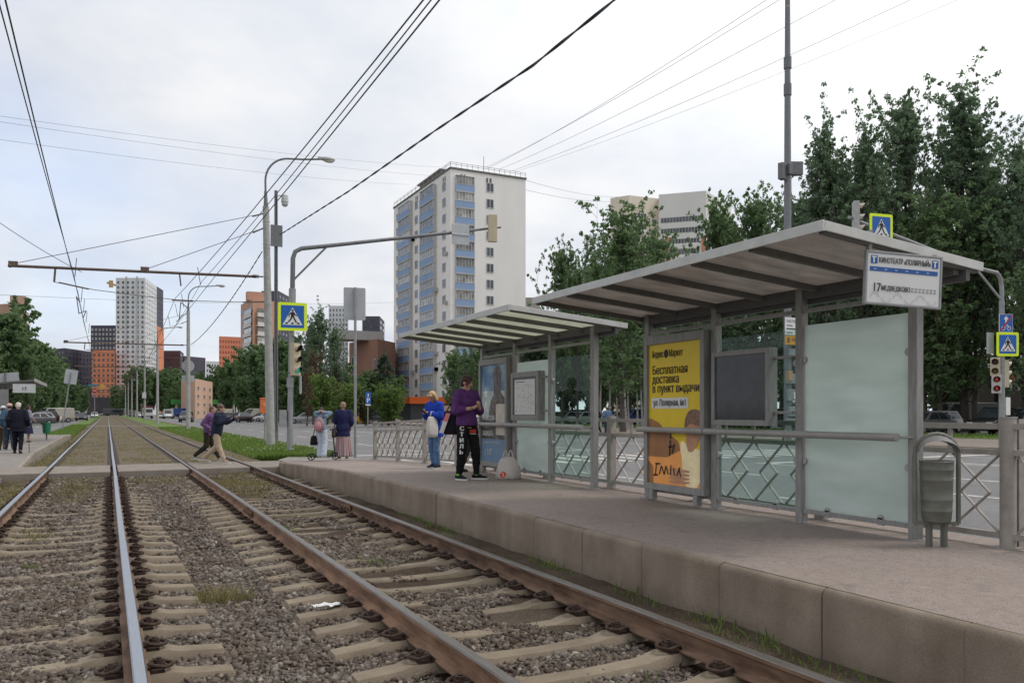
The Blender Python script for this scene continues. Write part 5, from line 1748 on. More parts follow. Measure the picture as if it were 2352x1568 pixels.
# ---------------------------------------------------------------- overhead wires
M_wire = mat('wire', (.045, .045, .05), .6)
M_wire2 = mat('thin_wire', (.22, .22, .235), .6)
def sag(p, q, s_, n=14):
    p, q = Vector(p), Vector(q)
    return [p.lerp(q, i / n) - Vector((0, 0, s_ * 4 * (i / n) * (1 - i / n))) for i in range(n + 1)]
def wire(name, label, pts, r_, m=None, cat='wire', group='overhead tram wires', n=5):
    b = MB(); b.tube(pts, r_, n)
    return tag(b.build(name, m or M_wire, smooth=True), label, cat, group)
ZC = 5.95
for i, (x0, xb, nm) in enumerate(((-1.02, -1.0, 'left'), (3.05, 2.4, 'right'))):
    xs = [(-6, x0), (10, x0 + .02), (34.6, xb), (73, x0 - .3 + (.3 if i else .2)), (111, xb - .2), (149, x0), (187, xb), (263, x0 - .4), (340, xb)]
    pts = []
    for (ya, xa), (yb, xb_) in zip(xs[:-1], xs[1:]):
        for k in range(6):
            u_ = k / 6
            pts.append((xa + (xb_ - xa) * u_, ya + (yb - ya) * u_, ZC - .1 * 4 * u_ * (1 - u_)))
    pts.append((xs[-1][1], xs[-1][0], ZC))
    wire('contact_wire', 'contact wire hanging over the %s tram track' % nm, pts, .0105)
    ps = [-6, 34.6, 73, 111, 149, 187, 263]
    pts = []
    for ya, yb in zip(ps[:-1], ps[1:]):
        pts += sag((x0 + (-.13 if i == 0 else .35), ya, ZC + .75 if ya > 0 else ZC + .45), (x0 + (-.13 if i == 0 else .35), yb, ZC + .75), .45 if ya > 0 else .25, 12)[:-1]
    wire('messenger_wire', 'upper carrying wire above the %s tram track' % nm, pts, .0095)
    # droppers and a looped jumper between the two wires
    for k, y in enumerate((30.5, 37.5, 41, 46, 52, 60)):
        wire('dropper_wire', 'short dropper wires joining the two wires over the %s track' % nm, [(x0 + .05 - (0.15 if i else 0), y, ZC + .0), (x0 + .1 - (0.3 if i else 0), y, ZC + .62 - .02 * k)], .012, group='droppers over the %s track' % nm)
    pj = [(x0, 37, ZC - .05), (x0 - .15, 38.5, ZC + .35), (x0 - .1, 40, ZC - .2), (x0 + .15, 41.5, ZC + .1), (x0, 43, ZC - .05)]
    wire('jumper_cable', 'looped black jumper cable on the %s track wires beyond the bracket' % nm, pj, .02)
P = aX(1010, 0, 3.6)
wire('feeder_wire', 'straight feeder wire running above the right track to the horizon', [aX(1010, 0, 3.28) + (aX(1010, 0, 3.28) - aX(501, 626, 3.28)) * .5, aX(1010, 0, 3.28), aX(676, 414.6, 3.28), aX(501, 626, 3.28), aX(378, 780, 3.28), aX(300, 880, 3.28)], .011)
def twisted(label, pts, r_):
    """two strands wound round each other"""
    b = MB()
    P = []
    for a_, b_ in zip(pts[:-1], pts[1:]):
        L_ = (b_ - a_).length
        n_ = max(2, int(L_ / .22))
        P += [a_.lerp(b_, i / n_) for i in range(n_)]
    for ph in (0, math.pi):
        b.tube([p + Vector((math.cos(i * .75 + ph) * r_, 0, math.sin(i * .75 + ph) * r_)) for i, p in enumerate(P)], r_ * 1.25, 5)
    return tag(b.build('twisted_cable', M_wire, smooth=True), label, 'cable', 'twisted power cables')
X_ = 6.2
twisted('thick twisted cable sweeping from the camera mast to the upper edge', [aX(1530, -90, X_), aX(1412, 0, X_), aX(1225, 150, X_), aX(1000, 300, X_), aX(800, 440, X_), aX(640, 541, X_)], .0115)
twisted('twisted cable sagging from the big pole to the next lamp pole', sag(aX(602, 578, X_), aX(438, 792, X_), .5, 10), .0125)
wire('guy_wire', 'stay wire crossing the sky at the left edge down to the bracket', sag(aY(-60, 470, 30), aY(188, 625, 34.6), .1), .011)
# thin lines high across the street
def sky_wire(label, a_, b_, s_=1.0, r_=.012):
    wire('street_wire', label, sag(a_, b_, s_, 18), r_, M_wire2, group='thin wires across the street')
for i, (x0, y0, x1, y1) in enumerate(((1115, 385, 1800, -6), (1118, 388, 1770, -6), (1145, 390, 1930, -6), (1175, 393, 2105, -6), (1185, 394, 2215, -6))):
    sky_wire('thin wire from the tower block roof to the upper right, number %d from the left' % (i + 1) if False else ('thin wire from the balcony tower roof up to the right, ' + ('leftmost', 'second from left', 'middle one', 'second from right', 'rightmost')[i]), dp(x0, y0, 133), dp(x1, y1, 60), .6, .022 if i != 4 else .016)
for i, (x0, y0, x1, y1, q) in enumerate(((-20, 264, 1010, 384, 'topmost'), (-20, 277, 1010, 405, 'second highest'), (-20, 318, 940, 424, 'third highest'), (-20, 676, 905, 694, 'lowest'))):
    sky_wire('thin wire crossing the sky left of the balcony tower, ' + q, dp(x0, y0, 60), dp(x1, y1, 140), .5, .014)
for i, (y0, y1, q) in enumerate(((414, 452, 'upper'), (436, 462, 'lower'))):
    sky_wire('thin wire between the balcony tower and the beige tower, ' + q, dp(1207, y0, 135), dp(1420, y1, 230), .8, .03)
# ================================================================== BUILDINGS
M_wglass = mat('window_glass', (.06, .07, .08), .08, var=.5, vscale=.6, spec=.6, rand=.5)
M_wframe = mat('window_frame', (.55, .55, .54), .5)
def lin(*c):
    return tuple((x / 255) ** 2.2 for x in c)
def wplane(p0, p1):
    """wall plane from p0 to p1 as seen from outside with p0 on the left: x along, y up, z outwards"""
    u = Vector((p1[0] - p0[0], p1[1] - p0[1], 0))
    return M4((p0[0], p0[1], 0), u, (0, 0, 1)), u.length
def windows(t, M, xs, zs, w_, h_, mats, name='window', budget=None, skip=None, depth=.08, frame=.1):
    """one object per opening (shared mesh); the ones past the budget go into one 'stuff' part"""
    me = None
    rest = MB()
    Rm = M.to_3x3().to_4x4()
    for z in zs:
        for x in xs:
            if skip and skip(x, z):
                continue
            if budget is None or budget[0] > 0:
                if me is None:
                    b = MB()
                    I = Matrix.Identity(4)
                    f = frame
                    b.prism([(-w_ / 2, -h_ / 2), (w_ / 2, -h_ / 2), (w_ / 2, h_ / 2), (-w_ / 2, h_ / 2)], at(I, 0, 0, depth * .5), depth * .5, 0)
                    for x0, x1, y0, y1 in ((-w_ / 2, -w_ / 2 + f, -h_ / 2, h_ / 2), (w_ / 2 - f, w_ / 2, -h_ / 2, h_ / 2), (-w_ / 2 + f, w_ / 2 - f, -h_ / 2, -h_ / 2 + f), (-w_ / 2 + f, w_ / 2 - f, h_ / 2 - f, h_ / 2)) + (((-f / 2, f / 2, -h_ / 2 + f, h_ / 2 - f),) if w_ > .9 else ()):
                        b.prism([(x0, y0), (x1, y0), (x1, y1), (x0, y1)], at(I, 0, 0, depth), depth * .45, 1)
                    o = b.build(name, mats)
                    me = o.data
                else:
                    o = bpy.data.objects.new(name, me)
                    col.objects.link(o)
                o.parent = t
                o.matrix_local = at(Rm, *((M @ Vector((x, z, 0))) - t.location))
                if budget:
                    budget[0] -= 1
            else:
                rest.prism([(x - w_ / 2, z - h_ / 2), (x + w_ / 2, z - h_ / 2), (x + w_ / 2, z + h_ / 2), (x - w_ / 2, z + h_ / 2)], at(Matrix.Identity(4), 0, 0, 0) @ Matrix.Translation((0, 0, 0)), 0) if False else rest.add([M @ Vector((a, c, .04)) - t.location for a, c in ((x - w_ / 2, z - h_ / 2), (x + w_ / 2, z - h_ / 2), (x + w_ / 2, z + h_ / 2), (x - w_ / 2, z + h_ / 2))], [(0, 1, 2, 3)])
    if rest.v:
        kind(rest.build(name + '_rows', mats[0], t), 'stuff')
def extrude(t, foot, z0, z1, name, m, z_loc=True):
    b = MB()
    n = len(foot)
    o = t.location
    b.add([(x - o.x, y - o.y, z - o.z) for z in (z0, z1) for x, y in foot], [tuple(range(n))[::-1], tuple(range(n, 2 * n))] + [(i, (i + 1) % n, (i + 1) % n + n, i + n) for i in range(n)])
    return b.build(name, m, t)
def wallmat(name, c, var=.07, vs=.25, streak=True):
    return mat(name, c, .85, var=var, vscale=vs, detail=8, stretch=(1, 1, .35) if streak else None)
# ---------------------------------------------------------------- panel block with blue balconies
M_panel = wallmat('panel_white', lin(234, 230, 227), .06)
M_blue = wallmat('balcony_blue', lin(140, 164, 198), .06)
M_grey = wallmat('loggia_grey', lin(186, 182, 178), .1)
BX0, BX1, BY0, BY1, BZ = 50.6, 64.6, 123.4, 152.8, 41.6
t = thing('apartment_block', 'tall white panel apartment block with stacked light blue balconies behind the far shelter', 'building', (BX0, BY0, 0))
extrude(t, [(BX0, BY0), (BX1, BY0), (BX1, BY1), (BX0, BY1)], -.3, BZ, 'wall', M_panel)
b = MB()
b.box(-.15, BX1 - BX0 + .15, -.15, BY1 - BY0 + .15, BZ + .002, BZ + .28)
r_ = b.build('roof', mat('roof_edge', (.16, .155, .15), .8), t)
b = MB()
b.box(2, 9, 9, 20, BZ + .29, BZ + 2.4); b.box(1.5, 9.5, 8.6, 20.4, BZ + 2.41, BZ + 2.6)
b.build('lift_house', mat('lift_house', (.33, .31, .29), .85), r_)
b = MB()
for z in (.55, .85):
    b.bar((0, 0, BZ + .28 + z), (14, 0, BZ + .28 + z), .05, .05); b.bar((0, 0, BZ + .28 + z), (0, 29.4, BZ + .28 + z), .05, .05)
for i in range(15):
    b.bar((i, 0, BZ + .28), (i, 0, BZ + 1.15), .05, .05); b.bar((0, i * 2.1, BZ + .28), (0, i * 2.1, BZ + 1.15), .05, .05)
b.bar((6.5, 1, BZ), (6.5, 1, BZ + 3.2), .07, .07)
b.build('roof_railing', mat('roof_rail', (.3, .28, .26), .7), r_)
FH = 2.72
fl = [BZ - 3.05 - FH * i for i in range(14)]           # sill heights
MR, _ = wplane((BX0, BY0), (BX1, BY0))                 # face towards the camera
ML, _ = wplane((BX0, BY1), (BX0, BY0))                 # face towards the tracks: x measured from the far corner
WM = [M_wglass, M_wframe]
windows(t, MR, [7.2], [z + .8 for z in fl], 1.35, 1.55, WM)
windows(t, ML, [29.4 - 2.8, 29.4 - 16.4, 29.4 - 27.0], [z + .8 for z in fl], 1.35, 1.5, WM)
windows(t, MR, [1.95, 2.55, 6.65, 7.3], [BZ - 1.1], .34, .85, [M_wglass, M_grey], 'vent', frame=.03)
windows(t, ML, [29.4 - x for x in (2.3, 3.1, 7.5, 8.3, 12, 15.8, 16.6, 20, 22, 26)], [BZ - 1.1], .34, .8, [M_wglass, M_grey], 'vent', frame=.03)
def balcony_mesh(w_, dep, frames):
    b = MB()
    I = Matrix.Identity(4)
    b.box(-w_ / 2, w_ / 2, -.14, .0, .0, dep, 2)                                        # floor slab (x along, y up, z out)
    b.box(-w_ / 2, w_ / 2, .0, 1.08, dep - .12, dep - .04, 0)                           # coloured apron
    b.box(-w_ / 2, -w_ / 2 + .1, .0, 2.55, 0, dep - .12, 2); b.box(w_ / 2 - .1, w_ / 2, .0, 2.55, 0, dep - .12, 2)
    b.box(-w_ / 2 + .1, w_ / 2 - .1, 1.12, 2.5, dep - .2, dep - .15, 1)                 # glazing
    b.box(-w_ / 2, w_ / 2, 1.08, 1.13, dep - .2, dep, 3); b.box(-w_ / 2, w_ / 2, 2.5, 2.56, dep - .2, dep - .02, 3)
    for i in range(frames + 1):
        x = -w_ / 2 + .03 + (w_ - .06) * i / frames
        b.box(x - .035, x + .035, 1.13, 2.5, dep - .15, dep - .1, 3)
    return b
M_bglass = mat('balcony_glass', (.24, .24, .245), .15, var=.5, vscale=.9, rand=.4, c2=(.46, .45, .44))
M_bframe = mat('balcony_frame', (.60, .59, .58), .5, rand=.25)
for M, xc, w_, dep, fr in ((MR, 2.55, 3.4, .35, 6), (ML, 29.4 - 9.65, 6.6, .75, 8), (ML, 29.4 - 21.8, 6.6, .75, 8)):
    me = None
    for i, z in enumerate(fl):
        if me is None:
            o = balcony_mesh(w_, dep, fr).build('balcony', [M_blue, M_bglass, M_grey, M_bframe])
            me = o.data
        else:
            o = bpy.data.objects.new('balcony', me); col.objects.link(o)
        o.parent = t
        o.matrix_local = at(M.to_3x3().to_4x4(), *((M @ Vector((xc, z - .45, 0))) - t.location))
b = MB()
rr = random.Random(9)
for i in range(9):
    y = rr.choice((2.8 - 1.2, 5.9, 16.4 + 1.3)); z = rr.choice(fl[2:12])
    b = MB(); b.box(-.42, -.02, y - .4, y + .4, z - .1, z + .45)
    b.build('air_conditioner', mat('ac_shell', (.42, .41, .39), .6), t)
# shop front at the foot of the block
p0 = dp(943, 925, 112); p1 = dp(1003, 925, 113)
t = thing('shop_front', 'low shop with an orange fascia below the blue balcony block', 'shop', (p0.x, p0.y, 0))
dx, dy = p1.x - p0.x, p1.y - p0.y
ft = [(p0.x, p0.y), (p0.x + 7, p0.y - .8), (p0.x + 8.5, p0.y + 9), (p0.x + .5, p0.y + 9)]
extrude(t, ft, -.3, 2.55, 'wall', mat('shop_dark', (.06, .065, .075), .3, var=.3))
extrude(t, [(ft[0][0] - .25, ft[0][1] - .3), (ft[1][0] + .25, ft[1][1] - .3), ft[2], ft[3]], 2.6, 3.55, 'fascia', mat('shop_orange', (.60, .115, .02), .5, var=.08))
# ---------------------------------------------------------------- far towers, placed by distance
def tower(name, label, pts, ytop, m, rows, cols, win, budget=100, base=0.0, depth=18, extra=None, glassm=None, fh=None, zskip=0, frame=.1):
    """pts: photo columns with distance, left to right along the visible faces"""
    P = [dp(x, Y0, d) for x, d in pts]
    ztop = H + (Y0 - ytop) * pts[0][1] / F
    t = thing(name, label, 'building', (P[0].x, P[0].y, base))
    vd = Vector((P[0].x, P[0].y, 0)).normalized() * depth
    foot = [(p.x, p.y) for p in P] + [(P[-1].x + vd.x, P[-1].y + vd.y), (P[0].x + vd.x, P[0].y + vd.y)]
    extrude(t, foot, base - .3, ztop, 'wall', m)
    bud = [budget]
    for i in range(len(P) - 1):
        if not cols[i]:
            continue
        M, Ln = wplane(P[i], P[i + 1])
        n = cols[i]
        xs = [Ln * (k + .5) / n for k in range(n)]
        hgt = (ztop - base - 1.5 - zskip) / rows
        zs = [ztop - 1.2 - hgt * (k + .5) for k in range(rows)]
        windows(t, M, xs, zs, Ln / n * win[0], hgt * win[1], [glassm or M_wglass, m if frame == 0 else M_wframe], budget=bud, frame=frame if frame else .02)
    return t, P, ztop, foot
M_tw = wallmat('tower_white', lin(214, 215, 217), .03)
t, P, zt, ft = tower('tower_block', 'tallest white tower with a grid of dark windows at the end of the tracks', [(266, 450), (333, 450), (360, 482)], 638, M_tw, 26, [6, 7], (.42, .52), zskip=3, frame=0)
b = MB()
for x in (.36, .73):
    M, Ln = wplane(P[0], P[1])
    p = M @ Vector((Ln * x, 0, 0)) - t.location
    b.box(p.x - .35, p.x + .35, p.y - .5, p.y + .4, 3, zt + .8)
b.build('downpipe', mat('pipe_grey', lin(170, 172, 176), .6), t)
M_char = wallmat('clad_charcoal', lin(84, 84, 96), .08)
M_orangec = wallmat('clad_orange', lin(214, 134, 100), .06)
t, P, zt, ft = tower('tower_block', 'slim tower wing, charcoal above and orange below, against the white tower', [(359.5, 483), (375, 500)], 657, M_char, 26, [5], (.4, .5), budget=70, frame=0, depth=20)
z_or = H + (Y0 - 748) * 483 / F
vd = Vector((S * -.55 + C * .0, -.9, 0)).normalized() * .25
extrude(t, [(ft[0][0] + vd.x, ft[0][1] + vd.y), (ft[1][0] + .3, ft[1][1] + vd.y), (ft[2][0] + .3, ft[2][1]), ft[3]], .0, z_or, 'orange_cladding', M_orangec)
tower('apartment_tower', 'charcoal tower rising left of the white tower above the orange block', [(208.5, 470), (266, 470)], 747, M_char, 19, [7], (.5, .5), budget=100, frame=.25)
tower('apartment_slab', 'bright orange apartment slab left of the white tower', [(212, 440), (263.5, 440)], 804, M_orangec, 12, [5], (.5, .55), budget=80, frame=0)
tower('apartment_slab', 'wide dark slab behind the leftmost trees, left of the orange slab', [(118, 480), (148, 470), (212, 500)], 802, wallmat('clad_dark', lin(84, 80, 92), .08), 13, [4, 8], (.4, .5), budget=100, frame=0)
tower('apartment_slab', 'dark slab right of the white tower, the taller of two', [(374.5, 520), (414, 520), (422, 545)], 805, wallmat('clad_violet', lin(92, 84, 94), .08), 13, [7, 2], (.4, .5), budget=90, frame=0)
tower('apartment_slab', 'dark slab behind the second lamp pole, the lower of two', [(422, 540), (472, 560)], 817, wallmat('clad_violet2', lin(84, 78, 92), .08), 12, [8], (.4, .5), budget=90, frame=0)
tower('apartment_block', 'small distant white block in the gap right of the dark slabs', [(473, 560), (503, 565)], 829, M_tw, 10, [5], (.45, .5), budget=50, frame=0)
tower('apartment_slab', 'plain orange slab in the gap left of the brick block', [(503, 420), (553, 425)], 772, wallmat('clad_orange2', lin(212, 132, 106), .05), 14, [8], (.45, .45), budget=100, frame=0, glassm=mat('rust_glass', lin(150, 78, 62), .3))
t, P, zt, ft = tower('brick_block', 'brown brick apartment block with white balconies, left of the big concrete pole', [(553, 250), (581, 236), (640, 244)], 700, wallmat('brick_rose', lin(186, 144, 124), .1), 13, [3, 0], (.35, .5), budget=40, depth=14)
def balc_stack(t, M, x0, x1, zs, m, h_=1.0, out=1.0):
    for z in zs:
        b = MB()
        f = lambda a, c, e: (M @ Vector((a, c, e))) - t.location
        for (y0, y1, e0, e1, mi) in ((0, h_, out - .12, out, 0), (-.2, 0, 0, out, 0), (h_, 2.3, out - .25, out - .2, 1)):
            vs = [f(a, c, e) for e in (e0, e1) for c in (z + y0, z + y1) for a in (x0, x1)]
            b.add(vs, [(0, 2, 3, 1), (4, 5, 7, 6), (0, 1, 5, 4), (2, 6, 7, 3), (0, 4, 6, 2), (1, 3, 7, 5)], mi)
        b.build('balcony', [m, M_bglass], t)
M_wb = wallmat('balcony_white', lin(206, 202, 198), .05)
M, Ln = wplane(P[1], P[2])
balc_stack(t, M, Ln * .1, Ln * .48, [zt - 5 - 2.8 * i for i in range(10)], M_wb)
M, Ln = wplane(P[0], P[1])
balc_stack(t, M, Ln * .35, Ln * .95, [zt - 5 - 2.8 * i for i in range(10)], M_wb, out=.5)
b = MB(); p = P[1] - t.location; b.box(p.x - 1, p.x + 4, p.y + 4, p.y + 7, zt, zt + 2.6)
b.build('roof_house', MAT['brick_rose'], t)
tower('apartment_tower', 'charcoal tower peeking above the brick block behind the camera mast', [(600, 430), (640, 430), (668, 455)], 668, M_char, 20, [6, 4], (.4, .45), budget=60, frame=0)
t, P, zt, ft = tower('brick_block', 'brown brick block with balconies at the left edge above the trees', [(-30, 240), (44, 236), (66, 262)], 700, wallmat('brick_rose2', lin(184, 150, 132), .08), 12, [0, 0], (.3, .5), budget=30, depth=16)
M, Ln = wplane(P[0], P[1])
balc_stack(t, M, Ln * .60, Ln * .92, [zt - 6.2 - 2.8 * i for i in range(7)], M_wb, out=.5)
M, Ln = wplane(P[1], P[2])
balc_stack(t, M, Ln * .25, Ln * .8, [zt - 4.5 - 2.8 * i for i in range(8)], M_wb)
p = P[1] - t.location
b = MB(); b.box(p.x - 2.5, p.x + 1.5, p.y + 2, p.y + 6, zt, zt + 2.4); k = MB(); k.bar((p.x - 6, p.y + 3, zt), (p.x - 6, p.y + 3, zt + 3), .15, .15); k.build('antenna', M_galvd, t); b.build('roof_house', MAT['brick_rose2'], t)
# crane top behind the white tower
p = dp(258, 655, 520)
t = thing('tower_crane', 'yellow jib end of a crane poking out left of the white tower', 'crane', (p.x, p.y, p.z - 75))
b = MB(); b.box(3.0, 4.2, -.6, .6, -.5 - p.z + 75, 77); b.build('mast', mat('crane_yellow', (.45, .30, .12), .6), t)
b = MB(); b.bar((-3.2, 0, 76.5), (6, 0, 74), 1.1, 1.2); b.box(-2, .5, -.7, .7, 73.6, 78); b.build('jib', MAT['crane_yellow'], t)
# ---------------------------------------------------------------- beige tower on the right
Mbe = wallmat('tower_beige', lin(226, 213, 197), .04)
t, P, zt, ft = tower('apartment_tower', 'stepped beige and white tower above the trees, right of the blue balcony block', [(1402, 228), (1445, 225), (1520, 229)], 455, Mbe, 22, [0, 0], (.3, .5), budget=0, depth=16)
P2 = [dp(1513, Y0, 226), dp(1622, Y0, 222), dp(1680, Y0, 240)]
vd = Vector((P2[0].x, P2[0].y, 0)).normalized() * 14
extrude(t, [(p.x, p.y) for p in P2] + [(P2[2].x + vd.x, P2[2].y + vd.y), (P2[0].x + vd.x, P2[0].y + vd.y)], -.3, H + (Y0 - 447) * 226 / F, 'white_wing', wallmat('tower_offwhite', lin(222, 220, 216), .03))
M, Ln = wplane(P2[0], P2[1])
zs = [zt - 7.6 - 3.05 * i for i in range(14)]
def strip_windows(t, M, x0, x1, zs, m_apron=None, h_=1.35):
    for z in zs:
        b = MB()
        n = max(2, int((x1 - x0) / .8))
        f = lambda a, c, e: (M @ Vector((a, c, e))) - t.location
        def bx(a0, a1, c0, c1, e0, e1, mi):
            vs = [f(a, c, e) for e in (e0, e1) for c in (c0, c1) for a in (a0, a1)]
            b.add(vs, [(0, 2, 3, 1), (4, 5, 7, 6), (0, 1, 5, 4), (2, 6, 7, 3), (0, 4, 6, 2), (1, 3, 7, 5)], mi)
        bx(x0, x1, z, z + h_, .03, .07, 0)
        for i in range(n + 1):
            x = x0 + (x1 - x0) * i / n
            bx(x - .05, x + .05, z, z + h_, .071, .12, 1)
        if m_apron:
            bx(x0 - .1, x1 + .1, z - 1.5, z - .02, .03, .45, 2)
        b.build('loggia', [M_wglass, M_wframe, m_apron or M_wframe], t)
strip_windows(t, M, .6, Ln * .95, zs[:2], None)
strip_windows(t, M, Ln * .22, Ln * .86, zs[2:], MAT['tower_offwhite'])
b = MB()
for x in (.15, .90):
    p = (M @ Vector((Ln * x, 0, .06))) - t.location
    q = (M @ Vector((Ln * (x + .1), 0, .06))) - t.location
    b.add([(p.x, p.y, 0), (q.x, q.y, 0), (q.x, q.y, zs[2] + 2.0), (p.x, p.y, zs[2] + 2.0)], [(0, 1, 2, 3)])
b.build('brick_strip', wallmat('strip_terracotta', lin(204, 136, 112), .05), t)
M, Ln = wplane(P[0], P[1])
strip_windows(t, M, Ln * .22, Ln * .98, zs, MAT['tower_offwhite'])
M, Ln = wplane(P[1], P[2])
strip_windows(t, M, Ln * .24, Ln * .52, [zs[0] + 1.5, zs[0] - 1.6], MAT['tower_offwhite'])
windows(t, M, [Ln * .76], [z + .8 for z in zs], 1.4, 1.5, WM, budget=[30])
windows(t, M, [Ln * .1], [z + .8 for z in zs], .9, 1.5, WM, budget=[30])
# roofs glimpsed over the far shelter and the brown brick building behind the conifer
t, P, zt, ft = tower('brick_house', 'brown brick building with a flat roof beside the round bush', [(802, 150), (868, 142), (908, 150)], 787, wallmat('brick_brown', lin(150, 112, 96), .12), 3, [0, 0], (.3, .4), depth=14)
b = MB(); p = P[1] - t.location; b.box(p.x - 6, p.x + 2, p.y + 3, p.y + 8, zt + .01, zt + 1.6)
b.build('roof_house', wallmat('roof_pale', lin(168, 165, 162), .1), t)
M, Ln = wplane(P[0], P[1])
windows(t, M, [Ln * .18], [zt - 4.2, zt - 7.5], 1.6, 3.2, [M_wglass, M_wframe], budget=[10])
windows(t, M, [Ln * .9], [zt - 4.6], 1.0, 2.2, [M_wglass, M_wframe], budget=[10])
t, P, zt, ft = tower('apartment_tower', 'dark tower beyond the brown brick house, left of the balcony block', [(832, 430), (872, 430), (883, 455)], 726, M_char, 17, [7, 2], (.45, .5), budget=100, frame=0)
t, P, zt, ft = tower('apartment_tower', 'pale tower right behind the grey sign post plate', [(755, 470), (800, 470)], 702, M_tw, 22, [6], (.4, .5), budget=100, frame=0)
t, P, zt, ft = tower('low_building', 'grey low building glimpsed between the balcony block and the near shelter roof', [(1207, 200), (1240, 200)], 683, wallmat('low_grey', lin(160, 152, 146), .1), 8, [3], (.3, .4), budget=10, depth=10)
# ---------------------------------------------------------------- petrol station and beige house far down the road
p = dp(392, Y0, 215)
t = thing('filling_station', 'long filling station with a bright green canopy edge far down the road', 'petrol station', (p.x, p.y, 0))
q = dp(572, Y0, 225) - p
def onl(u, dz, back=0):
    return (q.x * u + back * S, q.y * u + back * C, dz)
zc0 = H + (Y0 - 928) * 215 / F; zc1 = H + (Y0 - 917) * 215 / F
b = MB(); v = [onl(0, zc0), onl(1, zc0), onl(1, zc0, 10), onl(0, zc0, 10), onl(0, zc1), onl(1, zc1), onl(1, zc1, 10), onl(0, zc1, 10)]
FB = [(0, 3, 2, 1), (4, 5, 6, 7), (0, 1, 5, 4), (1, 2, 6, 5), (2, 3, 7, 6), (3, 0, 4, 7)]
b.add(v, FB); b.build('canopy', mat('station_green', (.05, .26, .06), .5, var=.1), t)
b = MB(); b.add([onl(.0, -.1, 9), onl(1.0, -.1, 9), onl(1.0, -.1, 13), onl(0, -.1, 13), onl(.0, zc0 - .1, 9), onl(1.0, zc0 - .1, 9), onl(1.0, zc0 - .1, 13), onl(0, zc0 - .1, 13)], FB)
b.build('shop_wall', mat('station_dark', (.10, .08, .08), .4, var=.3, vscale=.5), t)
b = MB(); b.add([onl(.0, zc0 - 1.0, 8.8), onl(1.0, zc0 - 1.0, 8.8), onl(1.0, zc0 - 1.0, 8.95), onl(0, zc0 - 1.0, 8.95), onl(.0, zc0 - .5, 8.8), onl(1.0, zc0 - .5, 8.8), onl(1.0, zc0 - .5, 8.95), onl(0, zc0 - .5, 8.95)], FB)
b.build('sign_band', M_white, t)
for u_ in (.05, .25, .42, .58, .78, .82, .86, .9, .94, .98):
    b = MB(); c_ = onl(u_, 0, 1.0); b.box(c_[0] - .25, c_[0] + .25, c_[1] - .25, c_[1] + .25, -.1, zc0); b.build('column', M_white, t)
b = MB(); c_ = onl(.62, 0, .5); b.box(c_[0] - 1, c_[0] + 1, c_[1], c_[1] + .2, zc0 - 1.3, zc0 - .4); b.build('red_sign', mat('station_red', (.5, .04, .03), .5), t)
t, P, zt, ft = tower('beige_house', 'square beige brick house behind the second lamp pole', [(416, 200), (448, 192), (488, 215)], 872, wallmat('brick_beige', lin(204, 168, 146), .08), 4, [0, 3], (.25, .45), budget=20, depth=14, zskip=0)
b = MB(); b.box(0, 0, 0, 0, 0, 0)
# dark low shops under the trees at the left end of the far road, and a shop sign at the right edge
t, P, zt, ft = tower('low_shop', 'low dark shop row with pale signs straight ahead beyond the end of the track', [(195, 420), (310, 420)], 912, mat('shop_row', lin(62, 58, 62), .6, var=.3, vscale=.2), 2, [0], (.5, .5), depth=12)
b = MB(); b.box(2, 12, -.6, -.1, 4.6, 6.4); b.box(16, 22, -.6, -.1, 2.4, 4.2); b.box(0, 8, -.5, -.1, 1.0, 3.0)
b.build('shop_sign', mat('sign_cream', (.5, .48, .40), .6), t)
p = dp(2312, 868, 75)
t = thing('cafe', 'dark cafe with a red sign and white letters under the trees at the right edge', 'shop', (p.x, p.y, 0))
b = MB(); b.box(-2, 14, 1, 9, -.2, 5.6); b.build('wall', mat('cafe_wall', (.07, .055, .05), .6, var=.2), t, )
b = MB(); b.box(.2, 5.5, .75, .95, p.z - .1, p.z + .75); b.build('red_sign', mat('cafe_red', (.45, .05, .03), .5), t)
b = MB(); b.text('ГУРЗУФ' if False else 'ГУРЗ', .9, MF, .6, p.z - 1.15, 0, 0, .02, 'LEFT'); b.v = [(x, .9, z) for x, y, z in b.v]; b.build('lettering', M_white, t)
for o in (t,):
    o.rotation_euler = (0, 0, R(-38))
# small left shelter on the other platform
M_sh = M_steel
t = thing('bus_shelter', 'small shelter on the left platform seen end-on at the left edge', 'bus shelter', (-2.7, 38.5, lz(38.5)))
zz0 = lz(38.5)
for y in (.3, 2.6, 4.9, 7.0):
    b = MB(); b.box(-1.75, -1.62, y - .05, y + .05, -.05, 2.45); b.build('post', M_sh, t)
b = MB(); b.add([(0, 0, 2.62), (-2.1, 0, 2.38), (-2.1, 7.4, 2.38), (0, 7.4, 2.62), (0, 0, 2.56), (-2.1, 0, 2.32), (-2.1, 7.4, 2.32), (0, 7.4, 2.56)], FB); b.build('roof', mat('shelter_roof_dark', (.12, .12, .12), .6), t)
b = MB(); b.box(.001, .03, -.02, 7.42, 2.52, 2.66); b.build('fascia', M_steel2, t)
b = MB(); b.box(-1.70, -1.67, .36, 2.54, .3, 2.1); b.box(-1.70, -1.67, 2.66, 4.84, .3, 2.1); b.build('glass_panel', M_frost, t)
b = MB(); b.box(-1.9, -.9, .0, .06, .1, 2.2); b.build('end_panel', mat('poster_back', (.2, .2, .2), .5), t)
b = MB(); b.box(-.75, .05, -.08, -.03, 2.06, 2.42); b.build('route_board', mat('board_grey', (.5, .51, .52), .5), t)
b = MB(); b.text('17', .18, at(MF, -.35, -.083, 2.17), 0, 0, 0, 0, .02); b.build('lettering', M_black, t)
p = dp(12, 872, 37)
b = MB(); M = M4((0, 0, 0), (math.cos(.12), 0, math.sin(.12)), (-math.sin(.12), 0, math.cos(.12)))
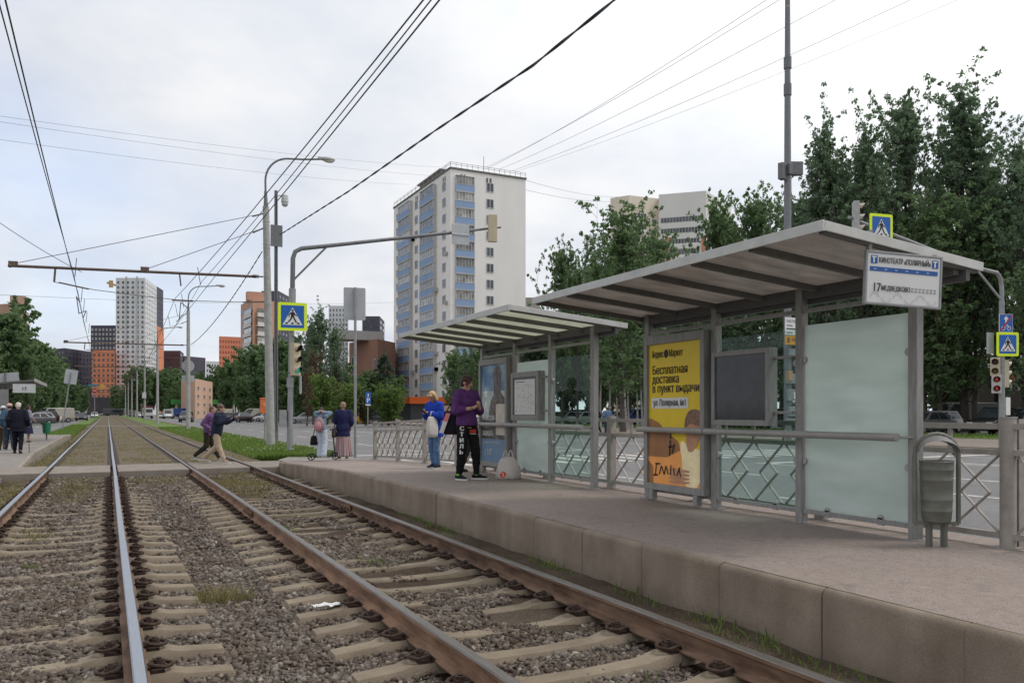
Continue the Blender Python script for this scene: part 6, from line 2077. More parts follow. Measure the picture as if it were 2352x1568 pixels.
t = thing('stop_board', 'grey back of a tilted stop board above the left shelter roof', 'sign', tuple(p))
b.prism([(-.58, -.31), (.55, -.31), (.55, .31), (-.58, .31)], M, .06); b.build('board', mat('board_back', (.36, .365, .38), .5, var=.06), t)
b = MB(); b.box(-.04, .04, -.06, -.03, -.3, .3); b.box(-.04, .04, -.03, .03, -.6, -.3); b.build('bracket', M_galvd, t)
# railing and bin on the left platform
t = thing('platform_railing', 'pale low railing along the road side of the left platform', 'railing', (-5.1, 33, lz(33)))
for i in range(14):
    b = MB(); b.box(-.03, .03, i * 1.6 - .03, i * 1.6 + .03, -.02, 1.05); b.build('post', M_galv, t)
for z in (1.02, .7):
    b = MB(); b.box(-.025, .025, 0, 20.8, z, z + .05); b.build('rail_bar', M_galv, t)
p = gp(107, 1014, .1)
t = thing('litter_bin', 'small green bin on a stand on the left platform', 'bin', tuple(p))
b = MB(); b.cyl((0, 0, .38), (0, 0, .86), .15, .18, n=14); b.build('bucket', mat('bin_green', (.02, .17, .09), .5), t, smooth='auto')
b = MB(); b.cyl((0, 0, 0), (0, 0, .38), .03, n=8); b.box(-.2, .2, -.05, .05, 0, .03); b.build('stand', M_galvd, t)
# ================================================================== TREES
M_bark = mat('bark', (.075, .06, .05), .95, var=.3, vscale=6, stretch=(4, 4, .6), bump=.5, bscale=8, c2=(.13, .11, .095))
M_birch = mat('birch_bark', (.2, .19, .18), .8, var=.3, vscale=3, stretch=(1, 1, 6), c2=(.5, .49, .46))
L_dark = leaf_mat('leaf_dark', (.12, .185, .11), (.225, .315, .185), .5)
L_mid = leaf_mat('leaf_mid', (.10, .17, .075), (.205, .30, .13), .5)
L_light = leaf_mat('leaf_light', (.11, .185, .045), (.23, .32, .09), .5)
L_olive = leaf_mat('leaf_olive', (.095, .115, .05), (.2, .205, .10), .45)
L_fir = leaf_mat('leaf_fir', (.055, .095, .065), (.115, .17, .11), .35)
def leaves(cent, rad, per, size, g, flat=.8, up=.03):
    n = len(cent) * per
    c = np.repeat(cent, per, 0); r_ = np.repeat(rad, per, 0)
    d = g.normal(0, 1, (n, 3)); d /= np.linalg.norm(d, axis=1, keepdims=True)
    rr_ = g.random(n) ** .45
    p = c + d * (rr_ * r_)[:, None] * np.array([1, 1, flat])
    nrm = g.normal(0, 1, (n, 3)); nrm[:, 2] += up * 2; nrm /= np.linalg.norm(nrm, axis=1, keepdims=True)
    a = np.cross(nrm, g.normal(0, 1, (n, 3))); a /= np.linalg.norm(a, axis=1, keepdims=True)
    b = np.cross(nrm, a)
    s_ = size * g.uniform(.55, 1.35, n)[:, None]
    V = np.stack([p - a * s_, p - b * s_ * .55, p + a * s_, p + b * s_ * .55], 1).reshape(-1, 3)
    return V, np.arange(n * 4).reshape(n, 4)
def make_tree(seed, Ht, base, spread, limbs, leafm, leaf=.2, per=70, up=.8, shape='oval', bark=None, clump=.55, twigs=3, rtrunk=None):
    """returns (trunk mesh, crown mesh): tapered trunk, rising limbs, twigs and leaf clumps along them"""
    r_ = random.Random(seed); g = np.random.default_rng(seed)
    tb = MB()
    lean = (r_.gauss(0, .02), r_.gauss(0, .02))
    rt = rtrunk or Ht * .013
    def tp(u):
        return Vector((lean[0] * Ht * u + .12 * math.sin(u * 5 + seed), lean[1] * Ht * u + .12 * math.cos(u * 4 + seed), Ht * u * .97))
    tb.tube([tp(i / 9) for i in range(10)], [max(.025, rt * (1 - .93 * i / 9)) * (1.35 if i == 0 else 1) for i in range(10)], 9)
    cent, rad = [], []
    for i in range(limbs):
        u = base + (0.96 - base) * ((i + .5) / limbs)
        v = (u - base) / (1 - base)
        prof = {'oval': math.sin(math.pi * min(1, .16 + v * .80)) ** .75, 'cone': (1 - v) ** .8 + .06, 'spire': (1 - v) ** .7 * (.62 + .38 * min(1, v * 3)) * (.55 + .45 * r_.random()) + .12, 'round': math.sqrt(max(.05, 1 - (2 * v - .9) ** 2 * .95))}[shape]
        L = spread * prof * (r_.uniform(.55, 1.0) if r_.random() < .7 else r_.uniform(1.0, 1.35))
        az = i * 2.39996 + r_.uniform(-.6, .6)
        el = up * r_.uniform(.75, 1.2) * (.7 + .45 * v) if shape != 'cone' else r_.uniform(-.15, .15)
        p0 = tp(u * .90)
        pts = [p0]
        for k in range(1, 6):
            q = k / 5
            e = el + (.45 * q if shape != 'cone' else -.15 * q)
            pts.append(p0 + Vector((math.cos(az + .2 * q) * L * q * math.cos(e), math.sin(az + .2 * q) * L * q * math.cos(e), L * q * math.sin(e) * 1.25)))
        rb = max(.022, rt * .38 * (1 - v * .75))
        tb.tube(pts, [rb, rb * .75, rb * .55, rb * .4, rb * .25, rb * .1], 5)
        for k in range(1, 6):
            q = k / 5
            if q < .3 and L > 1.5:
                continue
            cent.append(pts[k] + Vector((r_.gauss(0, .08), r_.gauss(0, .08), 0))); rad.append(clump * spread * (.20 - .09 * q) * r_.uniform(.7, 1.3))
        for k in range(twigs):
            q = r_.uniform(.25, .98)
            j = min(4, int(q * 5)); s0 = pts[j].lerp(pts[j + 1], q * 5 - j)
            dr = (Vector((r_.gauss(0, 1), r_.gauss(0, 1), r_.gauss(.5, .6))).normalized() + (pts[5] - pts[0]).normalized() * .5) * L * r_.uniform(.16, .36)
            tb.tube([s0, s0 + dr * .5 + Vector((0, 0, .03 * L)), s0 + dr], [rb * .3, rb * .2, rb * .08], 4)
            for f_ in (.45, .75, 1.05):
                cent.append(s0 + dr * f_); rad.append(clump * spread * (.155 - .07 * f_) * r_.uniform(.6, 1.3))
    for k in range(7):
        cent.append(tp(1 - k * .03) + Vector((r_.gauss(0, .05), r_.gauss(0, .05), .1))); rad.append(clump * spread * (.05 + .02 * k))
    V, Q = leaves(np.array(cent), np.array(rad), per, leaf, g)
    to = tb.build('trunk', bark or M_bark, smooth='auto')
    co = np_mesh('crown', V, Q, leafm)
    tm, cm = to.data, co.data
    zt = float(np.percentile(V[:, 2], 99.96))
    bpy.data.objects.remove(to); bpy.data.objects.remove(co)
    return tm, cm, zt
def tree(proto, label, x, y, s_=1.0, rz=None, group=None, name='tree', sz=None, z=0.0, cat='tree'):
    t = thing(name, label, cat, (x, y, z), rnd.uniform(0, 6.28) if rz is None else rz, group)
    t.scale = (s_, s_, sz or s_)
    for nm, me in zip(('trunk', 'crown'), proto):
        o = bpy.data.objects.new(nm, me); col.objects.link(o); o.parent = t
    return t
T_pop = [make_tree(11 + i, 22, .08, 6.4, 64, L_dark, .135, 17, 1.0, 'oval', clump=.46, twigs=6) for i in range(3)]
T_maple = [make_tree(31 + i, 15, .14, 5.4, 42, L_mid, .14, 14, .85, 'oval', clump=.46, twigs=6) for i in range(3)]
T_fill = [make_tree(51 + i, 11, .08, 4.8, 44, L_dark, .21, 16, .6, 'round', clump=.75, twigs=5) for i in range(2)]
T_birch = [make_tree(61 + i, 12, .34, 2.2, 28, L_mid, .15, 10, .7, 'oval', bark=M_birch, clump=.8, twigs=3, rtrunk=.10) for i in range(2)]
T_far = [make_tree(71 + i, 14, .08, 5.2, 40, L_mid, .36, 15, .7, 'round', clump=.85, twigs=5) for i in range(3)]
T_fir = make_tree(81, 17, .06, 4.2, 80, L_fir, .17, 11, .2, 'cone', clump=.5, twigs=6)
T_bush = make_tree(91, 5.2, .03, 3.9, 70, L_light, .11, 26, .55, 'round', clump=.8, twigs=6, rtrunk=.12)
T_shrub = [make_tree(95 + i, 4.5, .03, 2.4, 30, m_, .14, 20, .6, 'round', clump=.9, twigs=5, rtrunk=.08) for i, m_ in enumerate((L_light, L_olive))]
M_autumn = leaf_mat('leaf_autumn', (.09, .055, .025), (.17, .11, .06), .3)
T_bare = make_tree(99, 9, .12, 2.2, 26, M_autumn, .12, 4, .8, 'oval', clump=.8, twigs=4)
def tree_at(proto, label, x, ytop, d, Hp, **kw):
    """a tree whose top stands at the photo point (x, ytop) when it grows at distance d"""
    p = dp(x, ytop, d)
    return tree(proto, label, p.x, p.y, p.z / proto[2], **kw)
def wide(t, f):
    t.scale = (t.scale[0] * f, t.scale[1] * f, t.scale[2])
    return t
# tall dark trees behind the near shelter and at the right edge
big = ((1893, 205, 62, 'leftmost tall dark tree behind the steel mast, with a pointed top'), (1975, 208, 60, 'tall dark tree with a spire top, second right of the steel mast'), (2082, 178, 62, 'slim tall tree with a forked top between the mast and the tallest tree'), (2222, 112, 58, 'tallest tree of all with a ragged top, near the right edge'), (2350, 236, 55, 'tall dark tree cut by the right edge of the view'), (1838, 420, 66, 'lower tree right behind the boxes of the steel mast'), (2150, 330, 70, 'tree filling the gap left of the tallest tree'), (2290, 300, 66, 'tree filling the gap right of the tallest tree'), (2400, 300, 50, 'dark tree just beyond the right edge'), (1935, 330, 68, 'lower tree filling in between the two left tall trees'), (2030, 300, 69, 'lower tree between the second and the slim forked tall tree'), (1870, 470, 72, 'low tree behind the leftmost tall tree'))
for i, (x, y, d, lb_) in enumerate(big):
    t = tree_at(T_pop[i % 3], lb_, x, y, d, 22, group='tall trees beyond the road')
    wide(t, .80 if i < 9 and i != 3 else 1.0)
mid = ((1290, 545, 92, 'leftmost feathery tree right of the balcony block'), (1368, 530, 95, 'second feathery tree from the balcony block'), (1448, 500, 98, 'feathery tree in front of the beige tower, left part'), (1516, 512, 96, 'small twisted tree in front of the beige tower, right part'), (1600, 560, 88, 'low tree below the right end of the beige tower'), (1640, 440, 84, 'tree with two plumes hiding the right end of the beige tower'), (1738, 415, 80, 'feathery tree left of the steel mast'), (1795, 440, 78, 'feathery tree touching the steel mast from the left'), (1325, 600, 90, 'shorter feathery tree between the first and second feathery ones'), (1405, 590, 93, 'shorter feathery tree between the second one and the beige tower'), (1565, 580, 90, 'shorter feathery tree under the white wing of the beige tower'), (1690, 500, 84, 'feathery tree between the two-plumed one and the next'))
for i, (x, y, d, lb_) in enumerate(mid):
    wide(tree_at(T_maple[i % 3], lb_, x, y, d, 15, group='feathery trees above the shelter roofs'), .68)
# dense lower trees: two staggered rows close the view beyond the road
k = 0
where = ('behind the far shelter', 'behind the clear panes of the far shelter', 'between the two shelters', 'behind the yellow advert', 'behind the near shelter', 'behind the frosted pane', 'behind the stop board', 'beside the right signal pole')
for row, (X0, hh_, dy) in enumerate(((50, 1.0, 8.5), (57, 1.15, 9.0), (66, 1.3, 10.0))):
    y = 2 + row * 3
    while y < 112:
        if not (X0 > 47 and y > 106):
            px = CX + F * ((X0 * C - y * S) / (X0 * S + y * C))
            q_ = where[0 if px < 1250 else 1 if px < 1400 else 2 if px < 1490 else 3 if px < 1640 else 4 if px < 1840 else 5 if px < 2020 else 6 if px < 2160 else 7]
            rw = ('front', 'middle', 'back')[row]
            tree((T_fill + T_maple)[k % 5], 'leafy tree %s, %s row beyond the road' % (q_, rw), X0 + rnd.uniform(-1.5, 1.5), y, hh_ * rnd.uniform(.72, 1.0) * (.8 if (k % 5) > 1 else 1), group='leafy trees %s in the %s row' % (q_, rw))
        k += 1
        y += dy * rnd.uniform(.85, 1.15)
for i, px in enumerate((1383, 1398, 1416, 1437, 1446, 1462, 1368, 1476)):
    p = dp(px, 940, 66 + (i % 3) * 5)
    tree(T_birch[i % 2], 'slim pale birch behind the clear pane of the far shelter', p.x, p.y, rnd.uniform(.8, 1.0), group='birches behind the far shelter')
for px, d, q_ in ((1430, 58, 'behind the far shelter'), (2158, 56, 'just right of the frosted pane'), (2128, 60, 'at the frosted pane'), (2245, 57, 'left of the right signal pole')):
    p = dp(px, 940, d)
    tree(T_maple[1], 'thick-trunked tree %s, close to the far pavement' % q_, p.x, p.y, 1.0)
# trees in front of the balcony block and the round bush
for x, y, d, pr, hp, lb_ in ((1040, 800, 84, T_maple[0], 15, 'branching tree in front of the balcony block beside the purple woman'), (1075, 770, 92, T_fill[0], 11, 'leafy tree between the balcony block and the far shelter'), (1105, 790, 80, T_maple[2], 15, 'dark tree behind the soldier poster'), (1150, 740, 96, T_fill[1], 11, 'tree behind the map cabinet of the far shelter'), (1225, 690, 100, T_fill[0], 11, 'tree behind the clear pane under the far roof')):
    tree_at(pr, lb_, x, y, d, hp)
tree_at(T_bush, 'round pale green bush before the balcony block', 893, 871, 84, 5.2, name='bush', cat='bush')
wide(tree_at(T_pop[0], 'tallest pointed tree left of the grey sign post', 733, 682, 108, 22), .95)
tree_at(T_pop[1], 'tree peak between the crossing sign and the tallest pointed tree', 708, 712, 118, 22)
tree_at(T_fir, 'small dark conifer in front of the brown brick house', 885, 790, 118, 17)
wide(tree_at(T_pop[2], 'rounded tree at the sign post, right of the tallest pointed tree', 772, 742, 112, 22), 1.05)
for x, y, d, pr, hp, lb_, nm in ((745, 858, 82, T_shrub[0], 4.5, 'bright yellow-green shrub behind the girl with the scooter', 'bush'), (800, 878, 80, T_shrub[0], 4.5, 'bright green shrub right of the sign post foot', 'bush'), (706, 840, 84, T_bare, 9, 'thin brownish half-bare tree right of the traffic light', 'tree'), (770, 862, 90, T_shrub[1], 4.5, 'olive shrub behind the sign post', 'bush'), (722, 800, 92, T_bare, 9, 'brownish half-bare tree below the tall pointed trees', 'tree'), (838, 890, 84, T_shrub[1], 4.5, 'olive shrub behind the parking sign', 'bush')):
    tree_at(pr, lb_, x, y, d, hp, name=nm, cat=nm)
# wooded right side of the far road
fars = [(480, 850, 260), (505, 838, 240), (530, 822, 225), (555, 812, 210), (572, 795, 190), (598, 790, 176), (625, 800, 160), (648, 778, 150), (668, 770, 140), (690, 780, 130), (560, 860, 170), (590, 862, 150), (620, 860, 138), (650, 850, 125), (690, 845, 115), (720, 850, 105), (520, 872, 190), (845, 850, 118), (820, 860, 110), (865, 850, 125), (905, 860, 110), (780, 830, 120)]
for i, (x, y, d) in enumerate(fars):
    tree_at(T_far[i % 3], ('tree in the wood along the right side of the far road' if x < 700 else 'leafy tree before the brown brick house'), x, y, d, 14, group=('trees along the right side of the far road' if x < 700 else 'trees before the brown brick house'))
for x, y, d, lb_ in ((300, 845, 300, 'round tree hiding the foot of the white tower, left one'), (322, 838, 300, 'round tree hiding the foot of the white tower, right one'), (390, 842, 330, 'dark tree below the dark slabs'), (415, 848, 320, 'tree left of the beige brick house'), (372, 850, 310, 'dark tree right of the white tower foot'), (345, 852, 310, 'dark tree under the white tower right edge'), (440, 855, 300, 'tree behind the beige brick house'), (400, 882, 240, 'yellow-green tree above the green canopy')):
    tree_at(T_far[(x // 7) % 3], lb_, x, y, d, 14)
# row on the left beyond the parking
for i in range(26):
    y = 96 + i * 9.5
    tree(T_far[i % 3], 'tree in the long row left of the far left road', -15.5 + rnd.uniform(-1, 1) - (i < 5) * 1.0, y, rnd.uniform(.95, 1.18) * (.80 if i < 5 else 1), group='trees along the left road')
for i in range(12):
    tree(T_far[(i + 1) % 3], 'tree in the second row left of the far left road', -24 + rnd.uniform(-2, 2), 110 + i * 14, rnd.uniform(1.1, 1.3), group='back row of trees along the left road')
tree_at(T_maple[0], 'light green tree standing before the left row above the left shelter', 60, 806, 125, 15)
for x, y, d, lb_ in ((170, 872, 330, 'tree left of the no-entry post'), (192, 886, 360, 'low tree behind the no-entry post'), (268, 884, 380, 'brownish low tree above the end of the track'), (282, 890, 370, 'low tree right of the end of the track')):
    tree_at(T_far[x % 3], lb_, x, y, d, 14)
# ================================================================== VEHICLES
M_tyre = mat('tyre', (.02, .02, .02), .8)
M_rim = mat('rim', (.32, .32, .33), .4, .5)
M_cglass = mat('car_glass', (.025, .03, .035), .06, spec=.7)
M_hl = mat('headlamp', (.6, .6, .58), .15)
M_tail = mat('tail_lamp', (.28, .02, .015), .25)
M_plastic = mat('car_plastic', (.03, .03, .032), .6)
def paint(name, c):
    return mat('paint_' + name, c, .28, .15, var=.05, spec=.6)
SHAPES = {   # stations (y, zbot, ztop, halfwidth); cabin: base y0,y1, roof y0,y1, roof z, belt z, base half, roof half
    'sedan': ([(-2.25, .42, .74, .70), (-2.15, .27, .93, .83), (-1.5, .2, .98, .89), (0, .2, .95, .9), (1.1, .2, .93, .88), (1.9, .25, .80, .84), (2.2, .32, .66, .75), (2.28, .42, .58, .66)], (-1.75, 1.05, -1.0, .22, 1.45, .93, .82, .60), (-1.35, 1.38)),
    'hatch': ([(-1.95, .42, .85, .72), (-1.88, .27, 1.0, .82), (-1.2, .2, 1.0, .87), (0, .2, .97, .88), (1.0, .2, .95, .86), (1.7, .25, .82, .82), (1.98, .32, .66, .72), (2.04, .42, .58, .64)], (-1.85, 1.05, -1.5, .2, 1.5, .95, .80, .62), (-1.2, 1.25)),
    'suv': ([(-2.2, .48, .95, .76), (-2.12, .32, 1.1, .88), (-1.4, .26, 1.12, .93), (0, .26, 1.1, .94), (1.1, .26, 1.08, .92), (1.9, .3, .98, .88), (2.2, .38, .82, .80), (2.28, .5, .7, .7)], (-2.1, 1.15, -1.75, .35, 1.72, 1.08, .86, .68), (-1.35, 1.38)),
    'van': ([(-2.6, .5, 1.0, .86), (-2.55, .35, 1.2, .95), (-1.5, .28, 1.2, .97), (0, .28, 1.2, .97), (1.4, .28, 1.18, .96), (2.2, .32, 1.05, .92), (2.55, .4, .85, .84), (2.62, .5, .7, .74)], (-2.55, 2.05, -2.5, 1.1, 2.15, 1.15, .94, .82), (-1.6, 1.65))}
def make_car(kind_, col_m, name='parked_car'):
    st_, cab, wh = SHAPES[kind_]
    t = bpy.data.objects.new(name, None); col.objects.link(t)
    b = MB()
    rs = []
    for y, zb, zt, hw in st_:
        zm = zb * .45 + zt * .55
        rs.append([(-hw * .86, y, zb), (-hw, y, zm - .12), (-hw, y, zm + .08), (-hw * .95, y, zt - .05), (-hw * .78, y, zt), (hw * .78, y, zt), (hw * .95, y, zt - .05), (hw, y, zm + .08), (hw, y, zm - .12), (hw * .86, y, zb)])
    b.rings(rs)
    y0, y1, r0, r1, zr, zb, hb, hr = cab
    zb2 = zb - .03
    base = [(-hb, y0, zb2), (hb, y0, zb2), (hb, y1, zb2), (-hb, y1, zb2)]
    roof = [(-hr, r0, zr), (hr, r0, zr), (hr, r1, zr), (-hr, r1, zr)]
    ed = [(-hr * .9, r0 + .1, zr + .035), (hr * .9, r0 + .1, zr + .035), (hr * .9, r1 - .15, zr + .035), (-hr * .9, r1 - .15, zr + .035)]
    b.add(base + roof + ed, [(0, 1, 5, 4), (1, 2, 6, 5), (2, 3, 7, 6), (3, 0, 4, 7), (4, 5, 9, 8), (5, 6, 10, 9), (6, 7, 11, 10), (7, 4, 8, 11), (8, 9, 10, 11)])
    b.build('body', col_m, t, smooth='auto', bevel=.03)
    def quad(a, b_, c, d, m0, m1, m2, m3, out):       # window inset in a cabin face
        A, B, Cc, D = map(Vector, (a, b_, c, d))
        f = lambda u, v: A.lerp(B, u).lerp(D.lerp(Cc, u), v)
        n = (B - A).cross(D - A).normalized() * out
        return [f(m0, m2) + n, f(m1, m2) + n, f(m1, m3) + n, f(m0, m3) + n]
    for nm, q in (('rear_window', quad(base[0], base[1], roof[1], roof[0], .06, .94, .1, .9, .012)), ('windscreen', quad(base[2], base[3], roof[3], roof[2], .05, .95, .06, .93, .012))):
        k = MB(); k.add(q, [(0, 1, 2, 3)]); k.build(nm, M_cglass, t)
    for a, b_, c, d in ((1, 2, 6, 5), (3, 0, 4, 7)):
        P = base + roof
        for u0, u1 in ((.07, .45), (.49, .90)) if kind_ != 'van' else ((.70, .95),):
            if a == 3 and kind_ != 'van':
                u0, u1 = 1 - u1, 1 - u0
            elif a == 3:
                u0, u1 = .05, .30
            k = MB(); k.add(quad(P[a], P[b_], P[c], P[d], u0, u1, .12, .88, .012), [(0, 1, 2, 3)]); k.build('side_window', M_cglass, t)
    hwm = st_[3][3]
    r_ = .36 if kind_ in ('suv', 'van') else .31
    for y in wh:
        for s_ in (-1, 1):
            k = MB()
            k.cyl((s_ * (hwm - .17), y, r_), (s_ * (hwm + .02), y, r_), r_, n=18)
            k.cyl((s_ * (hwm + .021), y, r_), (s_ * (hwm + .03), y, r_), r_ * .6, n=12, mi=1)
            k.build('wheel', [M_tyre, M_rim], t, smooth='auto')
    fy, ry = st_[-2], st_[0]
    for s_ in (-1, 1):
        k = MB(); k.obox((s_ * fy[3] * .72, fy[0] + .03, fy[2] - .06), (.32, .16, .13), Matrix.Rotation(-s_ * .25, 3, 'Z')); k.build('headlight', M_hl, t, bevel=.02)
        k = MB(); k.obox((s_ * ry[3] * .88, ry[0] - .0, ry[2] + .02), (.2, .14, .2)); k.build('tail_light', M_tail, t, bevel=.02)
    k = MB(); k.box(-.6, .6, st_[-1][0] - .02, st_[-1][0] + .03, .36, .5); k.build('grille', M_plastic, t)
    return t
protos = {}
def car(kind_, colour, c, label, x, y, yaw, z=ROAD_Z, group=None, name='car', cat='car'):
    key = (kind_, colour)
    if key not in protos:
        t = protos[key] = make_car(kind_, paint(colour, c), name)
        t.location = (x, y, z); t.rotation_euler = (0, 0, yaw)
        tag(t, label, cat, group)
        return t
    t = dup(protos[key], (x, y, z), yaw, label, group)
    t['category'] = cat
    if not group and 'group' in t:
        del t['group']
    return t
COL = {'black': (.012, .012, .014), 'grey': (.10, .10, .105), 'silver': (.36, .36, .37), 'white': (.62, .62, .61), 'red': (.22, .015, .015), 'blue': (.03, .06, .16), 'taxi': (.62, .33, .02), 'beige': (.38, .36, .32), 'maroon': (.10, .015, .02), 'cream': (.5, .47, .38), 'lorryblue': (.02, .08, .36)}
def cat_px(kind_, colour, label, px, X, yaw=0.0, **kw):
    k = (px - CX) / F
    Yy = X * (C - k * S) / (k * C + S)
    return car(kind_, colour, COL[colour], label, X, Yy, yaw, **kw)
# across the right road
cat_px('hatch', 'taxi', 'yellow taxi beside the sign post, half hidden by the striped skirt woman', 827, 29.3, R(0))
cat_px('suv', 'black', 'dark car parked left of the railing end, in front of the round bush', 884, 28.3, R(180))
# traffic coming and going far down the right road
car('sedan', 'black', COL['black'], 'dark car on the right road behind the head of the person in the puffy jacket', *gp(560, 968)[:2], 0)
car('sedan', 'red', COL['red'], 'dark red car far down the right road, nearer of two', *gp(403, 957)[:2], 0)
car('sedan', 'red', COL['red'], 'dark red car far down the right road, farther of two', *gp(419, 955)[:2], 0)
car('van', 'white', COL['white'], 'white van far down the right road before the filling station', *dp(385, 951, 190)[:2], R(180), cat='van')
car('sedan', 'silver', COL['silver'], 'silver car far down the right road left of the white van', *dp(369, 951, 190)[:2], R(180))
car('suv', 'grey', COL['grey'], 'dark car behind the second lamp pole, on the right road', *dp(428, 955, 125)[:2], R(170))
car('sedan', 'white', COL['white'], 'white car beside the oncoming lorry', *dp(325, 951, 230)[:2], R(180))
car('van', 'black', COL['black'], 'dark van left of the fourth pole, far away', *dp(301, 952, 240)[:2], R(180), cat='van')
cs = ('grey', 'silver', 'black', 'white', 'beige', 'blue')
for i, (px, kd) in enumerate(((560, 'sedan'), (585, 'van'), (598, 'sedan'), (612, 'hatch'), (545, 'hatch'), (700, 'sedan'), (668, 'suv'), (640, 'sedan'), (522, 'sedan'), (505, 'van'))):
    d_ = 160 - (px - 500) * .24
    p = dp(px, 955, d_)
    c_ = 'cream' if kd == 'van' else cs[i % 4]
    car(kd, c_, COL[c_], '%s %s parked along the wood on the right side of the far road' % ({'cream': 'cream'}.get(c_, c_), 'van' if kd == 'van' else 'car'), p.x, p.y, R(75), group='vehicles parked along the wood, %s' % c_, cat='van' if kd == 'van' else 'car')
# an oncoming lorry, a lorry with a blue hood, a bus at the end of the track
def lorry(label, p, yaw, boxm, cabm, boxh=2.6):
    t = thing('lorry', label, 'lorry', (p.x, p.y, ROAD_Z), yaw)
    b = MB(); b.box(-1.15, 1.15, 1.6, 3.4, .5, 2.5); b.build('cab', cabm, t, bevel=.12)
    b = MB(); b.box(-1.0, 1.0, 3.405, 3.43, 1.5, 2.3); b.build('windscreen', M_cglass, t)
    b = MB(); b.box(-1.25, 1.25, -3.6, 1.5, .9, .9 + boxh); b.build('cargo_box', boxm, t, bevel=.04)
    for y in (-2.6, 2.4):
        for s_ in (-1, 1):
            k = MB(); k.cyl((s_ * .85, y, .48), (s_ * 1.16, y, .48), .48, n=16); k.build('wheel', M_tyre, t, smooth='auto')
    for s_ in (-1, 1):
        k = MB(); k.box(s_ * .85 - .18, s_ * .85 + .18, 3.4, 3.44, .75, .95); k.build('headlight', M_hl, t)
    k = MB(); k.box(-1.15, 1.15, 3.38, 3.46, .45, .68); k.build('bumper', M_plastic, t)
    return t
lorry('white lorry coming towards the camera on the right road', dp(338, 951, 195), R(180), paint('maroon', COL['maroon']), paint('white', COL['white']), 2.2)
lorry('lorry with a bright blue cover near the filling station', dp(416, 951, 200), R(20), paint('lorryblue', COL['lorryblue']), paint('white', COL['white']), 1.6)
p = dp(262, 950, 330)
t = thing('bus', 'dark bus crossing at the far end of the track', 'bus', (p.x, p.y, ROAD_Z), R(75))
b = MB(); b.box(-1.2, 1.2, -4, 4, .4, 2.9); b.build('body', paint('bus', (.06, .065, .085)), t, bevel=.15)
b = MB(); b.box(-1.215, 1.215, -3.6, 3.6, 1.4, 2.4); b.build('window_band', M_cglass, t)
for y in (-2.6, 2.6):
    for s_ in (-1, 1):
        k = MB(); k.cyl((s_ * .9, y, .45), (s_ * 1.22, y, .45), .45, n=14); k.build('wheel', M_tyre, t)
# left road: oncoming cars and the angled parking row
car('sedan', 'black', COL['black'], 'dark oncoming car with lit-looking lamps on the left road', *dp(188, 955, 140)[:2], R(180))
car('hatch', 'white', COL['white'], 'white oncoming car far down the left road', *dp(217, 950, 210)[:2], R(180))
car('sedan', 'taxi', COL['taxi'], 'yellow car at the far end of the left parking row', *dp(141, 955, 138)[:2], R(60))
car('sedan', 'beige', COL['beige'], 'pale car crossing beyond the end of the left road', *dp(240, 949, 330)[:2], R(80))
car('van', 'beige', COL['beige'], 'brownish van in the left parking row, tallest there', *dp(124, 955, 118)[:2], R(115), cat='van')
for i, px in enumerate((78, 85, 92, 99, 106, 113, 119, 150, 158, 166)):
    d_ = 98 + (px - 78) * .8
    p = dp(px, 955, d_)
    c_ = ('grey', 'silver', 'black', 'white', 'silver', 'grey', 'black', 'grey', 'silver', 'black')[i]
    car(('sedan', 'hatch', 'suv')[i % 3], c_, COL[c_], '%s car in the angled parking row left of the left road' % c_, p.x, p.y, R(115), group='%s cars in the left parking row' % c_)
# cars parked under the trees beyond the right road
names = {'grey': 'grey', 'silver': 'silver', 'black': 'black', 'white': 'white', 'beige': 'beige', 'blue': 'blue'}
k = 0
for px in (1288, 1304, 1322, 1338, 1412, 1452, 1700, 1712, 1760, 2125, 2150, 2290, 2340, 960, 1000, 1150, 1262, 1560, 1620, 1850, 1950, 2040):
    q = (px - CX) / F
    X_ = 49.5 if k % 2 else 51.0
    Yy = X_ * (C - q * S) / (q * C + S)
    c_ = cs[k % 6] if px < 2100 else ('grey', 'silver', 'black')[k % 3]
    wh_ = 'seen through the far shelter' if 1270 < px < 1370 else 'between the two shelters' if px < 1480 and px > 1370 else 'beyond the near shelter' if px > 1480 else 'left of the far shelter'
    car(('sedan', 'hatch', 'suv')[k % 3], c_, COL[c_], '%s car parked under the trees across the road, %s' % (c_, wh_), X_, Yy, R(90 + (k % 3) * 4), z=.0, group='%s cars under the trees, %s' % (c_, wh_))
    k += 1
p = dp(2205, 960, 62)
car('van', 'grey', COL['grey'], 'dark grey van under the trees left of the right signal pole', p.x, p.y, R(70), z=0, cat='van')
# ================================================================== PEOPLE
def cloth(name, c, var=.12, vs=14, c2=None, stretch=None, rough=.85, bump=.15):
    return mat('cloth_' + name, c, rough, var=var, vscale=vs, c2=c2, stretch=stretch, bump=bump, bscale=90, spec=.2)
M_skin = mat('skin', (.50, .285, .205), .55, var=.08, vscale=20)
M_hairs = {'auburn': mat('hair_auburn', (.045, .014, .014), .5, var=.5, vscale=40, stretch=(1, 1, .15)), 'blonde': mat('hair_blonde', (.50, .32, .17), .5, var=.35, vscale=40, stretch=(1, 1, .15)),
           'dark': mat('hair_dark', (.035, .024, .02), .5, var=.5, vscale=40), 'brown': mat('hair_brown', (.10, .06, .042), .5, var=.5, vscale=40), 'fair': mat('hair_fair', (.26, .165, .115), .5, var=.3, vscale=40), 'white': mat('hair_white', (.55, .50, .46), .6, var=.15, vscale=40)}
DISP = bpy.data.textures.new('folds', 'CLOUDS')
DISP.noise_scale = .075
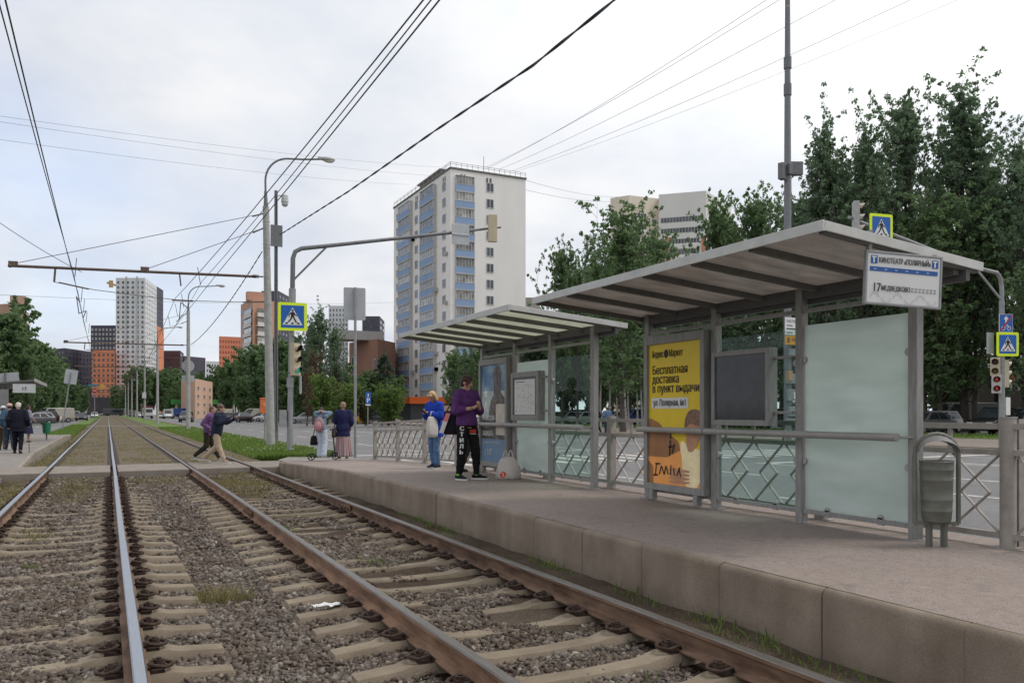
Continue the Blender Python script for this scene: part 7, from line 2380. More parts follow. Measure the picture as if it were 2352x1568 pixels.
def remesh(mb, voxel, smooth=3, disp=0.0, cut=None):
    me = bpy.data.meshes.new('tmp')
    me.from_pydata(mb.v, [], mb.f)
    o = bpy.data.objects.new('tmp', me); col.objects.link(o)
    m = o.modifiers.new('r', 'REMESH'); m.mode = 'VOXEL'; m.voxel_size = voxel; m.use_smooth_shade = True
    if smooth:
        s_ = o.modifiers.new('s', 'SMOOTH'); s_.factor = .5; s_.iterations = smooth
    if disp:
        d = o.modifiers.new('d', 'DISPLACE'); d.texture = DISP; d.strength = disp; d.mid_level = .5; d.texture_coords = 'LOCAL'
    dg = bpy.context.evaluated_depsgraph_get()
    out = bpy.data.meshes.new_from_object(o.evaluated_get(dg))
    bpy.data.objects.remove(o); bpy.data.meshes.remove(me)
    return out
def put(me, name, m, t):
    me.materials.clear()
    me.materials.append(m)
    o = bpy.data.objects.new(name, me); col.objects.link(o); o.parent = t
    return o
def hand(mb, wrist, dr, nrm, side, r_=.0088, curl=.9):
    """palm, four fingers of different length bent twice, thumb from the side of the palm"""
    d = Vector(dr).normalized(); n = Vector(nrm); n = (n - d * n.dot(d)).normalized(); w_ = d.cross(n) * side
    p = Vector(wrist)
    mb.caps(p, p + d * .03, .024, .026, 8)
    for k in (-1.3, -.45, .45, 1.3):
        mb.caps(p + d * .015 + w_ * k * .010, p + d * .075 + w_ * k * .0165, .0125, .0115, 8)
    for k, ln in ((-1.35, .058), (-.45, .068), (.45, .072), (1.35, .064)):
        b0 = p + d * .078 + w_ * k * .0165
        a1 = curl * .5
        d1 = d * math.cos(a1) + n * math.sin(a1)
        b1 = b0 + d1 * ln * .52
        d2 = d * math.cos(curl * 1.5) + n * math.sin(curl * 1.5)
        mb.caps(b0, b1, r_ * 1.05, r_, 7); mb.caps(b1, b1 + d2 * ln * .48, r_, r_ * .82, 7)
    t0 = p + d * .022 + w_ * 1.6 * .016
    t1 = t0 + (d * .6 + w_ * .75 + n * .3).normalized() * .036
    mb.caps(t0, t1, r_ * 1.3, r_ * 1.1, 7); mb.caps(t1, t1 + (d * .85 + n * .45).normalized() * .030, r_ * 1.08, r_ * .9, 7)
DEF = dict(lean=.0, headp=0.0, heady=0.0, legL=((-.10, .02, .49), (-.11, -.02, .085), 0), legR=((.10, .02, .49), (.11, -.02, .085), 0), armL=((-.24, -.03, 1.14), (-.26, .06, .92)), armR=((.24, -.03, 1.14), (.26, .06, .92)))
def person(label, loc, rotz, Ht, pose=None, top=None, bottom=None, shoes=None, hair=None, voxel=.010, sleeve=1.0, hem=.86, group=None, fem=True, skin=None, face=True, girth=1.0, gloves=None, curl=.9):
    """top = (material, extra radius); bottom = ('trousers'|'skirt'|'wide', material[, hem height])"""
    P = dict(DEF); P.update(pose or {})
    s_ = Ht / 1.70
    t = thing('person', label, 'person', loc, rotz, group)
    t.scale = (s_,) * 3
    ln = P['lean']
    def sp(z):            # spine: leans forward above the hips
        return Vector((P.get('sway', 0) * max(0, z - .9), ln * max(0, z - .92) / .5, z))
    sh = [Vector((s * (.165 if fem else .185), 0, 0)) + sp(1.385) for s in (-1, 1)]
    hip = [Vector((s * .088, 0, .90)) for s in (-1, 1)]
    arms = [(Vector(P['armL'][0]), Vector(P['armL'][1])), (Vector(P['armR'][0]), Vector(P['armR'][1]))]
    legs = [tuple(map(lambda q: Vector(q) if hasattr(q, '__len__') else q, P['legL'])), tuple(map(lambda q: Vector(q) if hasattr(q, '__len__') else q, P['legR']))]
    prof = [(.84, .13, .095), (.90, .160, .112), (.97, .158, .110), (1.07, .130, .095), (1.18, .142, .106), (1.28, .158, .112), (1.36, .155, .098), (1.415, .115, .078), (1.45, .065, .06)]
    if not fem:
        prof = [(.84, .13, .10), (.92, .155, .112), (1.0, .155, .112), (1.08, .155, .112), (1.18, .162, .116), (1.28, .175, .118), (1.36, .175, .105), (1.42, .125, .08), (1.45, .065, .06)]
    prof = [(z, a * girth, b_ * girth) for z, a, b_ in prof]
    nseg = 22
    def torso(mb, z0, z1, ex, flare=0.0):
        zs_ = sorted(set([z0, z1] + [z for z, _, _ in prof if z0 < z < z1]))
        rs = []
        for z in zs_:
            for (za, aa, ba), (zb, ab, bb_) in zip(prof[:-1], prof[1:]):
                if za <= z <= zb or (z < prof[0][0] and za == prof[0][0]):
                    u = max(0, min(1, (z - za) / (zb - za)))
                    a, b_ = aa + (ab - aa) * u, ba + (bb_ - ba) * u
                    break
            fl_ = flare * max(0, 1.05 - z)
            c_ = sp(z)
            rs.append([(c_.x + (a + ex + fl_) * math.cos(q), c_.y + (b_ + ex + fl_) * math.sin(q), z) for q in np.linspace(0, 2 * math.pi, nseg + 1)[:-1]])
        mb.rings(rs)
    # --- body: one continuous skin surface
    b = MB()
    torso(b, .84, 1.45, -.008)
    hd = sp(1.58) + Vector((0, .012 + math.sin(P['headp']) * .09, -.012 * abs(P['headp'])))
    Rh = Matrix.Rotation(P['heady'], 3, 'Z') @ Matrix.Rotation(-P['headp'], 3, 'X')
    b.caps(sp(1.41), hd - Rh @ Vector((0, .015, .05)), .056, .05, 12)
    b.sph(hd + Rh @ Vector((0, -.008, .022)), (.073, .090, .088), 18, 12, M=Rh)
    b.sph(hd + Rh @ Vector((0, .012, -.040)), (.057, .068, .072), 16, 10, M=Rh)
    b.caps(hd + Rh @ Vector((0, .078, .012)), hd + Rh @ Vector((0, .096, -.022)), .009, .015, 8)          # nose
    b.caps(hd + Rh @ Vector((-.018, .068, -.058)), hd + Rh @ Vector((.018, .068, -.058)), .013, .013, 8)   # mouth
    b.sph(hd + Rh @ Vector((0, .062, -.094)), (.026, .022, .02), 10, 6, M=Rh)                             # chin
    b.caps(hd + Rh @ Vector((-.04, .066, .030)), hd + Rh @ Vector((.04, .066, .030)), .017, .017, 8)       # brow
    for s in (-1, 1):
        b.sph(hd + Rh @ Vector((s * .072, -.008, -.008)), (.012, .022, .032), 8, 6, M=Rh)                 # ears
        b.sph(hd + Rh @ Vector((s * .040, .048, -.022)), (.022, .024, .024), 8, 6, M=Rh)                  # cheeks
    for i, s in enumerate((-1, 1)):
        el, wr = arms[i]
        b.caps(sh[i], el, .048, .040, 10); b.caps(el, wr, .039, .027, 10)
        hand(b, wr, P.get('handL' if s < 0 else 'handR', wr - el), P.get('palm', (0, 0, 1)) if isinstance(P.get('palm', (0, 0, 1)), tuple) else P['palm'], -s if s < 0 else -s, curl=curl)
        kn, an, ft = legs[i]
        b.caps(hip[i], kn, .082, .056, 12); b.caps(kn, an, .054, .036, 12)
        fd = Vector((math.sin(-ft) if False else -math.sin(ft), math.cos(ft), 0))
        b.caps(an + Vector((0, 0, -.045)) - fd * .03, an + fd * .13 + Vector((0, 0, -.055 + P.get('toe%d' % i, 0))), .036, .026, 10, flat=.9)
    put(remesh(b, voxel, 2), 'body', skin or M_skin, t)
    if face:
        for s in (-1, 1):
            k = MB(); k.sph(hd + Rh @ Vector((s * .030, .074, .006)), (.012, .008, .007), 10, 6, M=Rh); k.build('eye', mat('eye', (.05, .035, .03), .25), t, smooth=True)
            k = MB(); k.caps(hd + Rh @ Vector((s * .016, .083, .028)), hd + Rh @ Vector((s * .046, .070, .030)), .005, .003, 6); k.build('eyebrow', M_hairs['dark'], t)
        k = MB(); k.sph(hd + Rh @ Vector((0, .080, -.058)), (.022, .006, .007), 10, 6, M=Rh); k.build('lips', mat('lips', (.32, .10, .085), .5), t, smooth=True)
    # --- hair
    if hair:
        hm, style = hair
        b = MB()
        if style in ('short', 'bob', 'swept', 'long'):
            b.sph(hd + Rh @ Vector((0, -.020, .042)), (.086, .094, .084), 18, 12, M=Rh)
            b.sph(hd + Rh @ Vector((0, -.045, .0)), (.078, .068, .09), 16, 10, M=Rh)
        if style == 'bob':
            for s in (-1, 1):
                b.caps(hd + Rh @ Vector((s * .062, -.005, .05)), hd + Rh @ Vector((s * .078, .0, -.085)), .036, .030, 10)
                b.caps(hd + Rh @ Vector((s * .045, -.055, .02)), hd + Rh @ Vector((s * .055, -.055, -.105)), .042, .034, 10)
            b.caps(hd + Rh @ Vector((0, -.07, .02)), hd + Rh @ Vector((0, -.065, -.10)), .045, .038, 10)
            b.caps(hd + Rh @ Vector((-.05, .066, .062)), hd + Rh @ Vector((.05, .066, .062)), .024, .022, 10)
        if style == 'swept':        # parted fringe falling over one side of the brow, pulled back behind
            for q in range(5):
                b.caps(hd + Rh @ Vector((-.03 + q * .01, .055, .10 - q * .004)), hd + Rh @ Vector((.030 + q * .010, .085 - q * .012, .050 - q * .022)), .018, .012, 8)
            b.caps(hd + Rh @ Vector((-.03, .05, .10)), hd + Rh @ Vector((-.074, .03, .02)), .02, .012, 8)
            b.caps(hd + Rh @ Vector((.045, .05, .08)), hd + Rh @ Vector((.071, .045, -.055)), .02, .009, 8)
            b.sph(hd + Rh @ Vector((0, -.115, .0)), (.035, .03, .04), 10, 8, M=Rh)
        if style == 'tousled':
            g = random.Random(int(loc[0] * 100) % 97)
            b.sph(hd + Rh @ Vector((0, -.015, .05)), (.088, .100, .086), 18, 12, M=Rh)
            b.sph(hd + Rh @ Vector((0, -.05, .0)), (.08, .062, .085), 16, 10, M=Rh)
            for q in range(26):
                a, e = g.uniform(0, 6.28), g.uniform(-.1, 1.4)
                v = Vector((math.cos(a) * math.cos(e), math.sin(a) * math.cos(e) - .2, math.sin(e)))
                b.sph(hd + Rh @ (Vector((0, -.015, .045)) + v * .085), g.uniform(.018, .032), 7, 5)
        if style == 'long':
            b.caps(hd + Rh @ Vector((0, -.06, .0)), sp(1.28) + Vector((0, -.11, 0)), .06, .045, 10)
        put(remesh(b, max(voxel * .9, .008), 2, .012), 'hair', hm, t)
    # --- clothes
    if bottom:
        kd, bm_ = bottom[0], bottom[1]
        b = MB()
        if kd in ('trousers', 'wide', 'loose'):
            torso(b, .86, 1.04, .022)
            for i in range(2):
                kn, an, ft = legs[i]
                r0, r1, r2 = {'trousers': (.094, .070, .058), 'loose': (.102, .082, .056), 'wide': (.104, .098, .105)}[kd]
                end = an + (kn - an).normalized() * (-.0 if kd == 'wide' else .045)
                b.caps(hip[i] + Vector((0, 0, .01)), kn, r0, r1, 14); b.caps(kn, end, r1, r2, 14)
            gm = put(remesh(b, max(voxel, .012), 2, .030), 'trousers', bm_, t)
        else:
            hz = bottom[2]
            rs = []
            for q in range(12):
                u = q / 11
                z = 1.02 + (hz - 1.02) * u
                rr_ = []
                for j in range(64):
                    a = 2 * math.pi * j / 64
                    fold = 1 + (.07 * math.sin(a * 9 + 1.3) + .035 * math.sin(a * 17)) * u
                    rr_.append(((.145 + .105 * u ** .8) * fold * math.cos(a), (.108 + .10 * u ** .8) * fold * math.sin(a), z))
                rs.append(rr_)
            b.rings(rs, caps=False)
            gm = b.build('skirt', bm_, t, smooth=True)
    if top:
        tm, ex = top
        b = MB()
        torso(b, hem, 1.43, ex, .10 if hem < .8 else .03)
        b.caps(sp(1.40) + Vector((-.10, 0, .0)), sp(1.40) + Vector((.10, 0, 0)), .052 + ex, .052 + ex, 12)
        for i in range(2):
            el, wr = arms[i]
            b.caps(sh[i], el, .058 + ex, .05 + ex, 12)
            if sleeve > .5:
                b.caps(el, el.lerp(wr, (sleeve - .5) * 1.9), .05 + ex, .040 + ex * .8, 12)
        if P.get('hood'):
            b.caps(sp(1.43) + Vector((-.07, -.055, .01)), sp(1.43) + Vector((.07, -.055, .01)), .05, .05, 12)
            b.caps(sp(1.43) + Vector((-.085, -.03, .0)), sp(1.40) + Vector((-.03, .085, -.01)), .036, .022, 10)
            b.caps(sp(1.43) + Vector((.085, -.03, .0)), sp(1.40) + Vector((.03, .085, -.01)), .036, .022, 10)
        put(remesh(b, max(voxel, .012), 2, .026), 'jacket' if P.get('jacket') else 'top', tm, t)
    if shoes:
        for i in range(2):
            kn, an, ft = legs[i]
            fd = Vector((-math.sin(ft), math.cos(ft), 0))
            tz = P.get('toe%d' % i, 0)
            b = MB()
            b.caps(an + Vector((0, 0, -.030)) - fd * .035, an + fd * .06 + Vector((0, 0, -.035 + tz * .4)), .046, .044, 12)
            b.caps(an + fd * .03 + Vector((0, 0, -.045 + tz * .3)), an + fd * .150 + Vector((0, 0, -.055 + tz)), .044, .034, 12, flat=.85)
            o = put(remesh(b, .011, 2), 'shoe', shoes[0], t)
            k = MB()
            sd = Vector((fd.y, -fd.x, 0))
            ol = []
            for q in np.linspace(0, 2 * math.pi, 21)[:-1]:
                v = an + fd * (.055 + .145 * math.cos(q)) + sd * (.048 * math.sin(q)) * (1 + .15 * math.cos(q))
                ol.append((v.x, v.y, tz * max(0, math.cos(q))))
            zb = an.z - .085
            k.rings([[(x, y, zb + z + .001) for x, y, z in ol], [(x, y, zb + z + .028) for x, y, z in ol]])
            k.build('sole', shoes[1], o)
    return t, dict(sp=sp, head=hd, Rh=Rh, sh=sh, arms=arms, legs=legs, s=s_)
def face_dir(dx, dy):
    return math.atan2(-dx, dy)
M_trainer = cloth('trainer_black', (.018, .018, .02))
M_sole = mat('sole_white', (.62, .61, .58), .5)
M_soled = mat('sole_dark', (.04, .04, .04), .6)
# ---------------------------------------------------------------- the woman in the purple hoodie
pw = gp(1072, 1101.5, PZ)
t, K = person('woman in a purple hoodie and black tracksuit trousers standing before the soldier poster', tuple(pw), face_dir(.24, -.97), 1.76,
    dict(lean=-.02, hood=1, heady=R(26), headp=R(12), legL=((-.125, .07, .49), (-.155, .06, .085), R(40)), legR=((.115, .02, .49), (.135, -.03, .085), R(4)), armR=((.235, .02, 1.115), (.05, .25, 1.17)), armL=((-.245, .03, 1.12), (-.045, .27, 1.18)), handR=(-.6, .55, .35), handL=(.55, .6, .4), palm=(0, -.3, 1)),
    top=(cloth('purple', (.085, .028, .13), c2=(.125, .045, .175)), .026), bottom=('loose', cloth('tracksuit', (.010, .010, .012))), shoes=(M_trainer, M_sole), hair=(M_hairs['auburn'], 'swept'), voxel=.0075, sleeve=.72, hem=.885, girth=1.04)
# neon socks, bracelets, printed letters down the right thigh, red patch
for i in range(2):
    kn, an, ft = K['legs'][i]
    b = MB(); b.caps(an + Vector((0, 0, .0)), an + Vector((0, 0, .045)), .043, .042, 12)
    b.build('sock', cloth('neon', (.18, .55, .02)), t, smooth=True)
b = MB()
el, wr = K['arms'][1]
for u in (.55, .9):
    c_ = el.lerp(wr, u); d_ = (wr - el).normalized()
    b.cyl(c_, c_ + d_ * .012, .037 - .008 * u, n=14)
b.build('bracelet', M_black, t)
tr = [c for c in t.children if c.name.startswith('trousers')][0]
tree_ = BVHTree.FromPolygons([v.co.copy() for v in tr.data.vertices], [tuple(p.vertices) for p in tr.data.polygons])
view = (Vector((0, 0, H)) - pw); view.z = 0; view.normalize()
vl = Matrix.Rotation(-t.rotation_euler.z, 3, 'Z') @ view              # towards the camera, in her own frame
side = Vector((-vl.y, vl.x, 0))
kn, an, ft = K['legs'][1]
hp_ = Vector((.088, 0, .90))
for j, ch in enumerate('СТИЛЬ'):
    q = .12 + j * .185
    cpt = hp_.lerp(kn, q / .80) if q < .80 else kn.lerp(an, (q - .80) / .8)
    cpt = cpt + side * -.006
    g_ = text_geo(ch, .095, .02)
    fr = M4(cpt + vl * .35 - Vector((0, 0, .035)), side, (0, 0, 1))
    decal('printed_letter', [([(v.x + o_, v.y) for v in g_[0]], g_[1]) for o_ in (-.005, 0, .005)][:1] + [([(v.x + .006, v.y + .0015) for v in g_[0]], g_[1])], fr, -vl, tree_, M_white, t, .006)
fr = M4(Vector((-.10, .03, .775)) + vl * .4, side, (0, 0, 1))
g_ = []
for y0_, y1_, m_ in ((-.012, .045, cloth('patch_red', (.5, .06, .03))), (-.03, -.022, M_white)):
    pts = [(-.055 + .0275 * i, y) for y in (y0_, y1_) for i in range(5)]
    decal('patch', [(pts, [(i, i + 1, i + 6, i + 5) for i in range(4)])], fr, -vl, tree_, m_, t, .006)
b = MB()
for s in (-1, 1):
    p0 = K['sp'](1.39) + Vector((s * .035, .105, -.01))
    b.tube([p0, p0 + Vector((0, .018, -.07)), p0 + Vector((0, .012, -.14))], .004, 5)
b.build('drawstring', cloth('cord', (.07, .03, .10)), t)
def bag(label, pos, rot, size, m, name='shoulder_bag', extra=None, strap=None, strap_m=None):
    t = thing(name, label, 'bag', pos, rot)
    b = MB()
    w_, d_, h_ = size
    rs = []
    for u, a, c_ in ((0, .75, .6), (.03, .95, .9), (.2, 1.02, 1.1), (.5, 1.0, 1.0), (.8, .92, .75), (.97, .8, .45), (1, .7, .3)):
        rs.append([(w_ / 2 * a * (1 + .05 * math.sin(5 * q + u * 9)) * math.copysign(abs(math.cos(q)) ** .6, math.cos(q)), d_ / 2 * c_ * math.copysign(abs(math.sin(q)) ** .7, math.sin(q)), h_ * (u - 1)) for q in np.linspace(0, 2 * math.pi, 25)[:-1]])
    b.rings(rs)
    b.build('bag_body', m, t, smooth=True)
    if strap:
        k = MB(); k.tube([Vector(q) for q in strap], .011, 6); k.build('strap', strap_m or m, t, smooth=True)
    return t
# striped tote on her back shoulder: dark with a white printed panel
q = pw + Vector((-.30 * C, .30 * S, 0)) + Vector((.05, .05, 0))
bg = bag('dark tote with white and pink print hanging behind the purple hoodie woman', (q.x, q.y, PZ + 1.16), R(-35), (.26, .14, .40), cloth('tote_dark', (.015, .015, .02)), 'tote_bag', strap=[(-.08, 0, -.02), (.03, .02, .16), (.13, .03, .27), (.17, -.02, .15), (.12, 0, -.02)])
b = MB(); M = M4((-.085, -.09, -.19), (.9, -.35, 0), (.2, 0, 1)); b.prism([(-.07, -.18), (.02, -.19), (.08, .15), (.0, .16)], M, .012); b.build('white_panel', mat('tote_white', (.6, .58, .57), .6), bg)
b = MB(); b.flat([(-.03, .02), (.05, .01), (.075, .15), (.0, .16)], M, .003); b.build('pink_print', mat('tote_pink', (.62, .16, .22), .6), bg)
# ---------------------------------------------------------------- the blonde woman reading her phone
pb_ = gp(1000, 1075.5, PZ - .01)
t, K = person('blonde woman in a bright blue jacket and jeans looking down at her phone', tuple(pb_), face_dir(-.90, -.44), 1.58,
    dict(lean=.03, headp=R(34), jacket=1, legL=((-.085, .06, .49), (-.075, -.0, .085), R(14)), legR=((.095, .03, .49), (.10, -.05, .085), R(-12)), armR=((.215, .05, 1.13), (.06, .27, 1.20)), armL=((-.215, .06, 1.13), (-.045, .28, 1.22)), handR=(-.3, .8, .3), handL=(.3, .8, .3), palm=(0, -.2, 1)),
    top=(cloth('royal_blue', (.012, .045, .36), c2=(.02, .07, .46)), .030), bottom=('trousers', cloth('denim', (.07, .14, .28), c2=(.14, .24, .40), vs=5)), shoes=(cloth('navy_shoe', (.015, .02, .04)), M_sole), hair=(M_hairs['blonde'], 'bob'), voxel=.0085, sleeve=.95, hem=.70)
b = MB(); b.caps(K['sp'](1.38) + Vector((-.02, .095, 0)), K['sp'](1.25) + Vector((0, .128, 0)), .04, .03, 10, flat=.5); b.build('shirt_front', mat('shirt_white', (.62, .62, .62), .7), t, smooth=True)
w0 = Matrix.Rotation(t.rotation_euler.z, 3, 'Z')
def held(tt, K_, off):
    return Vector(tt.location) + Matrix.Rotation(tt.rotation_euler.z, 3, 'Z') @ (Vector(off) * K_['s'])
p = held(t, K, (0, .37, 1.245))
ph = MB(); ph.obox((0, 0, 0), (.075, .15, .010), Matrix.Rotation(R(35), 3, 'X'))
tag(ph.build('phone', M_black, loc=tuple(p), bevel=.004), 'dark phone held by the blonde woman', 'phone').rotation_euler = (0, 0, t.rotation_euler.z)
p = held(t, K, (-.13, .24, 1.14))
bag('white cloth bag hanging from the forearm of the blonde woman', tuple(p), R(20), (.27, .11, .42), mat('canvas_white', (.58, .55, .52), .8, var=.12, vscale=9), 'cloth_bag', strap=[(-.06, 0, -.02), (-.02, 0, .10), (.03, 0, .10), (.07, 0, -.02)])
p = held(t, K, (.20, -.14, .90))
bag('small black bag at the hip of the blonde woman', tuple(p), R(40), (.24, .10, .20), cloth('bag_black', (.014, .014, .016)), 'hip_bag')
# person half hidden behind the hoodie woman
ph_ = gp(1083, 1084, PZ - .01)
person('person in grey trousers mostly hidden behind the woman in the purple hoodie', tuple(ph_ + Vector((-.12, .14, 0))), face_dir(.9, .2), 1.45,
    dict(lean=.25, headp=R(25), legL=((-.09, .10, .49), (-.09, .0, .085), 0), legR=((.09, .05, .49), (.10, -.12, .085), 0)), top=(cloth('taupe', (.16, .13, .11)), .02), bottom=('loose', cloth('grey_trouser', (.055, .05, .048))), shoes=(cloth('brown_shoe', (.05, .03, .02)), M_soled), hair=(M_hairs['dark'], 'short'), voxel=.012)
# ---------------------------------------------------------------- woman in the striped skirt and girl on the scooter
def stripes(nt, b):
    g = N(nt, 'ShaderNodeTexCoord')
    sp_ = N(nt, 'ShaderNodeSeparateXYZ'); nt.links.new(g.outputs['Object'], sp_.inputs[0])
    at_ = N(nt, 'ShaderNodeMath', operation='ARCTAN2'); nt.links.new(sp_.outputs[1], at_.inputs[0]); nt.links.new(sp_.outputs[0], at_.inputs[1])
    m_ = N(nt, 'ShaderNodeMath', operation='MULTIPLY', i_1=2.55); nt.links.new(at_.outputs[0], m_.inputs[0])
    fr_ = N(nt, 'ShaderNodeMath', operation='FRACT'); nt.links.new(m_.outputs[0], fr_.inputs[0])
    c_ = ramp(nt, fr_.outputs[0], [(0, (.55, .5, .5)), (.2, (.22, .05, .06)), (.42, (.03, .015, .035)), (.52, (.55, .5, .5)), (.68, (.30, .08, .08)), (.88, (.10, .03, .05))], 'CONSTANT')
    nt.links.new(c_, b.inputs['Base Color']); b.inputs['Roughness'].default_value = .8
M_strip = special('striped_cloth', stripes)
pz_ = plat_z(21.5)
ps = gp(788, 1054, pz_)
FA = face_dir(.30, .95)
t, K = person('woman with short fair hair in a navy top and long striped skirt, seen from behind', tuple(ps), FA, 1.60,
    dict(heady=R(10), armL=((-.235, .03, 1.13), (-.15, .22, 1.02)), armR=((.24, .0, 1.12), (.22, .12, .92))), top=(cloth('navy', (.016, .018, .065)), .034), bottom=('skirt', M_strip, .10), shoes=(cloth('tan_shoe', (.42, .25, .18)), M_sole), hair=(M_hairs['fair'], 'short'), voxel=.010, sleeve=.75, hem=.68, girth=1.08)
p = held(t, K, (-.27, .05, .92))
bag('taupe shoulder bag of the woman in the striped skirt', tuple(p), FA, (.12, .30, .26), cloth('bag_taupe', (.11, .09, .075)), strap=[(0, -.1, -.02), (.06, -.02, .30), (.12, .0, .52), (.06, .06, .30), (0, .1, -.02)])
pg_ = gp(739, 1057, pz_)
t, K = person('girl in a denim jacket and pale wide trousers with both hands behind her head', tuple(pg_ + Vector((0, 0, .09))), face_dir(.62, .78), 1.36,
    dict(heady=R(-20), armL=((-.27, .10, 1.50), (-.07, -.09, 1.53)), armR=((.27, .10, 1.50), (.07, -.09, 1.53)), handL=(.6, -.1, .5), handR=(-.6, -.1, .5), palm=(0, 1, 0), legL=((-.09, .05, .49), (-.08, .02, .085), 0), legR=((.10, .02, .49), (.09, -.05, .085), 0)), top=(cloth('light_denim', (.14, .20, .28), c2=(.24, .32, .40)), .022), bottom=('wide', cloth('pale_blue', (.46, .52, .60))), shoes=(cloth('pink_shoe', (.50, .34, .30)), M_sole), hair=(M_hairs['dark'], 'short'), voxel=.010, sleeve=.98, hem=.92)
p = held(t, K, (0, -.19, 1.36))
bk = thing('backpack', 'pink and grey backpack on the back of the girl', 'bag', tuple(p), t.rotation_euler.z)
b = MB(); b.sph((0, 0, -.2), (.15, .10, .21), 16, 10); b.build('main_pocket', cloth('pack_grey', (.22, .18, .19), c2=(.36, .22, .25), vs=18), bk, smooth=True)
b = MB(); b.sph((0, -.06, -.22), (.10, .06, .13), 14, 8); b.build('front_pocket', cloth('pack_pink', (.60, .20, .26), c2=(.55, .36, .38), vs=16), bk, smooth=True)
b = MB()
for s in (-1, 1):
    b.tube([(s * .09, .02, -.02), (s * .10, .10, .02), (s * .11, .22, -.10), (s * .10, .12, -.3)], .018, 6)
b.build('shoulder_strap', cloth('strap_dark', (.05, .04, .05)), bk, smooth=True)
p = dp(724, 1000, 22.0)
bag('black handbag hanging beside the girl with the backpack', (p.x, p.y, p.z), R(30), (.30, .14, .26), cloth('handbag_black', (.012, .012, .013)), 'handbag', strap=[(-.07, 0, -.02), (-.02, 0, .17), (.03, 0, .17), (.07, 0, -.02)])
# kick scooter under the girl
sc0 = gp(715, 1057, pz_); sc1 = gp(770, 1055, pz_)
t = thing('kick_scooter', 'black kick scooter with spoked wheels under the girl', 'scooter', tuple(sc0), math.atan2((sc1 - sc0).y, (sc1 - sc0).x))
Ls = (sc1 - sc0).length
for x in (0, Ls):
    b = MB()
    b.tube([(x + .095 * math.cos(q), 0, .10 + .095 * math.sin(q)) for q in np.linspace(0, 2 * math.pi, 25)[:-1]], .014, 7, closed=True)
    for q in range(5):
        a = q * 2 * math.pi / 5
        b.bar((x, 0, .10), (x + .09 * math.cos(a), 0, .10 + .09 * math.sin(a)), .018, .016)
    b.cyl((x, -.025, .10), (x, .025, .10), .022, n=10)
    b.build('wheel', M_black, t, smooth='auto')
b = MB(); b.bar((.08, 0, .085), (Ls - .16, 0, .085), .11, .025); b.bar((Ls - .17, 0, .09), (Ls - .06, 0, .24), .05, .03); b.build('deck', M_black, t)
b = MB(); b.tube([(Ls, 0, .14), (Ls - .03, 0, .34), (Ls - .07, 0, .82)], .02, 8); b.tube([(Ls - .07, -.2, .83), (Ls - .07, .2, .83)], .016, 8); b.bar((Ls - .01, 0, .2), (Ls + .02, 0, .1), .05, .02)
b.build('steering_column', M_black, t, smooth='auto')
b = MB()
for s in (-1, 1):
    b.cyl((Ls - .07, s * .2, .83), (Ls - .07, s * .12, .83), .022, n=8)
b.build('grip', M_soled, t)
b = MB(); b.bar((-.1, 0, .2), (.08, 0, .215), .05, .008); b.build('rear_mudguard', M_galv, t)
# ---------------------------------------------------------------- the couple on the crossing
pA = gp(497, 1063.5, -.01)
FR = face_dir(C, -S)
stride = dict(lean=.10, legR=((.09, .10, .50), (.10, .27, .088), 0), legL=((-.09, -.02, .48), (-.10, -.40, .16), 0), toe0=-.05)
t, K = person('tousled person in navy puffy jacket and beige trousers striding, phone held out', tuple(pA), FR, 1.66,
    dict(stride, jacket=1, hood=1, heady=R(-4), armL=((-.20, .22, 1.20), (-.13, .46, 1.30)), armR=((.24, .20, 1.17), (.20, .44, 1.27)), handL=(.2, .9, .3), handR=(0, .9, .3), palm=(0, -.3, 1)), top=(cloth('puffy_navy', (.012, .016, .035), c2=(.03, .04, .07), vs=7, stretch=(.2, .2, 5), bump=.6), .045), bottom=('loose', cloth('beige', (.42, .33, .23), c2=(.50, .40, .29))), shoes=(cloth('beige_shoe', (.36, .29, .22)), M_sole), hair=(M_hairs['brown'], 'tousled'), voxel=.010, sleeve=1.0, hem=.80, fem=False, curl=.7)
b = MB()                                   # stitched bands of the quilted jacket
jk = [c for c in t.children if c.name.startswith('jacket')][0]
for v in jk.data.vertices:                 # quilting: shallow horizontal grooves
    q = abs(math.sin(v.co.z * math.pi / .075)) ** .5
    v.co += v.normal * (q - .75) * .014
p = held(t, K, (.18, .56, 1.36))
ph = MB(); ph.obox((0, 0, 0), (.075, .012, .15), Matrix.Rotation(R(-20), 3, 'X'))
tag(ph.build('phone', M_black, loc=tuple(p), bevel=.004), 'phone held out by the person in the puffy jacket', 'phone').rotation_euler = (0, 0, FR)
pB = gp(478, 1061, -.01)
t, K = person('person with dark hair in a purple jacket walking half hidden beside the puffy jacket person', tuple(pB + Vector((.05, .45, 0))), FR, 1.63,
    dict(lean=.10, jacket=1, heady=R(-8), legL=((-.09, .10, .50), (-.10, .30, .088), 0), legR=((.09, -.02, .48), (.10, -.40, .16), 0), toe1=-.05, armL=((-.24, -.02, 1.14), (-.22, .16, .98)), armR=((.235, -.06, 1.15), (.21, .10, 1.0))), top=(cloth('mauve', (.13, .065, .17), c2=(.17, .09, .21)), .036), bottom=('loose', cloth('dark_olive', (.035, .028, .02))), shoes=(cloth('grey_shoe', (.3, .28, .26)), M_sole), hair=(M_hairs['brown'], 'short'), voxel=.010, sleeve=1.0, hem=.80, fem=False)
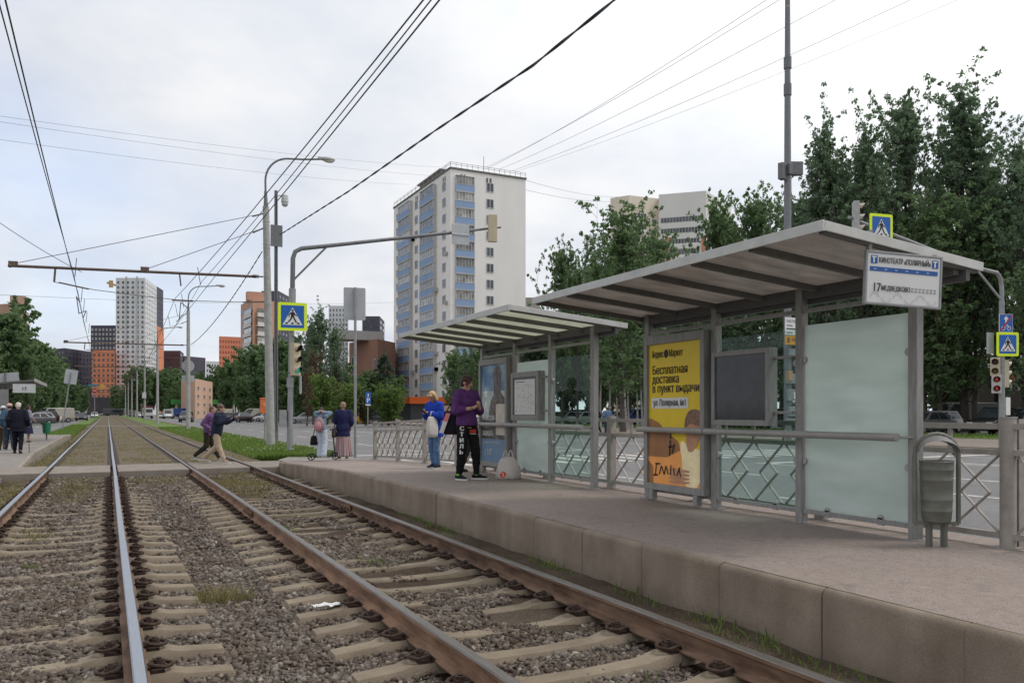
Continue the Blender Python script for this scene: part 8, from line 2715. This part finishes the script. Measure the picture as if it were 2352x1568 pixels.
# ---------------------------------------------------------------- people on the left platform
def gl(x, y):                       # a point of the left platform's sloping top
    z = .1
    for _ in range(8):
        z = lz(gp(x, y, z).y)
    return gp(x, y, z)
pm = gl(41, 1042)
FAWAY = face_dir(.05, 1)
walk2 = dict(lean=.07, headp=R(12), legL=((-.09, .10, .49), (-.10, .06, .088), 0), legR=((.09, .0, .48), (.10, -.22, .11), 0))
t, K = person('elderly white-haired man in a dark navy suit walking away with a cane', tuple(pm), FAWAY, 1.60,
    dict(walk2, jacket=1, armL=((-.26, -.02, 1.14), (-.27, .04, .92)), armR=((.255, .0, 1.14), (.27, .14, .95))), top=(cloth('suit_navy', (.008, .009, .018)), .040), bottom=('loose', cloth('suit_trouser', (.007, .008, .015))), shoes=(cloth('black_shoe', (.012, .012, .012), rough=.4), M_soled), hair=(M_hairs['white'], 'short'), voxel=.011, sleeve=1.0, hem=.74, fem=False, girth=1.1)
p = held(t, K, (.275, .20, .90))
ck = thing('walking_cane', 'dark brown walking cane in the right hand of the man in the navy suit', 'cane', (p.x, p.y, lz(p.y)))
b = MB(); b.cyl((.02, .06, 0), (0, 0, .83), .011, .012, n=8); b.tube([(0, 0, .82), (0, .0, .88), (0, -.05, .90), (0, -.09, .88)], .013, 7); b.build('shaft', mat('cane_wood', (.06, .03, .015), .5), ck, smooth='auto')
p_ = gl(20, 1036)
t, K = person('woman in a pink cap and blue jacket left of the man with the cane', (p_.x - .05, p_.y + .8, lz(p_.y + .8)), face_dir(-.1, 1), 1.56, dict(walk2, jacket=1), top=(cloth('slate_blue', (.05, .09, .14)), .034), bottom=('loose', cloth('jeans_dark', (.03, .045, .07))), shoes=(M_trainer, M_sole), hair=(M_hairs['dark'], 'short'), voxel=.013)
hd = K['head']
b = MB(); b.sph(hd + Vector((0, -.01, .055)), (.094, .108, .075), 16, 10); b.sph(hd + Vector((0, .12, .045)), (.075, .075, .012), 12, 6); b.build('cap', cloth('cap_pink', (.62, .38, .33)), t, smooth=True)
p_ = gl(0, 1034)
t, K = person('person in a white cap and light blue shirt cut by the left edge', tuple(p_ + Vector((.05, .2, 0))), face_dir(.1, 1), 1.48, dict(walk2), top=(cloth('sky_shirt', (.20, .36, .44)), .03), bottom=('loose', cloth('brown_trouser', (.10, .075, .05))), shoes=(M_trainer, M_sole), hair=(M_hairs['dark'], 'short'), voxel=.013)
hd = K['head']
b = MB(); b.sph(hd + Vector((0, -.01, .055)), (.094, .108, .075), 16, 10); b.sph(hd + Vector((0, .12, .045)), (.075, .075, .012), 12, 6); b.build('cap', cloth('cap_white', (.62, .62, .66)), t, smooth=True)
q = held(t, K, (.22, .05, .70))
bag('white carrier bag carried low at the left edge', tuple(q), R(20), (.30, .16, .36), M_bagw, 'carrier_bag', strap=[(-.08, 0, -.03), (-.03, 0, .12), (.03, 0, .12), (.08, 0, -.03)])
p_ = gl(64, 1017)
t, K = person('woman in dark blue skirt and sneakers right of the man with cane', tuple(p_), face_dir(.9, .4), 1.57, dict(jacket=1, legL=((-.08, .03, .49), (-.10, .05, .085), 0), armR=((.22, .05, 1.13), (.16, .2, 1.0))), top=(cloth('grey_print', (.18, .19, .24), c2=(.32, .33, .38), vs=25), .028), bottom=('skirt', cloth('dress_navy', (.02, .025, .07)), .42), shoes=(M_trainer, M_sole), hair=(M_hairs['dark'], 'bob'), voxel=.012, sleeve=.6, hem=.9)
# pedestrian on the far pavement, seen between the shelters
p_ = dp(1395, 955, 50)
person('person in a blue shirt on the far pavement, seen between the two shelters', (p_.x, p_.y, .05), face_dir(.3, .9), 1.72, dict(walk2), top=(cloth('shirt_blue', (.09, .14, .24)), .03), bottom=('loose', cloth('jeans_dark', (.03, .045, .07))), shoes=(M_trainer, M_sole), hair=(M_hairs['brown'], 'short'), voxel=.014, fem=False, face=False)
p_ = dp(1372, 955, 51)
person('person in black on the far pavement beside the shelter post', (p_.x, p_.y, .05), face_dir(-.3, .9), 1.75, dict(walk2), top=(cloth('suit_navy', (.008, .009, .018)), .03), bottom=('loose', cloth('suit_trouser', (.007, .008, .015))), shoes=(M_trainer, M_sole), hair=(M_hairs['dark'], 'short'), voxel=.014, fem=False, face=False)
